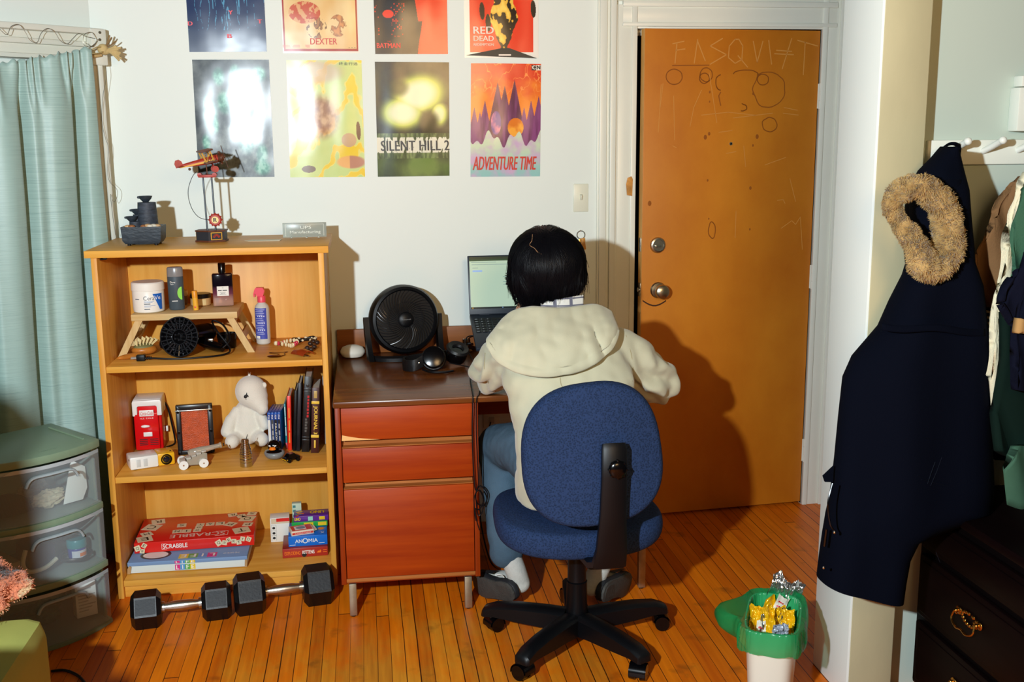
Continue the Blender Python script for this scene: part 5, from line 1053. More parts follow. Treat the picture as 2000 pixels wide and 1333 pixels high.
for k, z in enumerate((.016, .230, .435)):
    h = .183; mb = MB(); n = 24
    def df(u, v, z=z, h=h): x = -DWD+.004+(DWD-.008)*u; return Vector((x, bow(x)-.010+.006*(1-v), z+h*v))
    mb.grid(df, n, 6); mb.grid(lambda u, v, z=z: Vector((-.012, .0+u*.28, z+.15*v)), 6, 3); mb.grid(lambda u, v, z=z: Vector((-DWD+.012, u*.28, z+.15*v)), 6, 3)
    mb.grid(lambda u, v, z=z: Vector((-DWD+.012+(DWD-.024)*u, (bow(-DWD+DWD*u)-.002)*(1-v)+.28*v, z+.003)), 16, 4)
    d_ = mb.build('drawer', CLEAR, dt, ang=50)
    mb = MB(); mb.tube([(x, bow(x)-.016, z+h-.055-.055*(1-(abs((x+.19)/.075))**6)*1.0+.02*0) if False else (x, bow(x)-.016, z+h-.030-.030*min(1, max(0, (abs((x+.185)/.085))**8))) for x in [-.27+.17*i/24 for i in range(25)]], .0065, 8, flat=.7); mb.build('handle', mat('frosted handle', (190, 202, 204), .2, trans=.3), d_)
    mb = MB(); mb.grid(lambda u, v, z=z: Vector((-DWD+.004+(DWD-.008)*u, bow(-DWD+DWD*u)-.0108, z+h-.012+.012*v)), 24, 2); mb.build('rim', mat('drawer rim', (196, 204, 206), .25, trans=.2), d_)
def inside(x, y, z): return dt.matrix_local if False else Matrix.Translation((-.898, -.755, 0)) @ Matrix.Rotation(R(42), 4, 'Z') @ Vector((x, y, z))
kn = thing('knitted_hat', 'dark striped knitted hat inside top drawer', 'hat', inside(-.276, .062, .442), R(42))
mb = MB(); mb.grid(lambda u, v: Vector((-.075+.13*u, -.04+.10*v+.004*math.sin(u*80), .015+.06*math.sin(math.pi*min(1, v*1.05))*math.sin(math.pi*(.08+.84*u))**.4)), 40, 20); mb.build('knit', mat('dark knit stripes', (44, 54, 70), .95, var=.7, vs=6, rgb2=(40, 70, 62), stretch=(1, 1, 18), bump=1, bs=200), kn, mods=[('SOLIDIFY', dict(thickness=.004))])
for nm, lb, loc, dm, c_, s_ in (('paper_bag', 'crumpled cream paper bag inside top drawer', inside(-.150, .06, .442), (.085, .05, .055), (206, 192, 156), 3), ('grey_cloth', 'crumpled grey cloth behind paper bag in top drawer', inside(-.15, .16, .440), (.07, .05, .075), (150, 142, 122), 8), ('green_bag', 'dark green bag stuffed inside bottom drawer', inside(-.20, .10, .032), (.11, .08, .075), (16, 72, 46), 5), ('bright_green_cloth', 'bright green cloth scrap at left of bottom drawer', inside(-.315, .05, .034), (.035, .04, .065), (20, 150, 60), 6)):
    t = thing(nm, lb, nm.replace('_', ' '), (loc.x, loc.y, loc.z), R(42)); mb = MB()
    def cr_f(u, v, dm=dm, s_=s_):
        a = 2*math.pi*u; b_ = math.pi*v; d = Vector((math.cos(a)*math.sin(b_), math.sin(a)*math.sin(b_), -math.cos(b_)))
        k = 1+.35*nz(d.x*2.2+s_, d.y*2.2, d.z*2.2+s_, 4); q = Vector((d.x*dm[0]*k*.5*1.3, d.y*dm[1]*k*.6, dm[2]*.5*(1+d.z*k))); q.z = max(.001, q.z); return q
    mb.grid(cr_f, 40, 24, True); mb.build('crumpled_shell', mat(nm+' fabric', c_, .75), t, ang=12)
wp_ = thing('white_paper', 'folded white paper standing at right of top drawer', 'paper', inside(-.060, .035, .444), R(42))
mb = MB(); mb.prism([(-.055, 0), (.012, .0), (.034, .035), (.040, .105), (.0, .135), (-.01, .12)], .004, Matrix.Rotation(R(78), 4, 'X'), .0006); mb.build('sheet', PAPER, wp_)
vk = thing('blue_jar', 'small blue jar with teal lid inside middle drawer', 'jar', inside(-.085, .03, .254), R(42))
mb = MB(); mb.lathe([(.026, 0), (.029, .004), (.029, .034), (.027, .038), (0, .038)], seg=28); mb.build('jar_body', mat('cobalt plastic', (40, 66, 150), .25), vk); mb = MB(); mb.lathe([(.031, .038), (.0315, .042), (.0315, .062), (.029, .066), (0, .067)], seg=28); mb.build('lid', mat('teal plastic', (20, 136, 142), .3), vk)
mb = MB(); cpatch(mb, .0292, ((-60, .030), (50, .030), (50, .006), (-60, .006)), 14); q = mb.build('paper_label', mat('label white', (214, 216, 222), .5), vk); mb = MB(); cpatch(mb, .0297, ((-10, .022), (40, .022), (40, .010), (-10, .010)), 8); mb.build('orange_print', OR, q)
hs = thing('dark_headset', 'dark headset with pale band inside middle drawer', 'headset', inside(-.212, .045, .252), R(42))
mb = MB(); mb.loft([[(x*k, y, z*1) for x, z in ((-.055, .0), (.05, .006), (.055, .07), (.02, .095), (-.04, .085))] for k, y in ((.85, -.03), (1, -.01), (1, .05), (.8, .07))]); mb.build('shell', mat('navy plastic', (36, 46, 62), .45), hs); mb = MB(); mb.tube(smooth([(-.05, -.034, .085), (-.064, -.038, .045), (-.05, -.042, .015), (.0, -.045, .012), (.045, -.04, .03)]), .007, 8); mb.build('band', mat('pale rubber', (200, 196, 172), .5), hs)
cbx = thing('cardboard_box', 'flat beige cardboard box at left of middle drawer', 'box', inside(-.318, .075, .252), R(42)); mb = MB(); mb.b2((-.030, -.05, 0), (.042, .10, .05), .001); mb.build('carton', mat('beige carton', (176, 158, 124), .8), cbx)
mb = MB(); [mb.b2((-.022+i*.011, -.0508, .016), (-.015+i*.011, -.0498, .028)) for i in range(5)]; mb.build('rust_print', mat('rust ink', (150, 70, 50), .6), cbx)
cbl = thing('coiled_cable', 'coiled dark cable around jar in middle drawer', 'cable', inside(-.09, .035, .258), R(42)); mb = MB(); mb.tube([((.050+.004*math.sin(q*.7))*math.cos(R(q*15)), (.046+.003*math.sin(q*.5))*math.sin(R(q*15)), .004+.002*math.sin(q)) for q in range(48)], .0045, 7); mb.build('cord', mat('dark cable', (40, 44, 46), .4), cbl)
wbx = thing('white_carton', 'white printed carton standing at right of bottom drawer', 'box', inside(-.062, .055, .034), R(30)); mb = MB(); mb.b2((-.034, -.022, 0), (.034, .022, .12), .001); mb.build('carton', PAPER, wbx); mb = MB(); [mb.b2((-.026, -.0226, .02+i*.011), (.006+.012*(i % 3), -.0219, .024+i*.011)) for i in range(8)]; mb.build('small_print', mat('faint grey print', (170, 168, 160), .6), wbx)
# ---------------------------------------------------------------- bed and blanket, added unseen shadow caster beyond the frame
bd = thing('bed', 'bed corner under pale lime green sheet at lower left', 'bed', (-1.15, -2.2, 0))
mb = MB(); mb.b2((-.95, -.24, .12), (.345, .505, .470), .05); mb.build('mattress', mat('lime sheet', (178, 182, 96), .8, bump=.3, bs=9, var=.08, vs=4), bd, mods=[('SUBSURF', dict(levels=1, subdivision_type='SIMPLE'))])
mb = MB(); mb.b2((-.90, -.20, .0), (.30, .46, .118), .01); mb.build('bed_base', mat('dark bed base', (40, 32, 26), .7), bd)
bl_ = thing('fleece_blanket', 'fluffy peach and brown fleece blanket bundled on bed', 'blanket', (-1.02, -1.735, .484))
mb = MB()
def bf(u, v):
    a = 2*math.pi*u; b_ = math.pi*v; d = Vector((math.cos(a)*math.sin(b_), math.sin(a)*math.sin(b_), -math.cos(b_)))
    k = 1+.30*nz(d.x*1.5+4, d.y*1.5, d.z*1.5, 3); q = Vector((d.x*.150*k, d.y*.15*k, .060*(1+d.z*k))); q.z = max(.0, q.z); return q
mb.grid(bf, 90, 50, True)
FLE = mat('peach fleece', (206, 120, 84), .95, rgb2=(62, 38, 26), vs=11, bump=1, bs=160, sheen=.2)
N_ = FLE.node_tree.nodes
for n_ in N_:
    if n_.type == 'VALTORGB': n_.color_ramp.elements[0].position = .40; n_.color_ramp.elements[1].position = .46; e_ = n_.color_ramp.elements.new(.60); e_.color = (*lin((210, 128, 92)), 1); e_ = n_.color_ramp.elements.new(.66); e_.color = (*lin((214, 184, 140)), 1)
bo = mb.build('fleece', FLE, bl_, ang=180)
rng = random.Random(3); mb = MB(); b = bmesh.new()
for p in bo.data.polygons:
    for r_ in range(2):
        c_ = p.center+Vector((rng.uniform(-.006, .006), rng.uniform(-.006, .006), rng.uniform(-.006, .006))); n_ = (p.normal+Vector((rng.uniform(-.6, .6), rng.uniform(-.6, .6), rng.uniform(-.6, .6)))).normalized(); s_ = n_.orthogonal().normalized()*.0012
        b.faces.new([b.verts.new(c_-s_), b.verts.new(c_+s_), b.verts.new(c_+n_*.0065)])
mb._add(b); mb.build('pile', FLE, bl_, ang=180, kind='stuff')
ac = thing('shadow_caster', 'unseen high backed block added beyond left edge to shade curtain', 'shadow_caster', (-1.13, -2.62, 0))
FAB = mat('dark grey fabric', (52, 52, 56), .9)
pr_ = [(-.30, .3), (.24, .3), (.24, 1.20), (.225, 1.30), (.18, 1.37), (.10, 1.405), (-.15, 1.41), (-.30, 1.36)]
mb = MB(); mb.prism(pr_, .14, Matrix.Translation((0, .07, 0)) @ Matrix.Rotation(R(90), 4, 'X'), .02); mb.build('backrest', FAB, ac)
mb = MB(); mb.b2((.25, -.65, .28), (.395, .10, .87), .03); mb.build('armrest', FAB, ac); mb = MB(); mb.b2((-.43, -.65, .28), (-.30, .10, .80), .03); mb.build('armrest', FAB, ac); mb = MB(); mb.b2((-.30, -.65, .28), (.25, -.07, .46), .03); mb.build('seat', FAB, ac)
for x in (-.36, .34):
    for y in (-.6, .04): mb = MB(); mb.cyl((x, y, 0), (x, y, .30), .02, .028, 12); mb.build('leg', DW_, ac)
fc = thing('floor_cable', 'black cable curving on floor beside bed', 'cable', at(140, 1318, z=.004)); c0 = at(140, 1318, z=.004); mb = MB(); mb.tube(smooth([at(x, y, z=.006)-c0 for x, y in ((100, 1312), (125, 1310), (148, 1318), (162, 1330), (170, 1345), (172, 1370))]), .0045, 8); mb.build('cord', BLACKP, fc)
# ---------------------------------------------------------------- desk
DT_ = wood('dark walnut desk top', (118, 64, 24), (88, 44, 15), .26, 'x', 5, coat=.15)
DF = wood('red brown veneer', (172, 66, 8), (146, 46, 5), .42, 'x', 4)
DFZ = wood('red brown stile', (150, 54, 8), (126, 42, 6), .38, 'z', 5)
DZT = .764
dsk = thing('desk', 'brown wooden desk with three drawer pedestal and steel legs', 'desk', (0, 0, 0))
mb = MB(); mb.b2((-.121, -.858, DZT-.022), (.985, -.03, DZT), .005); mb.build('desktop', DT_, dsk)
mb = MB(); mb.b2((-.121, -.05, DZT), (.985, -.03, DZT+.098), .003); mb.build('back_rail', wood('brown back rail', (146, 88, 42), (122, 68, 30), .4, 'x', 4), dsk)
mb = MB(); mb.b2((-.116, -.846, .118), (-.098, -.06, DZT-.022), .002); mb.build('side_panel', DFZ, dsk)
mb = MB(); mb.b2((.343, -.846, .118), (.361, -.06, DZT-.022), .002); mb.build('side_panel', DFZ, dsk)
mb = MB(); mb.b2((-.098, -.835, .118), (.343, -.06, .135)); mb.b2((-.098, -.075, .118), (.343, -.06, DZT-.022)); mb.b2((-.098, -.825, .735), (.343, -.06, .742)); mb.build('carcass', DF, dsk)
mb = MB(); mb.b2((-.096, -.78, .135), (.341, -.775, .74)); mb.build('inner_panel', mat('dark drawer interior', (40, 20, 10), .8), dsk)
GRV = wood('pale worn grip rail', (186, 116, 58), (150, 84, 36), .4, 'x', 6)
for z0, z1 in ((.628, .739), (.482, .600), (.140, .456)):
    mb = MB(); mb.b2((-.096, -.848, z0), (.341, -.790, z1), .002); d_ = mb.build('drawer_front', DF, dsk)
    if z0 > .6: mb = MB(); mb.prism([(-.096, .6285), (-.094, .648), (-.07, .642), (-.04, .636), (.0, .631), (.03, .6285)], .0006, Matrix.Translation((0, -.8482, 0)) @ Matrix.Rotation(R(90), 4, 'X')); mb.build('chipped_veneer', mat('bare pale wood', (232, 180, 112), .6), d_)
for z in (.602, .458):
    mb = MB(); mb.prism([(-.838, 0), (-.815, .002), (-.800, .024), (-.792, .024), (-.792, -.002), (-.838, -.002)], .437, Matrix.Translation((-.096, 0, z)) @ Matrix(((0, 0, 1, 0), (1, 0, 0, 0), (0, 1, 0, 0), (0, 0, 0, 1)))); mb.build('grip_rail', GRV, dsk)
mb = MB(); mb.b2((-.098, -.848, .126), (.343, -.842, .139), .001); mb.build('bottom_edge', GRV, dsk)
STL = mat('dull steel leg', (176, 168, 146), .38, .85, var=.15, vs=30)
for x in (-.079, .318, .956, ):
    for y in (-.835 if x < .9 else -.765, -.12):
        h = .119 if x < .9 else DZT-.022
        mb = MB(); mb.b2((x-.0125, y-.0125, 0.004), (x+.0125, y+.0125, h), .0015); mb.build('leg', STL, dsk)
        mb = MB(); mb.cyl((x, y, 0), (x, y, .005), .010, seg=12); mb.build('leg_glide', BLACKP, dsk)
mb = MB(); mb.b2((.361, -.10, .50), (.95, -.085, DZT-.022)); mb.build('modesty_panel', DF, dsk)
# smart speaker
es = thing('smart_speaker', 'small round white and brown speaker puck at left of desk', 'speaker', (-.060, -.115, DZT+.0006), R(-15))
mb = MB(); mb.lathe([(.028, 0), (.040, .003), (.049, .016), (.049, .024), (.040, .038), (.022, .045), (0, .047)], seg=40); mb.build('dome', mat('white fabric', (218, 216, 206), .7, bump=.3, bs=500), es)
# fan
fn = thing('desk_fan', 'black round desk fan on curved base beside white speaker', 'fan', (.141, -.150, DZT+.0008), R(10))
FC = Vector((0, 0, .150)); FM = Matrix.Translation(FC) @ Matrix.Rotation(R(90-7), 4, 'X')
mb = MB(); mb.lathe([(.113, .048), (.118, .054), (.128, .050), (.136, .030), (.1365, .0), (.130, -.040), (.118, -.058), (.100, -.060), (.108, -.045), (.116, -.02), (.113, .048)], (0, 0, 0), 64, FM); mb.build('shroud', BLACKP, fn)
mb = MB(); mb.lathe([(.030, .050), (.030, .058), (.024, .063), (0, .064)], (0, 0, 0), 32, FM); hb_ = mb.build('hub', BLACKP, fn)
o = text('lettering', 'Honeywell', hb_, .036, mat('grey print', (120, 122, 124), .4), (0, 0, .0648), (0, 0, 0), height=.006)
for v in o.data.vertices: v.co = FM @ v.co
SHINY = mat('satin black rib', (26, 27, 30), .25)
mb = MB()
for i in range(44):
    a = R(i*360/44); pts = []
    for q in range(7):
        t = q/6; r = .029+(.114-.029)*t; aa = a-.75*t; pts.append(FM @ Vector((r*math.cos(aa), r*math.sin(aa), .052+.010*math.sin(math.pi*t))))
    mb.tube(pts, .0012, 5)
mb.tube([FM @ Vector((.070*math.cos(R(q*7.5)), .070*math.sin(R(q*7.5)), .060)) for q in range(48)], .0014, 5, True)
mb.build('front_grille', SHINY, fn)
mb = MB()
for i in range(24):
    a = R(i*15); pts = [FM @ Vector((r*math.cos(a+2.2*(r-.03)), r*math.sin(a+2.2*(r-.03)), -.052)) for r in (.03, .055, .08, .106)]; mb.tube(pts, .0012, 4)
for r in (.05, .075, .095): mb.tube([FM @ Vector((r*math.cos(R(q*10)), r*math.sin(R(q*10)), -.052)) for q in range(36)], .0014, 4, True)
mb.build('rear_grille', BLACKP, fn)
for i in range(3):
    a0 = R(i*120+20); mb = MB()
    mb.grid(lambda u, v, a0=a0: FM @ Vector(((.026+.080*v)*math.cos(a0+(u-.5)*(.85+.2*v)+.35*v), (.026+.080*v)*math.sin(a0+(u-.5)*(.85+.2*v)+.35*v), .010+.034*(u-.5))), 12, 8); mb.build('blade', mat('smoke black blade', (20, 20, 22), .3), fn, mods=[('SOLIDIFY', dict(thickness=.002))])
mb = MB(); mb.lathe([(.027, -.05), (.027, .03), (0, .034)], (0, 0, 0), 24, FM); mb.build('motor', BLACKP, fn)
for s in (-1, 1):
    mb = MB(); mb.loft([[(s*x+dx, y+dy, z) for dx, dy in ((-.010, -w_), (.010, -w_), (.010, w_), (-.010, w_))] for x, y, z, w_ in ((.142, -.055, .004, .030), (.142, -.025, .04, .022), (.1445, -.006, .10, .016), (.1465, 0, .152, .011), (.1465, 0, .165, .007))]); mb.cyl((s*.134, 0, .150), (s*.150, 0, .150), .011, seg=16); mb.build('arm', BLACKP, fn)
mb = MB(); mb.loft([[(.15*math.sin(a), -.085+.055*(1-math.cos(a))*1.6-w_*.5+dy, z) for dy, z in ((0, 0), (w_, 0), (w_, .014), (.010, .022), (0, .014))] for a, w_ in [(R(-72+12*i), .040) for i in range(13)]]); mb.build('base', BLACKP, fn)
# headphones
hp = thing('headphones', 'black over ear headphones lying on desk in front of fan', 'headphones', (.250, -.405, DZT), R(0))
MH = Matrix.Translation((-.010, -.045, .0545)) @ Matrix.Rotation(R(-3), 4, 'Z') @ Matrix.Rotation(R(68), 4, 'X')
mb = MB(); mb.lathe([(.037, -.035), (.041, -.02), (.0415, .006), (.039, .012), (.030, .0145), (0, .015)], (0, 0, 0), 40, MH); mb.lathe([(.039, .0125), (.0395, .0145), (.037, .0155)], (0, 0, 0), 40, MH); mb.build('ear_cup', BLACKG, hp)
mb = MB(); mb.lathe([(.022, -.036), (.043, -.036), (.047, -.028), (.043, -.020)], (0, 0, 0), 32, MH); mb.build('ear_pad', mat('black leatherette', (15, 15, 17), .45, bump=.3, bs=60), hp)
MH2 = Matrix.Translation((.085, .06, .0475)) @ Matrix.Rotation(R(30), 4, 'Z') @ Matrix.Rotation(R(28), 4, 'X')
mb = MB(); mb.lathe([(.037, -.030), (.041, -.02), (.0415, .006), (.039, .012), (0, .015)], (0, 0, 0), 40, MH2); mb.build('ear_cup', BLACKG, hp)
mb = MB(); mb.lathe([(.020, .012), (.024, .022), (.040, .026), (.046, .018), (.042, .010)], (0, 0, 0), 32, MH2); mb.build('ear_pad', _m['black leatherette'], hp)
mb = MB(); pts = smooth([(-.05, -.038, .040), (-.085, -.045, .026), (-.115, -.015, .022), (-.112, .04, .022), (-.06, .085, .022), (.01, .10, .026), (.055, .085, .034)], 6)
rows = []
for i, p in enumerate(pts):
    t = (pts[min(i+1, len(pts)-1)]-pts[max(i-1, 0)]).normalized(); n_ = Vector((t.y, -t.x, 0)); rows.append([p+n_*a+Vector((0, 0, b)) for a, b in ((.004, -.021), (.006, .0), (.004, .021), (-.004, .021), (-.006, 0), (-.004, -.021))])
mb.loft(rows); mb.build('headband', mat('black leatherette', (15, 15, 17)), hp)
mb = MB(); mb.box((-.066, -.047, .036), (.010, .004, .004), .001, (0, 0, R(-10))); mb.build('silver_badge', CHROME, hp)
mb = MB(); mb.tube(smooth([(-.05, -.04, .008), (-.02, -.078, .006), (.03, -.085, .006), (.06, -.07, .006)]), .004, 7); mb.build('yoke', BLACKP, hp)
# laptop and its stand
lt = thing('laptop', 'dark laptop with lit document screen raised on stand on desk', 'laptop', (.580, -.185, .925))
KB = mat('dark laptop shell', (36, 44, 54), .4); 
tl = math.atan2(.112, .30); MK = Matrix.Rotation(tl, 4, 'X')   # deck drops towards the front
mb = MB(); mb.T = MK; mb.b2((-.178, -.250, -.012), (.178, .004, .004), .003); mb.build('keyboard_base', KB, lt)
KEY = mat('black key', (16, 18, 22), .5); KLT = mat('key legend', (170, 180, 190), .5)
for r_ in range(6):
    n_ = 14
    for k in range(n_):
        mb = MB(); mb.T = MK; x = -.166+k*.0238; mb.b2((x, -.045-r_*.0185, .004), (x+.0205, -.030-r_*.0185, .0062), .0006); kk = mb.build('key', KEY, lt)
        if k < 3:
            mb = MB(); mb.T = MK; mb.b2((x+.004, -.040-r_*.0185, .0063), (x+.004+(.005 if k else .010), -.0375-r_*.0185, .0065)); mb.build('key_legend', KLT, kk)
mb = MB(); mb.T = MK; mb.b2((-.05, -.235, .004), (.06, -.165, .0046), .0003); mb.build('touchpad', mat('dark touchpad', (30, 36, 44), .3), lt)
MS = Matrix.Rotation(R(-14), 4, 'X')
mb = MB(); mb.T = MS; mb.b2((-.178, -.004, .004), (.178, .004, .238), .003); mb.build('lid', KB, lt)
SCM = mat('lit screen', (176, 196, 172), .3, emit=.32); mb = MB(); mb.T = MS; mb.b2((-.1715, -.0052, .026), (.1715, -.0042, .232)); scn = mb.build('screen', SCM, lt)
def scr(x0, z0, x1, z1, m_, nm): mb = MB(); mb.T = MS; mb.b2((x0, -.0058, z0), (x1, -.0053, z1)); mb.build(nm, m_, scn)
scr(-.1715, .222, .1715, .232, mat('screen dark green bar', (16, 44, 30), .3, emit=.2), 'browser_bar'); scr(-.1715, .2155, .1715, .222, mat('screen green bar', (24, 66, 40), .3, emit=.2), 'tab_bar'); scr(-.1715, .026, .1715, .033, mat('screen taskbar', (14, 26, 26), .3, emit=.2), 'taskbar')
GT = mat('screen grey text', (132, 158, 150), .3, emit=.2); HL = mat('screen highlight', (140, 172, 216), .3, emit=.3)
for i, (x, z, w_) in enumerate(((-.165, .209, .10), (-.163, .200, .24), (-.160, .187, .022), (-.040, .150, .12), (-.040, .130, .10), (-.040, .120, .11))): scr(x, z, x+w_, z+.0022, GT, 'text_line')
scr(-.160, .172, -.122, .179, HL, 'highlight'); scr(-.167, .0275, -.162, .032, mat('screen weather icon', (230, 180, 70), .3, emit=.3), 'taskbar_icon'); scr(-.048, .0275, -.043, .032, HL, 'taskbar_icon')
for s in (-.12, .12):
    mb = MB(); mb.cyl((s-.02, .002, .002), (s+.02, .002, .002), .006, seg=12); mb.build('screen_hinge', KB, lt)
ls = thing('laptop_stand', 'dark metal stand hidden under raised laptop', 'laptop stand', (.580, -.30, DZT+.0008))
mb = MB(); mb.b2((-.10, -.10, 0), (.10, .13, .005), .002); mb.b2((-.09, .10, .004), (-.07, .115, .135), .002); mb.b2((.07, .10, .004), (.09, .115, .135), .002); mb.b2((-.09, -.10, .004), (-.07, -.085, .052), .002); mb.b2((.07, -.10, .004), (.09, -.085, .052), .002); mb.build('frame', mat('dark stand metal', (30, 32, 36), .4, .6), ls)
# cable grommet stand and cables
gm = thing('clamp_lamp_base', 'small silver clamp post on round base beside laptop', 'clamp', (.392, -.088, DZT+.0008))
mb = MB(); mb.lathe([(.028, 0), (.028, .003), (.024, .006), (.010, .009), (.010, .010)], seg=28); mb.build('round_base', mat('worn brass plate', (150, 126, 84), .35, .9), gm); mb = MB(); mb.lathe([(.0105, .009), (.0125, .02), (.011, .034), (.0125, .036), (.0125, .05), (.010, .053), (0, .053)], seg=20); mb.build('post', CHROME, gm); mb = MB(); mb.cyl((.006, -.008, .03), (.022, -.012, .034), .005, seg=10); mb.build('thumb_screw', BLACKP, gm)
def cable(nm, lbl, pts, r=.0024):
    c0 = Vector(pts[len(pts)//2]); t = thing(nm, lbl, 'cable', c0); mb = MB(); mb.tube(smooth([Vector(p)-c0 for p in pts], 7), r, 7); mb.build('cord', BLACKP, t); return t
Y_ = -.868
c1 = [(.445, -.10, .83), (.40, -.10, .825), (.385, -.16, .80), (.402, -.25, DZT+.003), (.396, -.36, DZT+.003), (.362, -.58, DZT+.003), (.345, -.83, DZT+.0045), (.343, -.856, DZT+.004), (.342, Y_, .755), (.338, Y_, .65), (.340, Y_, .52), (.346, Y_, .44), (.362, Y_-.004, .455), (.386, Y_-.004, .425), (.375, Y_-.004, .385), (.350, Y_-.006, .395), (.346, Y_-.008, .43), (.360, Y_-.01, .44), (.372, Y_-.012, .41), (.358, Y_-.01, .375), (.342, Y_, .37), (.346, Y_, .33)]
cable('charging_cable', 'black laptop cable hanging over desk front in loops', c1)
c2 = [(.300, -.40, DZT+.02), (.34, -.425, DZT+.016), (.372, -.455, DZT+.013), (.40, -.49, DZT+.004), (.41, -.56, DZT+.003), (.388, -.70, DZT+.003), (.364, -.845, DZT+.003), (.354, Y_-.003, .752), (.351, Y_-.006, .66), (.353, Y_-.010, .55), (.354, Y_-.018, .47), (.345, Y_-.020, .43), (.350, Y_-.022, .36), (.366, Y_-.024, .37), (.368, Y_-.026, .42), (.352, Y_-.030, .45), (.338, Y_-.026, .415), (.344, Y_-.020, .35), (.356, Y_-.012, .30)]
cable('headphone_cable', 'thin black headphone cable running over desk front', c2, .0019)
c3 = [(.50, -.012, .44), (.47, -.10, .40), (.42, -.25, .33), (.40, -.5, .20), (.42, -.6, .08), (.46, -.55, .012)]
cable('power_cable', 'black power cable sagging from wall under desk', c3, .003)
ol = thing('wall_outlet', 'dim cream wall outlet plate under desk', 'outlet', (.505, 0, .47)); mb = MB(); mb.b2((-.035, -.005, -.057), (.035, 0, .057), .002); mb.build('plate', mat('cream plastic', (226, 226, 206), .35), ol); mb = MB(); [mb.b2((-.012, -.0065, z), (.012, -.004, z+.028), .002) for z in (-.036, .008)]; mb.build('socket', mat('grey socket', (190, 188, 170), .4), ol)
# ---------------------------------------------------------------- swivel chair
ch = thing('office_chair', 'blue fabric office swivel chair with black five star base', 'chair', (.640, -1.150, 0))
def blue_mat():
    m = mat('blue weave', (40, 56, 100), .85); N = m.node_tree.nodes; L = m.node_tree.links; b = N['Principled BSDF']
    tc = N.new('ShaderNodeTexCoord'); v = N.new('ShaderNodeTexVoronoi'); v.inputs['Scale'].default_value = 190; L.new(tc.outputs['Object'], v.inputs['Vector'])
    cr = N.new('ShaderNodeValToRGB'); cr.color_ramp.elements[0].position = .12; cr.color_ramp.elements[0].color = (*lin((24, 37, 60)), 1); cr.color_ramp.elements[1].position = .62; cr.color_ramp.elements[1].color = (*lin((39, 57, 92)), 1)
    L.new(v.outputs['Distance'], cr.inputs[0]); L.new(cr.outputs[0], b.inputs['Base Color']); bp = N.new('ShaderNodeBump'); bp.inputs['Strength'].default_value = .5; bp.inputs['Distance'].default_value = .002; L.new(v.outputs['Distance'], bp.inputs['Height']); L.new(bp.outputs[0], b.inputs['Normal']); return m
BLUE = blue_mat()
def pad(w_, h_, t_, sq, taper=0, curve=0, n=64, rings=9):
    rows = []
    for j in range(-rings, rings+1):
        a = j/rings*math.pi/2; k = .80+.20*math.cos(a)**.7 if abs(j) < rings else .0001; kk = 1-.14*(1-math.cos(a)**.55) if abs(j) < rings else .02
        zz = t_/2*math.sin(a); row = []
        for i in range(n):
            q = 2*math.pi*i/n; c_, s_ = math.cos(q), math.sin(q); e = 2/sq
            x = math.copysign(abs(c_)**e, c_)*w_*kk; y = math.copysign(abs(s_)**e, s_)*h_*kk; x *= 1-taper*y/h_
            row.append(Vector((x, y, zz+curve*(x/w_)**2)))
        rows.append(row)
    return rows
# seat: local x right, y depth
mb = MB(); mb.T = Matrix.Translation((.0, .045, .403)) @ Matrix.Rotation(R(0), 4, 'Z'); mb.loft(pad(.262, .250, .085, 3.0, .06, .022)); mb.build('seat', BLUE, ch, ang=180)
BKM = Matrix.Translation((-.003, -.252, .712)) @ Matrix.Rotation(R(-5), 4, 'Y') @ Matrix.Rotation(R(90-4), 4, 'X')
mb = MB(); mb.T = BKM; mb.loft(pad(.208, .212, .062, 2.65, .06, -.030)); mb.build('backrest', BLUE, ch, ang=180)
mb = MB(); 
rows = []
for x, y, z, w_, t_ in ((.045, -.300, .755, .033, .020), (.045, -.308, .74, .036, .024), (.044, -.312, .66, .036, .026), (.042, -.312, .55, .038, .026), (.040, -.306, .44, .045, .028), (.038, -.285, .385, .050, .030), (.034, -.23, .362, .050, .028), (.02, -.10, .358, .05, .026), (.0, .02, .362, .05, .024)):
    rows.append((x, y, z, w_, t_))
rr = []
for i, (x, y, z, w_, t_) in enumerate(rows):
    a, b_ = rows[max(0, i-1)], rows[min(len(rows)-1, i+1)]; d = Vector((0, b_[1]-a[1], b_[2]-a[2])).normalized(); n_ = Vector((0, d.z, -d.y))
    rr.append([Vector((x+sx*w_, y, z))+n_*sy*t_/2 for sx, sy in ((-1, -.6), (-.8, -1), (.8, -1), (1, -.6), (1, .6), (.8, 1), (-.8, 1), (-1, .6))])
mb.loft(rr); mb.build('back_bracket', BLACKP, ch)
mb = MB(); mb.T = Matrix.Translation((.050, -.322, .688)) @ Matrix.Rotation(R(90), 4, 'X'); mb.lathe([(.024, -.006), (.026, .008), (.024, .018), (.018, .022), (0, .022)], seg=18); [mb.box((.0245*math.cos(R(a)), .0245*math.sin(R(a)), .008), (.006, .006, .018), .001, (0, 0, R(a))) for a in range(0, 360, 45)]; mb.build('adjusting_knob', BLACKG, ch)
mb = MB(); mb.box((.030, -.287, .700), (.012, .02, .05), .002); mb.build('steel_tab', METAL, ch)
mb = MB(); mb.b2((-.09, -.10, .355), (.09, .12, .395), .008); mb.build('seat_plate', BLACKP, ch)
mb = MB(); mb.cyl((.09, .05, .372), (.26, .07, .368), .006, seg=10); mb.sph((.265, .07, .368), (.022, .010, .008), 14, 8); mb.build('height_lever', BLACKP, ch)
for z0, z1, r0, r1 in ((.075, .215, .0345, .0325), (.2155, .300, .0300, .0290), (.3005, .365, .0265, .0262)):
    mb = MB(); mb.lathe([(r0-.002, z0), (r0, z0+.002), (r1, z1-.003), (r1+.0008, z1-.001), (r1-.001, z1), (0, z1)], seg=36); mb.build('column_sleeve', BLACKP, ch)
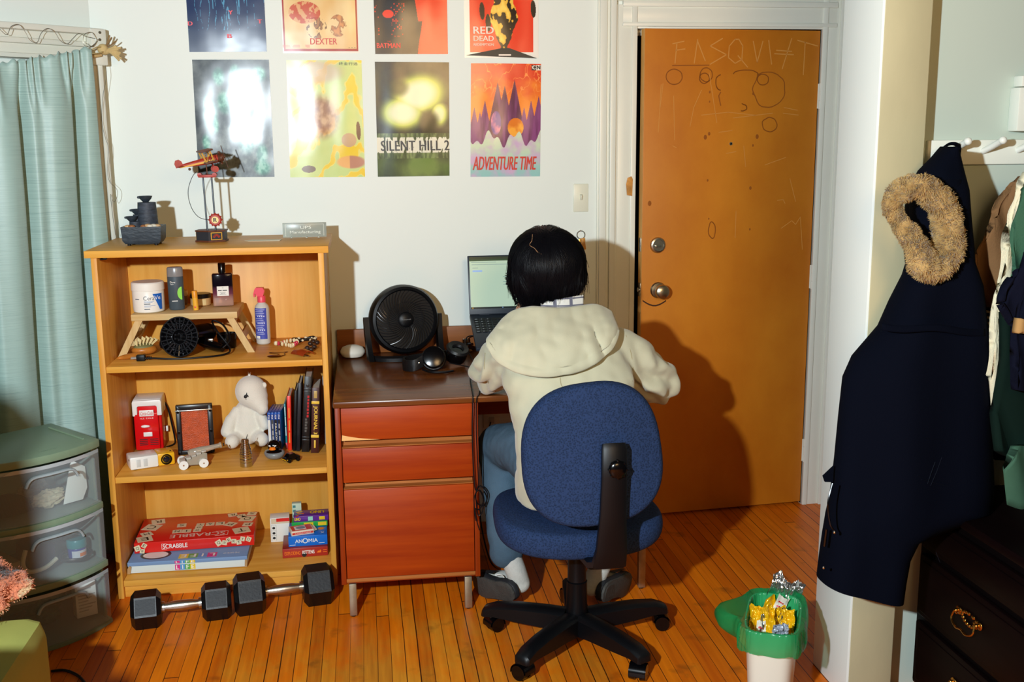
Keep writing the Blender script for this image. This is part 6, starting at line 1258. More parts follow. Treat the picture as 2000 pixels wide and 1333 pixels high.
mb = MB(); mb.lathe([(.030, .052), (.048, .056), (.052, .075), (.046, .095), (.036, .098), (.036, .06)], seg=36); mb.build('hub', BLACKP, ch)
for k in range(5):
    a = R(155+72*k); d = Vector((math.cos(a), math.sin(a), 0)); s_ = Vector((-d.y, d.x, 0)); mb = MB(); rows = []
    for r_, w_, zt, zb in ((.035, .034, .112, .045), (.10, .033, .114, .052), (.20, .031, .112, .058), (.275, .029, .104, .064), (.312, .027, .090, .060), (.320, .020, .078, .060)):
        rows.append([d*r_+s_*x*w_+Vector((0, 0, z)) for x, z in ((-1, zb), (-1, zt-.012), (-.62, zt-.002), (0, zt), (.62, zt-.002), (1, zt-.012), (1, zb))])
    mb.loft(rows); mb.build('base_arm', BLACKP, ch)
    cp = d*.292; ca = a+R(50+37*k); cd2 = Vector((math.cos(ca), math.sin(ca), 0)); cs = Vector((-cd2.y, cd2.x, 0)); mb = MB()
    mb.cyl(cp+Vector((0, 0, .045)), cp+Vector((0, 0, .064)), .009, seg=12); 
    w0 = cp-cd2*.012
    for s2 in (-1, 1): mb.cyl(w0+cs*s2*.008+Vector((0, 0, .0265)), w0+cs*s2*.026+Vector((0, 0, .0265)), .0262, .024, 24)
    mb.grid(lambda u, v, w0=w0, cs=cs, cd2=cd2: w0+cs*(v-.5)*.050+cd2*(.0295*math.cos(R(200*u-10)))+Vector((0, 0, .0265+.0295*math.sin(R(200*u-10)))), 14, 6)
    mb.build('caster', BLACKG, ch)
# ---------------------------------------------------------------- seated person
pe = thing('person', 'person with black hair in cream hoodie and jeans seated at laptop, seen from behind', 'person', (.62, -1.05, 0)); PO = Vector((.62, -1.05, 0))
SKIN = mat('skin', (206, 150, 112), .5, sss=.15)
def T(mb, pts, rs, n=5, seg=14, flat=1.0):
    sp = smooth([Vector(p)-PO for p in pts], n); m_ = len(pts); r = [rs[min(m_-1, i//n)]*(1-(i % n)/n)+rs[min(m_-1, i//n+1)]*((i % n)/n) for i in range(len(sp))]
    mb.tube(sp, r, seg, flat=flat)
    for e in (0, -1): mb.sph(sp[e], (r[e],)*3, seg, 8)
def S(mb, c, r, rot=None): mb.sph(Vector(c)-PO, r, 20, 12, rot)
HC = Vector((.585, -.905, 1.190)); HR = Matrix.Rotation(R(-4), 4, 'Z') @ Matrix.Rotation(R(24), 4, 'X')   # bowed forward
def H(x, y, z): return HC + HR @ Vector((x, y, z))
mb = MB()
# trunk
T(mb, [(.635, -1.13, .57), (.63, -1.15, .64), (.625, -1.12, .78), (.62, -1.06, .90), (.615, -1.0, .985)], [.105, .085, .085, .085, .065])
T(mb, [(.615, -1.0, .985), (.61, -.965, 1.05), (.605, -.93, 1.11)], [.065, .056, .055]); T(mb, [(.46, -1.0, .955), (.62, -1.01, .985), (.79, -1.0, .955)], [.055, .06, .055])
# head with face
def HS(x, y, z, r): mb.sph(H(x, y, z)-PO, r, 22, 14, HR)
HS(0, -.004, .022, (.074, .092, .092)); HS(0, .042, -.035, (.058, .058, .070)); HS(0, .060, -.085, (.030, .030, .026)); HS(0, .098, -.022, (.013, .018, .026)); HS(0, .088, -.062, (.024, .014, .009))
HS(-.030, .082, .004, (.014, .012, .009)); HS(.030, .082, .004, (.014, .012, .009)); HS(-.076, .004, -.012, (.010, .019, .030)); HS(.076, .004, -.012, (.010, .019, .030))
# arms
EL, ER = Vector((.412, -.825, .838)), Vector((.952, -.945, .800)); WL_, WR_ = Vector((.505, -.775, .985)), Vector((.755, -.560, .868))
T(mb, [(.455, -1.0, .945), (.425, -.92, .885), EL], [.046, .038, .032]); T(mb, [EL, (.45, -.80, .905), WL_], [.032, .034, .029])
T(mb, [(.795, -1.0, .945), (.89, -.985, .87), ER], [.052, .046, .042]); T(mb, [ER, (.87, -.73, .845), WR_], [.042, .040, .029])
# hands
def hand(w, d, up, curl, side):
    d, up = Vector(d).normalized(), Vector(up).normalized(); s_ = d.cross(up).normalized()*side; up = s_.cross(d).normalized()*side
    for k in range(4): T(mb, [w, w+d*.045+s_*(.012*(k-1.5)), w+d*.088+s_*(.0185*(k-1.5))], [.022, .019, .0125], 4, 10, )
    for k, L_ in enumerate((.070, .080, .075, .058)):
        b = w+d*.088+s_*(.0195*(k-1.5)); p1 = b+d*L_*.42*math.cos(curl*.5)-up*L_*.42*math.sin(curl*.5); p2 = p1+d*L_*.33*math.cos(curl*1.2)-up*L_*.33*math.sin(curl*1.2); p3 = p2+d*L_*.25*math.cos(curl*1.9)-up*L_*.25*math.sin(curl*1.9)
        T(mb, [b, p1, p2, p3], [.0100, .0090, .0083, .0070], 4, 9)
    b = w+d*.030-s_*.022; T(mb, [b, b+d*.030-s_*.022-up*.006, b+d*.055-s_*.034-up*.014, b+d*.074-s_*.036-up*.020], [.014, .0110, .0095, .0080], 4, 9)
hand(WL_, (.20, .10, .70), (-.85, .2, .2), .95, 1)
hand(WR_, (-.55, .72, -.30), (.0, .25, .95), .55, -1)
# legs, inside the jeans
for kn_, an_, sx in ((Vector((.452, -.735, .545)), Vector((.462, -.850, .165)), -1), (Vector((.820, -.760, .545)), Vector((.806, -.900, .165)), 1)):
    T(mb, [(.635+sx*.085, -1.12, .575), (.635+sx*.13, -.93, .59), kn_], [.078, .072, .055]); T(mb, [kn_, (kn_+an_)/2+Vector((0, -.015, .03)), an_], [.052, .046, .026])
mb.build('body', SKIN, pe, ang=180, mods=[('REMESH', dict(mode='VOXEL', voxel_size=.0048)), ('SMOOTH', dict(factor=.5, iterations=4))])
mb = MB()
for s in (-1, 1): mb.sph(H(s*.030, .092, .006)-PO, (.009, .004, .004), 10, 6, HR)
mb.build('eyes', INK, pe); mb = MB(); mb.sph(H(0, .100, -.062)-PO, (.020, .004, .005), 12, 6, HR); mb.build('lips', mat('lip', (176, 96, 84), .5), pe)
# hoodie
CRM = mat('cream fleece', (194, 191, 164), .9, sheen=.25, bump=.10, bs=420, var=.05, vs=3)
mb = MB(); rings = []
for z, cx, cy, hw, hd in ((.488, .632, -1.140, .185, .150), (.53, .634, -1.155, .192, .150), (.62, .634, -1.165, .188, .138), (.72, .630, -1.150, .188, .135), (.80, .626, -1.115, .198, .135), (.88, .622, -1.075, .205, .132), (.94, .618, -1.040, .200, .118), (.985, .616, -1.010, .165, .098), (1.02, .612, -.985, .110, .085), (1.045, .610, -.965, .085, .078)):
    rings.append([Vector((cx+hw*math.copysign(abs(math.cos(q))**.85, math.cos(q)), cy+hd*math.copysign(abs(math.sin(q))**.85, math.sin(q)), z))-PO for q in [2*math.pi*i/40 for i in range(40)]])
mb.loft(rings)
T(mb, [(.460, -1.01, .935), (.422, -.93, .885), EL+Vector((-.002, -.005, .0)), ], [.078, .074, .070], 6, 20); T(mb, [EL+Vector((-.002, -.005, .0)), (.45, -.80, .910), WL_+(EL-WL_)*.08], [.068, .056, .042], 6, 20)
T(mb, [(.785, -1.01, .935), (.88, -.985, .875), ER], [.080, .076, .066], 6, 20); T(mb, [ER, (.87, -.73, .852), WR_+(ER-WR_)*.08], [.064, .056, .042], 6, 20)
ho = mb.build('hoodie', CRM, pe, ang=180, mods=[('REMESH', dict(mode='VOXEL', voxel_size=.0075)), ('SMOOTH', dict(factor=.6, iterations=8))])
HN_ = [v.normal.copy() for v in ho.data.vertices]
for v in ho.data.vertices:
    p = v.co+PO; n_ = HN_[v.index]
    arm = max(0, min(1, (abs(p.x-.62)-.17)/.06)); k = .007+.005*arm
    f_ = noise.noise(Vector((p.x*9+p.z*7, p.y*9, p.z*11-p.x*8)))+.6*noise.noise(Vector((p.x*22-p.z*14, p.y*20, p.z*24+p.x*15)))
    wr_k = math.exp(-((p.z-.83)/.09)**2)*arm; f_ += 1.0*wr_k*math.sin(p.x*85*(1 if p.x > .62 else -1)+p.z*60+4*noise.noise(p*9))
    v.co = v.co+n_*k*f_
def rim(pts, r, nm, par, flat=.6): mb = MB(); mb.tube(smooth([Vector(p)-PO for p in pts], 8), r, 10, flat=flat); return mb.build(nm, CRM, par, ang=180)
rim([WL_+(EL-WL_)*.20, WL_+(EL-WL_)*.02], .041, 'cuff', ho, 1.0); rim([WR_+(ER-WR_)*.20, WR_+(ER-WR_)*.02], .041, 'cuff', ho, 1.0)
# hood, lying on the back
tops = [(985, 628), (1005, 612), (1035, 604), (1065, 605), (1100, 606), (1135, 602), (1165, 600), (1190, 612)]
bots = [(950, 672), (975, 706), (1012, 727), (1060, 735), (1110, 729), (1155, 712), (1190, 684), (1205, 650)]
def samp(l, u): 
    f_ = u*(len(l)-1); i = min(int(f_), len(l)-2); a = f_-i
    g = lambda k: Vector((*l[max(0, min(len(l)-1, k))], 0)); p0, p1, p2, p3 = g(i-1), g(i), g(i+1), g(i+2)
    return .5*((2*p1)+(p2-p0)*a+(2*p0-5*p1+4*p2-p3)*a*a+(3*p1-p0-3*p2+p3)*a**3)
def hoodp(u, v):
    p = samp(tops, u)*(1-v)+samp(bots, u)*v; e = 4*u*(1-u)
    yt = -1.018-.045*e; yb = -1.100-.112*e
    y = yt+(yb-yt)*v-.030*math.sin(math.pi*min(1, v*1.02))**.8*e**.5
    y += .012*noise.noise(Vector((u*6, v*2.2, 2)))+.006*noise.noise(Vector((u*15, v*6, 7)))-.012*math.exp(-((u-.70-.05*v)/.035)**2)*sst(.25, .5, v)+.012*math.exp(-((u-.74-.05*v)/.03)**2)*sst(.3, .6, v)
    if v > .90: y -= .005*math.sin((v-.90)/.10*math.pi)*e**.4
    return at(p.x, p.y, y=y)-PO
mb = MB(); mb.grid(hoodp, 70, 44); hd3 = mb.build('hood', CRM, ho, ang=180, mods=[('SOLIDIFY', dict(thickness=.012, offset=-1))])
mb = MB(); mb.tube([hoodp(i/40, .985)+Vector((0, .010, -.004)) for i in range(41)], .0055, 10); mb.build('hood_hem', CRM, hd3, ang=180)
SEAM = mat('cream seam', (160, 150, 118), .9)
mb = MB(); mb.tube([hoodp(.43+.0*q, q/16*.93)+Vector((0, -.0005, 0)) for q in range(17)], .0011, 6); mb.build('hood_seam', SEAM, hd3)
mb = MB(); mb.tube([hoodp(i/40, .885)+Vector((0, -.0016, 0)) for i in range(41)], .0009, 6); mb.build('hem_stitching', SEAM, hd3)
mb = MB(); hb2 = BVHTree.FromPolygons([v.co for v in ho.data.vertices], [tuple(p.vertices) for p in ho.data.polygons])
def onback(pts, nm):
    out = []
    for x, y in pts:
        d = (at(x, y, y=-1)-CAM).normalized(); h_ = hb2.ray_cast(CAM-PO, d)
        if h_[0] is not None: out.append(h_[0]+h_[1]*.0006)
    if len(out) > 2: mb2 = MB(); mb2.tube(smooth(out, 4), .0012, 6); mb2.build(nm, SEAM, ho)
onback([(1094, 738), (1096, 752), (1103, 765), (1105, 790)], 'back_seam'); onback([(1222, 655), (1232, 690), (1236, 720), (1234, 745)], 'sleeve_seam'); onback([(948, 690), (946, 720), (952, 745), (968, 765)], 'sleeve_seam')
# plaid collar
cl_ = [(1058, 607), (1066, 590), (1090, 585), (1112, 581), (1132, 578), (1142, 590), (1138, 604)]
mb = MB(); mb.grid(lambda u, v: at(1056+84*u, (608-3*u)*(1-v)+(590-14*u)*v, y=-1.005-.02*math.sin(math.pi*u)+.01*v)-PO, 30, 8)
PLD = mat('plaid cotton', (224, 224, 216), .8); N_ = PLD.node_tree.nodes; L_ = PLD.node_tree.links
tcx = N_.new('ShaderNodeTexCoord'); wv = N_.new('ShaderNodeTexWave'); wv.inputs['Scale'].default_value = 6; wv.bands_direction = 'X'; L_.new(tcx.outputs['Object'], wv.inputs['Vector']); wv2 = N_.new('ShaderNodeTexWave'); wv2.inputs['Scale'].default_value = 14; wv2.bands_direction = 'Z'; L_.new(tcx.outputs['Object'], wv2.inputs['Vector'])
mm = N_.new('ShaderNodeMath'); mm.operation = 'MAXIMUM'; L_.new(wv.outputs['Fac'], mm.inputs[0]); L_.new(wv2.outputs['Fac'], mm.inputs[1]); crp = N_.new('ShaderNodeValToRGB'); crp.color_ramp.elements[0].position = .86; crp.color_ramp.elements[0].color = (*lin((214, 214, 208)), 1); crp.color_ramp.elements[1].position = .93; crp.color_ramp.elements[1].color = (*lin((104, 106, 120)), 1); L_.new(mm.outputs[0], crp.inputs[0]); L_.new(crp.outputs[0], N_['Principled BSDF'].inputs['Base Color'])
mb.build('shirt_collar', PLD, pe, ang=180, mods=[('SOLIDIFY', dict(thickness=.006))])
# hair
HAIR = mat('black hair', (8, 8, 12), .40, spec=.12)
mb = MB(); mb.sph(H(0, -.004, .030)-PO, (.113, .116, .108), 40, 26, HR); mb.sph(H(0, -.045, -.040)-PO, (.104, .068, .085), 30, 20, HR); mb.sph(H(0, -.03, -.005)-PO, (.117, .090, .085), 30, 20, HR); mb.sph(H(-.004, -.066, -.100)-PO, (.074, .042, .066), 24, 16, HR); mb.sph(H(-.006, -.066, -.140)-PO, (.062, .034, .050), 24, 16, HR)
hr = mb.build('hair', mat('hair underlayer', (7, 7, 9), .7, spec=.1), pe, ang=180, mods=[('REMESH', dict(mode='VOXEL', voxel_size=.006)), ('SMOOTH', dict(factor=.6, iterations=8))])
bvh = BVHTree.FromPolygons([v.co for v in hr.data.vertices], [tuple(p.vertices) for p in hr.data.polygons])
rng = random.Random(11); mb = MB(); bmx = bmesh.new()
crown = H(-.012, -.030, .13)-PO; cen = H(0, -.02, .0)-PO
def guide(ang, L_, lift, wave, ph):
    p = crown+Vector((math.cos(ang), math.sin(ang), 0))*.004; v_ = Vector((math.cos(ang), math.sin(ang), .1)).normalized(); pts = []; n_ = 16
    for i in range(n_):
        h_ = bvh.find_nearest(p)
        q, nn = h_[0], h_[1]; t = i/(n_-1)
        pts.append((q+nn*(.001+lift*math.sin(min(1, t*1.4)*1.57)), nn.copy()))
        sdv = v_.cross(nn)
        v_ = v_+Vector((0, 0, -.42))+sdv*wave*math.sin(t*6+ph); v_ = (v_-nn*v_.dot(nn)*.96).normalized()
        p = q+v_*L_/n_
    return pts
for g_ in range(230):
    ang = rng.uniform(0, 2*math.pi); L_ = rng.uniform(.22, .335); gp = guide(ang, L_, rng.uniform(.002, .012), rng.uniform(-.28, .28), rng.uniform(0, 6)); flick = rng.uniform(0, 1)**3*.022
    for c_ in range(24):
        ox, ol, w_ = rng.gauss(0, .0065), rng.uniform(0, .004), rng.uniform(.0006, .0014); prev = None; m_ = len(gp)-rng.randint(0, 3)
        for i in range(m_):
            q, nn = gp[i]; t = i/(len(gp)-1); tg = (gp[min(i+1, len(gp)-1)][0]-gp[max(i-1, 0)][0]).normalized(); sdv = tg.cross(nn).normalized()
            pp = q+sdv*ox*(1.15-.75*t)+nn*(ol+flick*max(0, t-.75)*4*(.5+.5*math.sin(c_)))+Vector((0, 0, -.004*t*(c_ % 3)))
            ws = sdv*w_*(1-.9*(i/(m_-1))**3)
            row = (bmx.verts.new(pp-ws), bmx.verts.new(pp+nn*w_*.6), bmx.verts.new(pp+ws))
            if prev: bmx.faces.new((prev[0], prev[1], row[1], row[0])); bmx.faces.new((prev[1], prev[2], row[2], row[1]))
            prev = row
mb._add(bmx); mb.build('hair_strands', HAIR, hr, ang=180, kind='stuff')
mb = MB()
for px_, py_, dx, dy in ((1000, 540, -13, -4), (999, 546, -13, 0), (1001, 552, -12, 4), (1003, 532, -10, 0), (1134, 548, 14, 3), (1134, 554, 12, 0), (1132, 542, 12, 6), (1030, 590, -12, 14), (1042, 594, -4, 15), (1056, 596, 2, 14), (1070, 596, 3, 13), (1020, 583, -14, 12), (1015, 575, -13, 9), (1100, 590, 5, 10)):
    h_ = bvh.find_nearest(at(px_, py_, y=-.93)-PO); a = h_[0]-h_[1]*.004; b_ = at(px_+dx, py_+dy, y=a.y+PO.y-.006)-PO
    for k in range(4): o2 = Vector((rng.uniform(-.004, .004), 0, rng.uniform(-.005, .005))); mb.tube(smooth([a+o2, (a+b_)/2+o2*1.2+Vector((0, -.003, .002)), b_+o2*.8], 4), [.0036]*4+[.0026]*4+[.0004], 5, flat=.5)
mb.build('hair_tufts', HAIR, hr, kind='stuff')
mb = MB(); pr2 = [(1042, 463), (1041, 474), (1037, 482), (1046, 488), (1053, 496), (1066, 501)]
ptsp = []
for x, y in pr2:
    o_r = CAM; d = (at(x, y, y=-.9)-CAM).normalized(); h_ = bvh.ray_cast(CAM-PO, d)
    if h_[0] is not None: ptsp.append(h_[0]+h_[1]*.0095)
if len(ptsp) > 2: mb.tube(smooth(ptsp, 4), .0010, 6); mb.build('scalp_parting', mat('scalp', (150, 112, 78), .7), hr)
# jeans, socks, slippers
JN = mat('blue denim', (78, 101, 118), .85, var=.22, vs=5, bump=.35, bs=300)
mb = MB()
S(mb, (.635, -1.13, .575), (.175, .14, .085))
legs = ((Vector((.440, -.735, .555)), Vector((.452, -.850, .205)), -1), (Vector((.822, -.760, .545)), Vector((.806, -.900, .215)), 1))
for kn_, an_, sx in legs:
    T(mb, [(.635+sx*.085, -1.12, .578), (.635+sx*.135, -.93, .592), kn_], [.092, .086, .074], 6, 20); T(mb, [kn_, (kn_+an_)/2+Vector((0, -.012, .03)), an_], [.074, .067, .060], 6, 20)
jo = mb.build('jeans', JN, pe, ang=180, mods=[('REMESH', dict(mode='VOXEL', voxel_size=.007)), ('SMOOTH', dict(factor=.6, iterations=6))])
JN_ = [v.normal.copy() for v in jo.data.vertices]
for v in jo.data.vertices:
    p = v.co+PO; v.co = v.co+JN_[v.index]*.004*(noise.noise(Vector((p.x*14, p.y*12+p.z*9, p.z*16)))+.5*noise.noise(p*38))
SK = mat('grey white sock', (204, 204, 196), .9, bump=.4, bs=260, var=.08, vs=60); SL = mat('black slide rubber', (30, 32, 36), .6); SOL = mat('worn grey sole', (70, 68, 64), .75, bump=.6, bs=150, var=.25, vs=12)
for an_, hc, ax, sx in ((Vector((.452, -.865, .225)), Vector((.452, -.890, .060)), Vector((-.50, .84, -.20)), -1), (Vector((.803, -.915, .235)), Vector((.782, -.945, .060)), Vector((.62, .76, -.20)), 1)):
    ax.normalize(); vw = (hc-CAM).normalized(); e1 = (-vw-ax*(-vw).dot(ax)).normalized(); e2 = ax.cross(e1).normalized()
    if e2.z > 0: e2 = -e2
    nn = (e1*math.cos(R(38))+e2*math.sin(R(38))).normalized(); bb_ = nn.cross(ax).normalized()
    MSL = Matrix(((bb_.x, ax.x, nn.x, 0), (bb_.y, ax.y, nn.y, 0), (bb_.z, ax.z, nn.z, 0), (0, 0, 0, 1)))
    out_ = [(.0, -.045), (.022, -.040), (.036, -.020), (.041, .02), (.040, .07), (.042, .12), (.047, .155), (.042, .19), (.025, .212), (.0, .218), (-.026, .210), (-.044, .185), (-.047, .15), (-.040, .11), (-.036, .06), (-.040, .02), (-.036, -.020), (-.022, -.040)]
    out_ = [(x*.94, y*.88) for x, y in out_]
    lo_ = min((MSL @ Vector((x, y, .012))).z for x, y in out_); MSL.translation = Vector((hc.x, hc.y, .004-lo_))-PO
    mb = MB(); mb.T = MSL; mb.prism(out_, .009, Matrix.Translation((0, 0, .003)), .002); mb.prism([(x*.62, y*.55-.002) for x, y in out_ if y < .1], .0012, Matrix.Translation((0, 0, .0118))); mb.build('sole', SOL, pe, ang=40)
    mb = MB(); mb.T = MSL; mb.prism([(x*1.05, y*1.03) for x, y in out_], .022, Matrix.Translation((0, 0, -.0195)), .005)
    mb.grid(lambda u, v: Vector((.048*math.cos(math.pi*u), .085+.085*v, -.012-.066*(1-.25*v)*math.sin(math.pi*u))), 20, 8); mb.build('slide_sandal', SL, pe, ang=50)
    F_ = lambda x, y, z: (MSL @ Vector((x, y, z)))+PO
    mb = MB(); T(mb, [an_, an_*.45+F_(0, -.005, -.055)*.55+Vector((0, -.004, .0)), F_(0, .0, -.055)], [.037, .037, .036], 6, 18); T(mb, [F_(0, -.005, -.054), F_(0, .08, -.055), F_(0, .150, -.046)], [.034, .036, .030], 6, 18)
    mb.build('sock', SK, pe, ang=180, mods=[('REMESH', dict(mode='VOXEL', voxel_size=.006)), ('SMOOTH', dict(factor=.5, iterations=4))])
    if sx < 0: mb = MB(); mb.T = MSL; s2 = 1 if (MSL.to_3x3() @ Vector((1, 0, 0))).z > 0 else -1; mb.tube([(s2*.0435, .02+.01*k, -.012-.010*math.sin(k*.6)) for k in range(6)], .0022, 6); mb.build('white_piping', WINK, pe)
# ---------------------------------------------------------------- closet corner
PW = mat('white gloss rail', (222, 226, 214), .35)
pr = thing('peg_rail', 'white wooden peg rail on closet wall above hanging coat', 'peg rail', (1.9, -1.558, 1.565)); p0 = Vector((1.9, -1.558, 1.565))
xl = at(1811, 296, y=-1.57).x
mb = MB(); mb.b2((xl-1.9, -.016, -.034), (1.0, 0, .033), .004); mb.build('board', PW, pr)
for px, py in ((1875, 288), (1942, 286), (2010, 284), (2078, 284)):
    b_ = at(px-22, py+10, y=-1.574)-p0; mb = MB(); mb.tube([b_, b_+Vector((.006, -.03, .012)), b_+Vector((.012, -.060, .026)), b_+Vector((.013, -.068, .029))], [.0085, .0082, .0085, .0105], 16); mb.sph(b_+Vector((.013, -.068, .029)), .0105, 14, 10); mb.build('peg', mat('white peg', (232, 234, 224), .3), pr)
ib = thing('wall_box', 'white wall box with metal loop above peg rail', 'wall box', at(2003, 212, y=-1.558)); 
mb = MB(); mb.b2((-.050, -.045, -.062), (.09, 0, .054), .004); mb.b2((-.042, -.04, .056), (.09, 0, .085), .003); mb.build('cover', PW, ib); mb = MB(); mb.tube(smooth([(-.004, -.048, .045), (-.020, -.062, .035), (-.022, -.066, .0), (-.014, -.062, -.030), (.01, -.05, -.035)]), .005, 8); mb.build('loop', CHROME, ib)
# parka
NV = mat('dark navy cotton', (5, 8, 19), .9, bump=.2, bs=260, spec=.06); NV2 = mat('dark navy lining', (5, 6, 12), .9)
pk = thing('parka_coat', 'dark navy parka with furry hood hanging from first peg', 'coat', at(1862, 292, y=-1.63)); pk0 = at(1862, 292, y=-1.63)
prof = [(350, 1795, 1868), (390, 1786, 1872), (440, 1780, 1876), (500, 1782, 1890), (540, 1768, 1906), (590, 1742, 1912), (640, 1720, 1920), (700, 1668, 1925), (740, 1650, 1930), (820, 1641, 1934), (900, 1633, 1940), (950, 1627, 1935), (985, 1623, 1850), (1010, 1619, 1790), (1050, 1613, 1768), (1100, 1606, 1758), (1135, 1602, 1752)]
def ringp(py, x0, x1, drop, yc, dep):
    out = []
    for i in range(44):
        q = 2*math.pi*i/44; cx, hw = (x0+x1)/2, (x1-x0)/2; c_ = math.copysign(abs(math.cos(q))**.75, math.cos(q)); s_ = math.sin(q)
        y = yc+dep*s_; x = cx+hw*c_; p = at(x, py+drop*(c_+1)/2, y=yc)
        ce = .014*noise.noise(Vector((x*.012, py*.004, 3)))+.010*math.sin(x*.045+py*.002)
        out.append(Vector((p.x, y+ce*(1 if s_ < 0 else 0), p.z))-pk0)
    return out
mb = MB(); rows = []
for j, (py, x0, x1) in enumerate(prof):
    f_ = max(0, min(1, (py-350)/790)); rows.append(ringp(py, x0, x1, 60*f_*(1-.55*sst(.75, .95, f_)), -1.752-.015*f_, .075+.025*sst(.2, .5, f_)))
mb.loft(rows); cb_o = mb.build('coat_body', NV, pk, ang=60)
hoodr = [(287, 1850, 1862), (294, 1840, 1868), (308, 1826, 1873), (335, 1802, 1876), (370, 1788, 1878), (420, 1778, 1880), (480, 1776, 1884), (530, 1782, 1886)]
mb = MB(); mb.loft([ringp(py, x0, x1, 0, -1.738, .045+.05*sst(300, 380, py)) for py, x0, x1 in hoodr]); mb.build('hood', NV, pk, ang=60)
mb = MB(); mb.tube(smooth([at(1846, 330, y=-1.66)-pk0, at(1838, 300, y=-1.66)-pk0, at(1850, 284, y=-1.645)-pk0, at(1866, 282, y=-1.645)-pk0, at(1872, 292, y=-1.62)-pk0, at(1868, 330, y=-1.63)-pk0]), .007, 8, flat=.5); mb.build('hanging_loop', NV, pk)
# storm flap, zip, flap tab
mb = MB(); mb.grid(lambda u, v: at(1722+200*u, 632+10*u+v*14+3*math.sin(u*9), y=-1.855+.02*(2*u-1)**2-.004*v)-pk0, 30, 4); mb.build('yoke_flap', NV, pk, ang=180, mods=[('SOLIDIFY', dict(thickness=.004))])
mb = MB(); mb.prism([(0, 0), (.028, .026), (.028, -.018), (.006, -.016)], .006, Matrix.Translation(at(1606, 930, y=-1.77)-pk0) @ Matrix.Rotation(R(90), 4, 'X')); mb.build('side_tab', NV, pk)
mb = MB(); mb.tube(smooth([at(1626, 945, y=-1.85)-pk0, at(1617, 985, y=-1.86)-pk0, at(1622, 1025, y=-1.86)-pk0, at(1632, 1040, y=-1.86)-pk0]), .0022, 6); mb.tube([at(1614, 1035, y=-1.82)-pk0, at(1610, 1068, y=-1.82)-pk0], .004, 6); mb.build('zip_pull', BLACKG, pk)
for px, py in ((1630, 1041), (1609, 1110)): c_ = at(px, py, y=-1.862)-pk0; mb = MB(); mb.sph(c_, (.004, .003, .004), 10, 8); mb.build('snap', CHROME, pk)
cbv = BVHTree.FromPolygons([v.co for v in cb_o.data.vertices], [tuple(p.vertices) for p in cb_o.data.polygons])
def oncoat(x, y):
    d = (at(x, y, y=-1.8)-CAM).normalized(); h_ = cbv.ray_cast(CAM-pk0, d); return h_[0]+h_[1]*.0008 if h_[0] is not None else at(x, y, y=-1.868)-pk0
mb = MB()
for p_, r_ in ((((1826, 903), (1818, 925), (1811, 946)), .0016), (((1839, 894), (1829, 922), (1817, 950)), .0012), (((1800, 938), (1824, 944), (1850, 950)), .0014), (((1792, 930), (1812, 938)), .0010), (((1828, 1080), (1836, 1100)), .0012), (((1800, 855), (1855, 862)), .0006)):
    mb.tube([oncoat(x, y) for x, y in p_], r_, 5, flat=.3)
mb.build('chalk_smudge', mat('dusty smudge', (22, 26, 36), .9), pk, kind='stuff')
# fur trim
FUR = mat('tan fur', (190, 160, 104), .95, rgb2=(134, 106, 62), vs=28, bump=1, bs=90, sheen=.3)
loop = [(1742, 405), (1752, 380), (1780, 364), (1812, 372), (1838, 400), (1850, 440), (1852, 480), (1838, 515), (1808, 522), (1796, 500), (1782, 470), (1766, 445), (1750, 428)]
lr = [.020, .023, .026, .030, .033, .035, .036, .036, .036, .030, .023, .019, .018]
LPn = [at(x, y, y=-1.842-.012*math.sin(i*.8))-pk0 for i, (x, y) in enumerate(loop)]
n_ = len(LPn); PT, RR_ = [], []
for i in range(n_):
    for q in range(5):
        t = q/5; p0_, p1, p2, p3 = [LPn[(i+d) % n_] for d in (-1, 0, 1, 2)]; PT.append(.5*((2*p1)+(p2-p0_)*t+(2*p0_-5*p1+4*p2-p3)*t*t+(3*p1-p0_-3*p2+p3)*t**3)); RR_.append(lr[i]*(1-t)+lr[(i+1) % n_]*t)
mb = MB(); mb.tube(PT, RR_, 22, True); fu = mb.build('fur_trim', FUR, pk, ang=180)
FN_ = [v.normal.copy() for v in fu.data.vertices]
for v in fu.data.vertices: v.co = v.co+FN_[v.index]*.009*noise.noise(v.co*50)
rng = random.Random(5); bmx = bmesh.new()
for p in fu.data.polygons:
    for r_ in range(12):
        vs2 = [fu.data.vertices[k].co for k in p.vertices]; a, b_ = rng.random(), rng.random(); c_ = (vs2[0]*(1-a)+vs2[1]*a)*(1-b_)+(vs2[3]*(1-a)+vs2[2]*a)*b_
        cl = noise.noise_vector(c_*38); d = (p.normal+cl*1.8+Vector((rng.uniform(-.35, .35),)*3)).normalized(); s_ = d.cross(Vector((rng.uniform(-1, 1), rng.uniform(-1, 1), rng.uniform(-1, 1)))).normalized()*.0011; L_ = rng.uniform(.004, .010); m_ = c_+d*L_*.6; e_ = m_+(d+Vector((0, 0, -.7))+cl).normalized()*L_*.5
        v0, v1, v2, v3, v4 = [bmx.verts.new(q) for q in (c_-s_, c_+s_, m_+s_*.7, m_-s_*.7, e_)]; bmx.faces.new((v0, v1, v2, v3)); bmx.faces.new((v3, v2, v4))
mb = MB(); mb._add(bmx); mb.build('fur_hairs', FUR, fu, ang=180, kind='stuff')
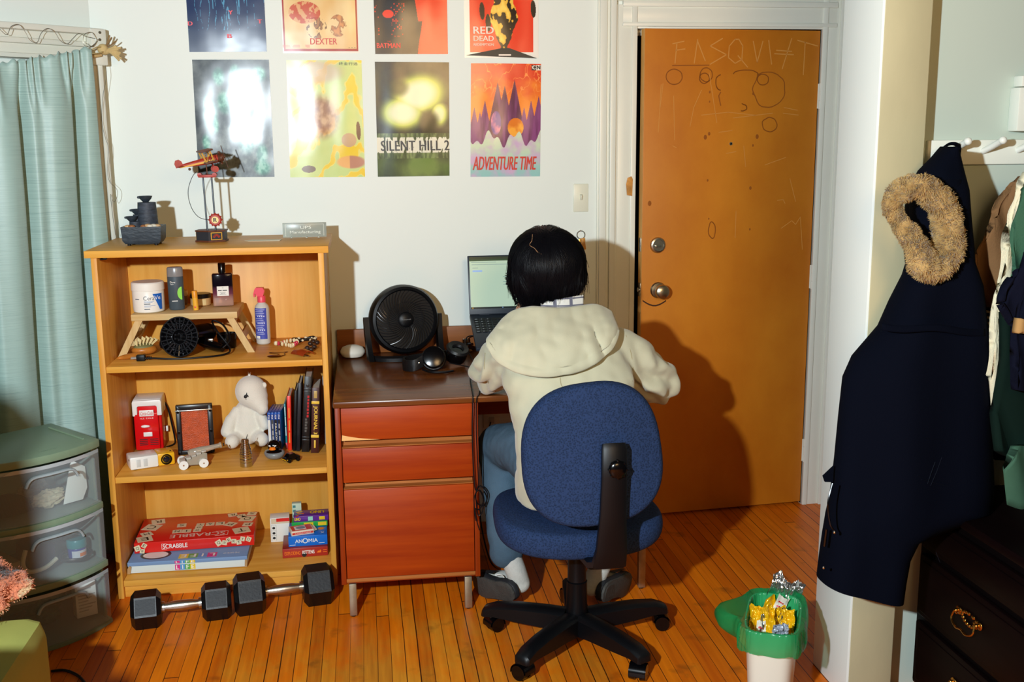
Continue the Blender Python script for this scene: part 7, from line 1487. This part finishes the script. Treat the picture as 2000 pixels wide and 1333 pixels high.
# shirts
def tee(nm, lbl, cat, y, outline, m_, hem=None, dep=.03, crease=6):
    c0 = at(*outline[0], y=y); t = thing(nm, lbl, cat, c0); b = bmesh.new()
    P_ = [at(x, yy, y=y)-c0 for x, yy in outline]
    def build():
        mbx = MB(); bb = bmesh.new(); f = bb.faces.new([bb.verts.new(p) for p in P_]); bmesh.ops.triangulate(bb, faces=[f]); bmesh.ops.subdivide_edges(bb, edges=bb.edges[:], cuts=7, use_grid_fill=True)
        for v in bb.verts: v.co.y += dep*.35*math.sin(v.co.x*60+v.co.z*22)+dep*.5*noise.noise(Vector((v.co.x*crease, 3, v.co.z*crease*.5)))
        bmesh.ops.recalc_face_normals(bb, faces=bb.faces); mbx._add(bb); return mbx
    o = build().build('cloth', m_, t, ang=180, mods=[('SOLIDIFY', dict(thickness=.022, offset=0))]); return t, c0
BRN = mat('brown jersey', (132, 96, 62), .9, bump=.3, bs=200, var=.12, vs=6); CRS = mat('cream jersey', (222, 216, 184), .9, bump=.3, bs=200, var=.08, vs=5); GRN = mat('dull green jersey', (58, 96, 74), .9, bump=.3, bs=200); NVJ = mat('navy jersey', (9, 12, 28), .9, bump=.2, bs=200); DGR = mat('deep green jersey', (10, 28, 22), .9)
t, c0 = tee('striped_top', 'navy top with white sleeve stripes behind brown tee', 'top', -1.63, [(1918, 590), (1960, 560), (2030, 540), (2040, 900), (1945, 900), (1926, 800), (1920, 690)], NVJ)
mb = MB()
for k in range(4): ribbon(mb, [at(1921+k*-.6, 608+k*11, y=-1.652)-c0, at(1942, 612+k*11.5, y=-1.652)-c0], .0065, (at(1925, 610, y=-1.652)-c0).y)
mb.build('white_stripes', CRS, t)
tee('brown_tee', 'brown short sleeved tee hanging leftmost of the shirts', 't-shirt', -1.70, [(1996, 344), (1978, 356), (1956, 396), (1932, 440), (1912, 490), (1894, 530), (1883, 556), (1896, 566), (1914, 580), (1932, 602), (1940, 590), (1950, 560), (1990, 600), (2060, 600), (2080, 360)], BRN)
tee('cream_shirt', 'long cream shirt hanging in front of brown tee', 'shirt', -1.845, [(2006, 336), (1990, 352), (1975, 420), (1962, 480), (1952, 560), (1943, 600), (1937, 680), (1930, 740), (1938, 800), (1948, 760), (1955, 700), (1985, 700), (2060, 560), (2060, 340)], CRS)
tee('green_tee', 'dull green tee hanging between cream shirt and navy tee', 't-shirt', -1.86, [(2010, 352), (1994, 372), (1984, 430), (1976, 500), (1972, 560), (1990, 590), (2060, 590), (2060, 360)], GRN)
tee('navy_tee', 'dark navy tee with pointed sleeve, rightmost of the shirts', 't-shirt', -1.94, [(2008, 492), (1992, 520), (1972, 560), (1951, 594), (1966, 610), (1984, 640), (1976, 760), (2060, 780), (2070, 500)], NVJ)
tee('dark_green_trousers', 'dark green garment hanging below cream shirt', 'trousers', -1.89, [(1958, 610), (1952, 720), (1944, 800), (1946, 880), (1980, 900), (2060, 900), (2060, 600)], DGR)
tee('green_cloth', 'grey green cloth hem hanging below dark garment', 'cloth', -1.93, [(1982, 872), (1968, 890), (1958, 915), (1970, 985), (1990, 992), (2060, 985), (2060, 880)], mat('grey green cotton', (62, 96, 76), .9, var=.2, vs=8))
tee('tan_cloth', 'small tan fabric flap under navy tee sleeve', 'cloth', -1.96, [(1987, 622), (1981, 651), (2000, 652), (2050, 660), (2050, 640)], mat('tan flap', (176, 136, 84), .9), dep=.01)
# dresser, dark wood made darker still to carry the coat's shadow
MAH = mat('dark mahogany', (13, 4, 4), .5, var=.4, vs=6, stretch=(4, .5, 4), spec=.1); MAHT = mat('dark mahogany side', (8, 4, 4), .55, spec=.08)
dr = thing('dresser', 'dark mahogany dresser with ornate brass handles behind coat', 'dresser', (1.80, -2.0, 0)); d0 = Vector((1.80, -2.0, 0))
XF = 1.545; ZT = .590
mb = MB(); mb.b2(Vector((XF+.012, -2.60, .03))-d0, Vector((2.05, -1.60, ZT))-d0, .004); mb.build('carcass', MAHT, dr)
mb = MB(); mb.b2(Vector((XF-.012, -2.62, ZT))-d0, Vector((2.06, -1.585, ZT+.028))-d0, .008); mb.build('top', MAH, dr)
BRASS = mat('ornate brass', (196, 140, 62), .25, 1)
zs = [.040, .250, .455, .575]
for z0, z1 in zip(zs, zs[1:]):
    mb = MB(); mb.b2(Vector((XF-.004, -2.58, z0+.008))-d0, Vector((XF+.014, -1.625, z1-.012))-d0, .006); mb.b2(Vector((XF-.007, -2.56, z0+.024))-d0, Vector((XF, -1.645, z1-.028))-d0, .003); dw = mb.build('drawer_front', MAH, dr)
    for yc in ((-1.895, -2.35) if z1 < .5 else ()):
        zc = (z0+z1)/2+.01; mb = MB(); c_ = Vector((XF-.010, yc, zc))-d0
        for s in (-1, 1):
            mb.sph(c_+Vector((0, s*.048, .006)), (.004, .014, .012), 12, 8); mb.sph(c_+Vector((-.006, s*.048, .006)), (.007, .006, .006), 10, 8)
        for i in range(9): a = R(i*22.5); mb.sph(c_+Vector((-.001, .058*math.cos(a)*(.8+.2*math.cos(3*a)), -.004+.022*math.sin(a))), (.003, .008, .006), 8, 6); mb.sph(c_+Vector((-.001, .03*math.cos(a+.2), .004-.018*math.sin(a))), (.003, .006, .005), 8, 6)
        mb.tube(smooth([c_+Vector((-.012, -.048, .006)), c_+Vector((-.018, -.050, -.016)), c_+Vector((-.020, -.025, -.030)), c_+Vector((-.020, 0, -.026)), c_+Vector((-.020, .025, -.030)), c_+Vector((-.018, .050, -.016)), c_+Vector((-.012, .048, .006))]), [.0028]*36+[.0028], 8); mb.build('handle', BRASS, dw)
mb = MB(); [mb.cyl(Vector((x, y, 0))-d0, Vector((x, y, .04))-d0, .022, .03, 14) for x in (XF+.05, 2.0) for y in (-2.55, -1.65)]; mb.build('feet', MAHT, dr)
# ---------------------------------------------------------------- waste bin
bc_ = Vector((1.118, -1.607, 0)); Z_ = .278; BR_ = Matrix.Rotation(R(-25), 4, 'Z')
wb = thing('waste_bin', 'small white waste bin lined with green bag beside post', 'bin', (bc_.x, bc_.y, 0), R(-25))
def sq(hw, hd, z, n=40, e=.5): return [Vector((hw*math.copysign(abs(math.cos(2*math.pi*i/n))**e, math.cos(2*math.pi*i/n)), hd*math.copysign(abs(math.sin(2*math.pi*i/n))**e, math.sin(2*math.pi*i/n)), z)) for i in range(n)]
mb = MB(); mb.loft([sq(.056, .105, .0), sq(.058, .108, .01), sq(.074, .136, Z_-.005), sq(.076, .138, Z_), sq(.072, .134, Z_), sq(.055, .103, .012)]); mb.build('bin_body', mat('white bin plastic', (226, 228, 212), .35), wb)
def liner_mat():
    m = mat('green bag film', (12, 158, 92), .25); nt = m.node_tree; N = nt.nodes; L = nt.links; b = N['Principled BSDF']; b.inputs['Specular IOR Level'].default_value = .6
    tr = N.new('ShaderNodeBsdfTransparent'); tr.inputs[0].default_value = (.42, .93, .68, 1); tl_ = N.new('ShaderNodeBsdfTranslucent'); tl_.inputs[0].default_value = (*lin((60, 190, 120)), 1)
    m1 = N.new('ShaderNodeMixShader'); m1.inputs[0].default_value = .28; L.new(b.outputs[0], m1.inputs[1]); L.new(tl_.outputs[0], m1.inputs[2]); m2 = N.new('ShaderNodeMixShader'); m2.inputs[0].default_value = .46; L.new(m1.outputs[0], m2.inputs[1]); L.new(tr.outputs[0], m2.inputs[2]); L.new(m2.outputs[0], N['Material Output'].inputs[0]); return m
LIN = liner_mat()
def lf(u, v):
    q = 2*math.pi*u; w1 = noise.noise(Vector((math.cos(q)*2.2, math.sin(q)*2.2, 1))); e = .5
    c_ = math.copysign(abs(math.cos(q))**e, math.cos(q)); s_ = math.copysign(abs(math.sin(q))**e, math.sin(q))
    rp = .003*noise.noise(Vector((math.cos(q)*9, math.sin(q)*9, v*4)))+.002*math.sin(q*37+v*5)
    if v < .45:   # inside
        t = v/.45; k = .80+.17*t; return Vector((.074*k*c_+rp*c_, .136*k*s_+rp*s_, .14+(Z_+.004-.14)*t))
    t = (v-.45)/.55; o = .004+.012*math.sin(t*2.2)+.006*w1; z = Z_+.006+.018*math.sin(math.pi*min(1, t*1.6))*(t < .62)-t*(.062+.016*w1)
    wing = math.exp(-abs((q-math.pi)/.17)**1.5)*math.sin(math.pi*min(1, t*.9+.1))*.075; 
    return Vector(((.079+o+wing)*c_+rp, (.141+o)*s_+rp, z-(.02*math.exp(-((q-math.pi)/.22)**2)*t)))
mb = MB(); mb.grid(lf, 140, 46, True); mb.build('liner_bag', LIN, wb, ang=60)
def chips(nm, lbl, c, M_, w_, h_, seed, back=0, tx=True):
    t = thing(nm, lbl, 'snack bag', bc_+BR_ @ Vector(c), R(-25)); mb = MB()
    def cf(u, v, s=0):
        x, z = (u-.5)*w_, v*h_; y = .020*math.sin(math.pi*u)*math.sin(math.pi*min(1, v*1.1))+.016*nz(u*3+seed, v*3, seed, 3)+.006*abs(nz(u*7+seed, v*7, seed+3, 2))
        return M_ @ Vector((x*(1+.15*nz(v*3, seed, 1)), y, z*(1+.12*nz(u*3, seed, 4))))
    YB = mat('glossy yellow foil', (236, 178, 12), .22, .15); mb.grid(lambda u, v: cf(u, v*(1-back*(.35+.5*abs(u-.15)))), 90, 90); f1 = mb.build('foil_front', YB, t, ang=35)
    mb = MB(); mb.grid(lambda u, v: cf(u, v)+M_.to_3x3() @ Vector((0, .010+.02*back+.008*math.sin(u*9), -.003 if back else -.006)), 90, 90); mb.build('foil_lining', mat('silver foil', (206, 206, 204), .18, .95), t, ang=35)
    if tx:
        mb = MB(); mb.grid(lambda u, v: cf(.30+.34*u, .18+.55*v)+M_.to_3x3() @ Vector((0, -.0015, 0)), 20, 20); pn = mb.build('white_panel', mat('foil white print', (232, 226, 208), .3), t, ang=35)
        mb = MB()
        for k in range(5):
            for c0_ in range(3+k % 2): u0 = .36+c0_*.06+.01*(k % 3); v0 = .26+k*.085; off = M_.to_3x3() @ Vector((0, -.003, 0)); mb.poly([cf(u0, v0)+off, cf(u0+.045, v0+.006*(c0_ % 2))+off, cf(u0+.045, v0+.030+.012*(k % 2))+off, cf(u0, v0+.028)+off])
        mb.build('red_print', mat('logo red', (206, 30, 40), .4), pn)
    return t
RX = lambda a: Matrix.Rotation(R(a), 4, 'X'); RY = lambda a: Matrix.Rotation(R(a), 4, 'Y'); RZ = lambda a: Matrix.Rotation(R(a), 4, 'Z')
chips('snack_bag', 'open yellow snack bag showing silver lining at back of bin', (-.006, .072, .160), RZ(4) @ RY(16) @ RX(-12), .098, .185, 1, back=1)
chips('snack_bag', 'crumpled yellow snack bag at front left of bin', (-.020, -.072, .172), RZ(8) @ RX(-44), .074, .150, 5)
chips('snack_bag', 'crumpled glossy yellow snack bag at right of bin', (.024, -.010, .172), RZ(16) @ RY(10) @ RX(-34), .074, .120, 9, tx=False)
wr_ = thing('silver_wrapper', 'crumpled silver grey wrapper between yellow snack bags', 'wrapper', bc_+BR_ @ Vector((.020, -.066, .252))); mb = MB(); mb.grid(lambda u, v: Vector(((u-.5)*.045+.006*nz(u*4, v*4, 2), -.012*v+.012*nz(u*5, v*5, 7), (v-.5)*.060)), 26, 26); mb.build('foil', mat('grey printed foil', (186, 192, 204), .3, .5), wr_, ang=14, mods=[('SOLIDIFY', dict(thickness=.001))])
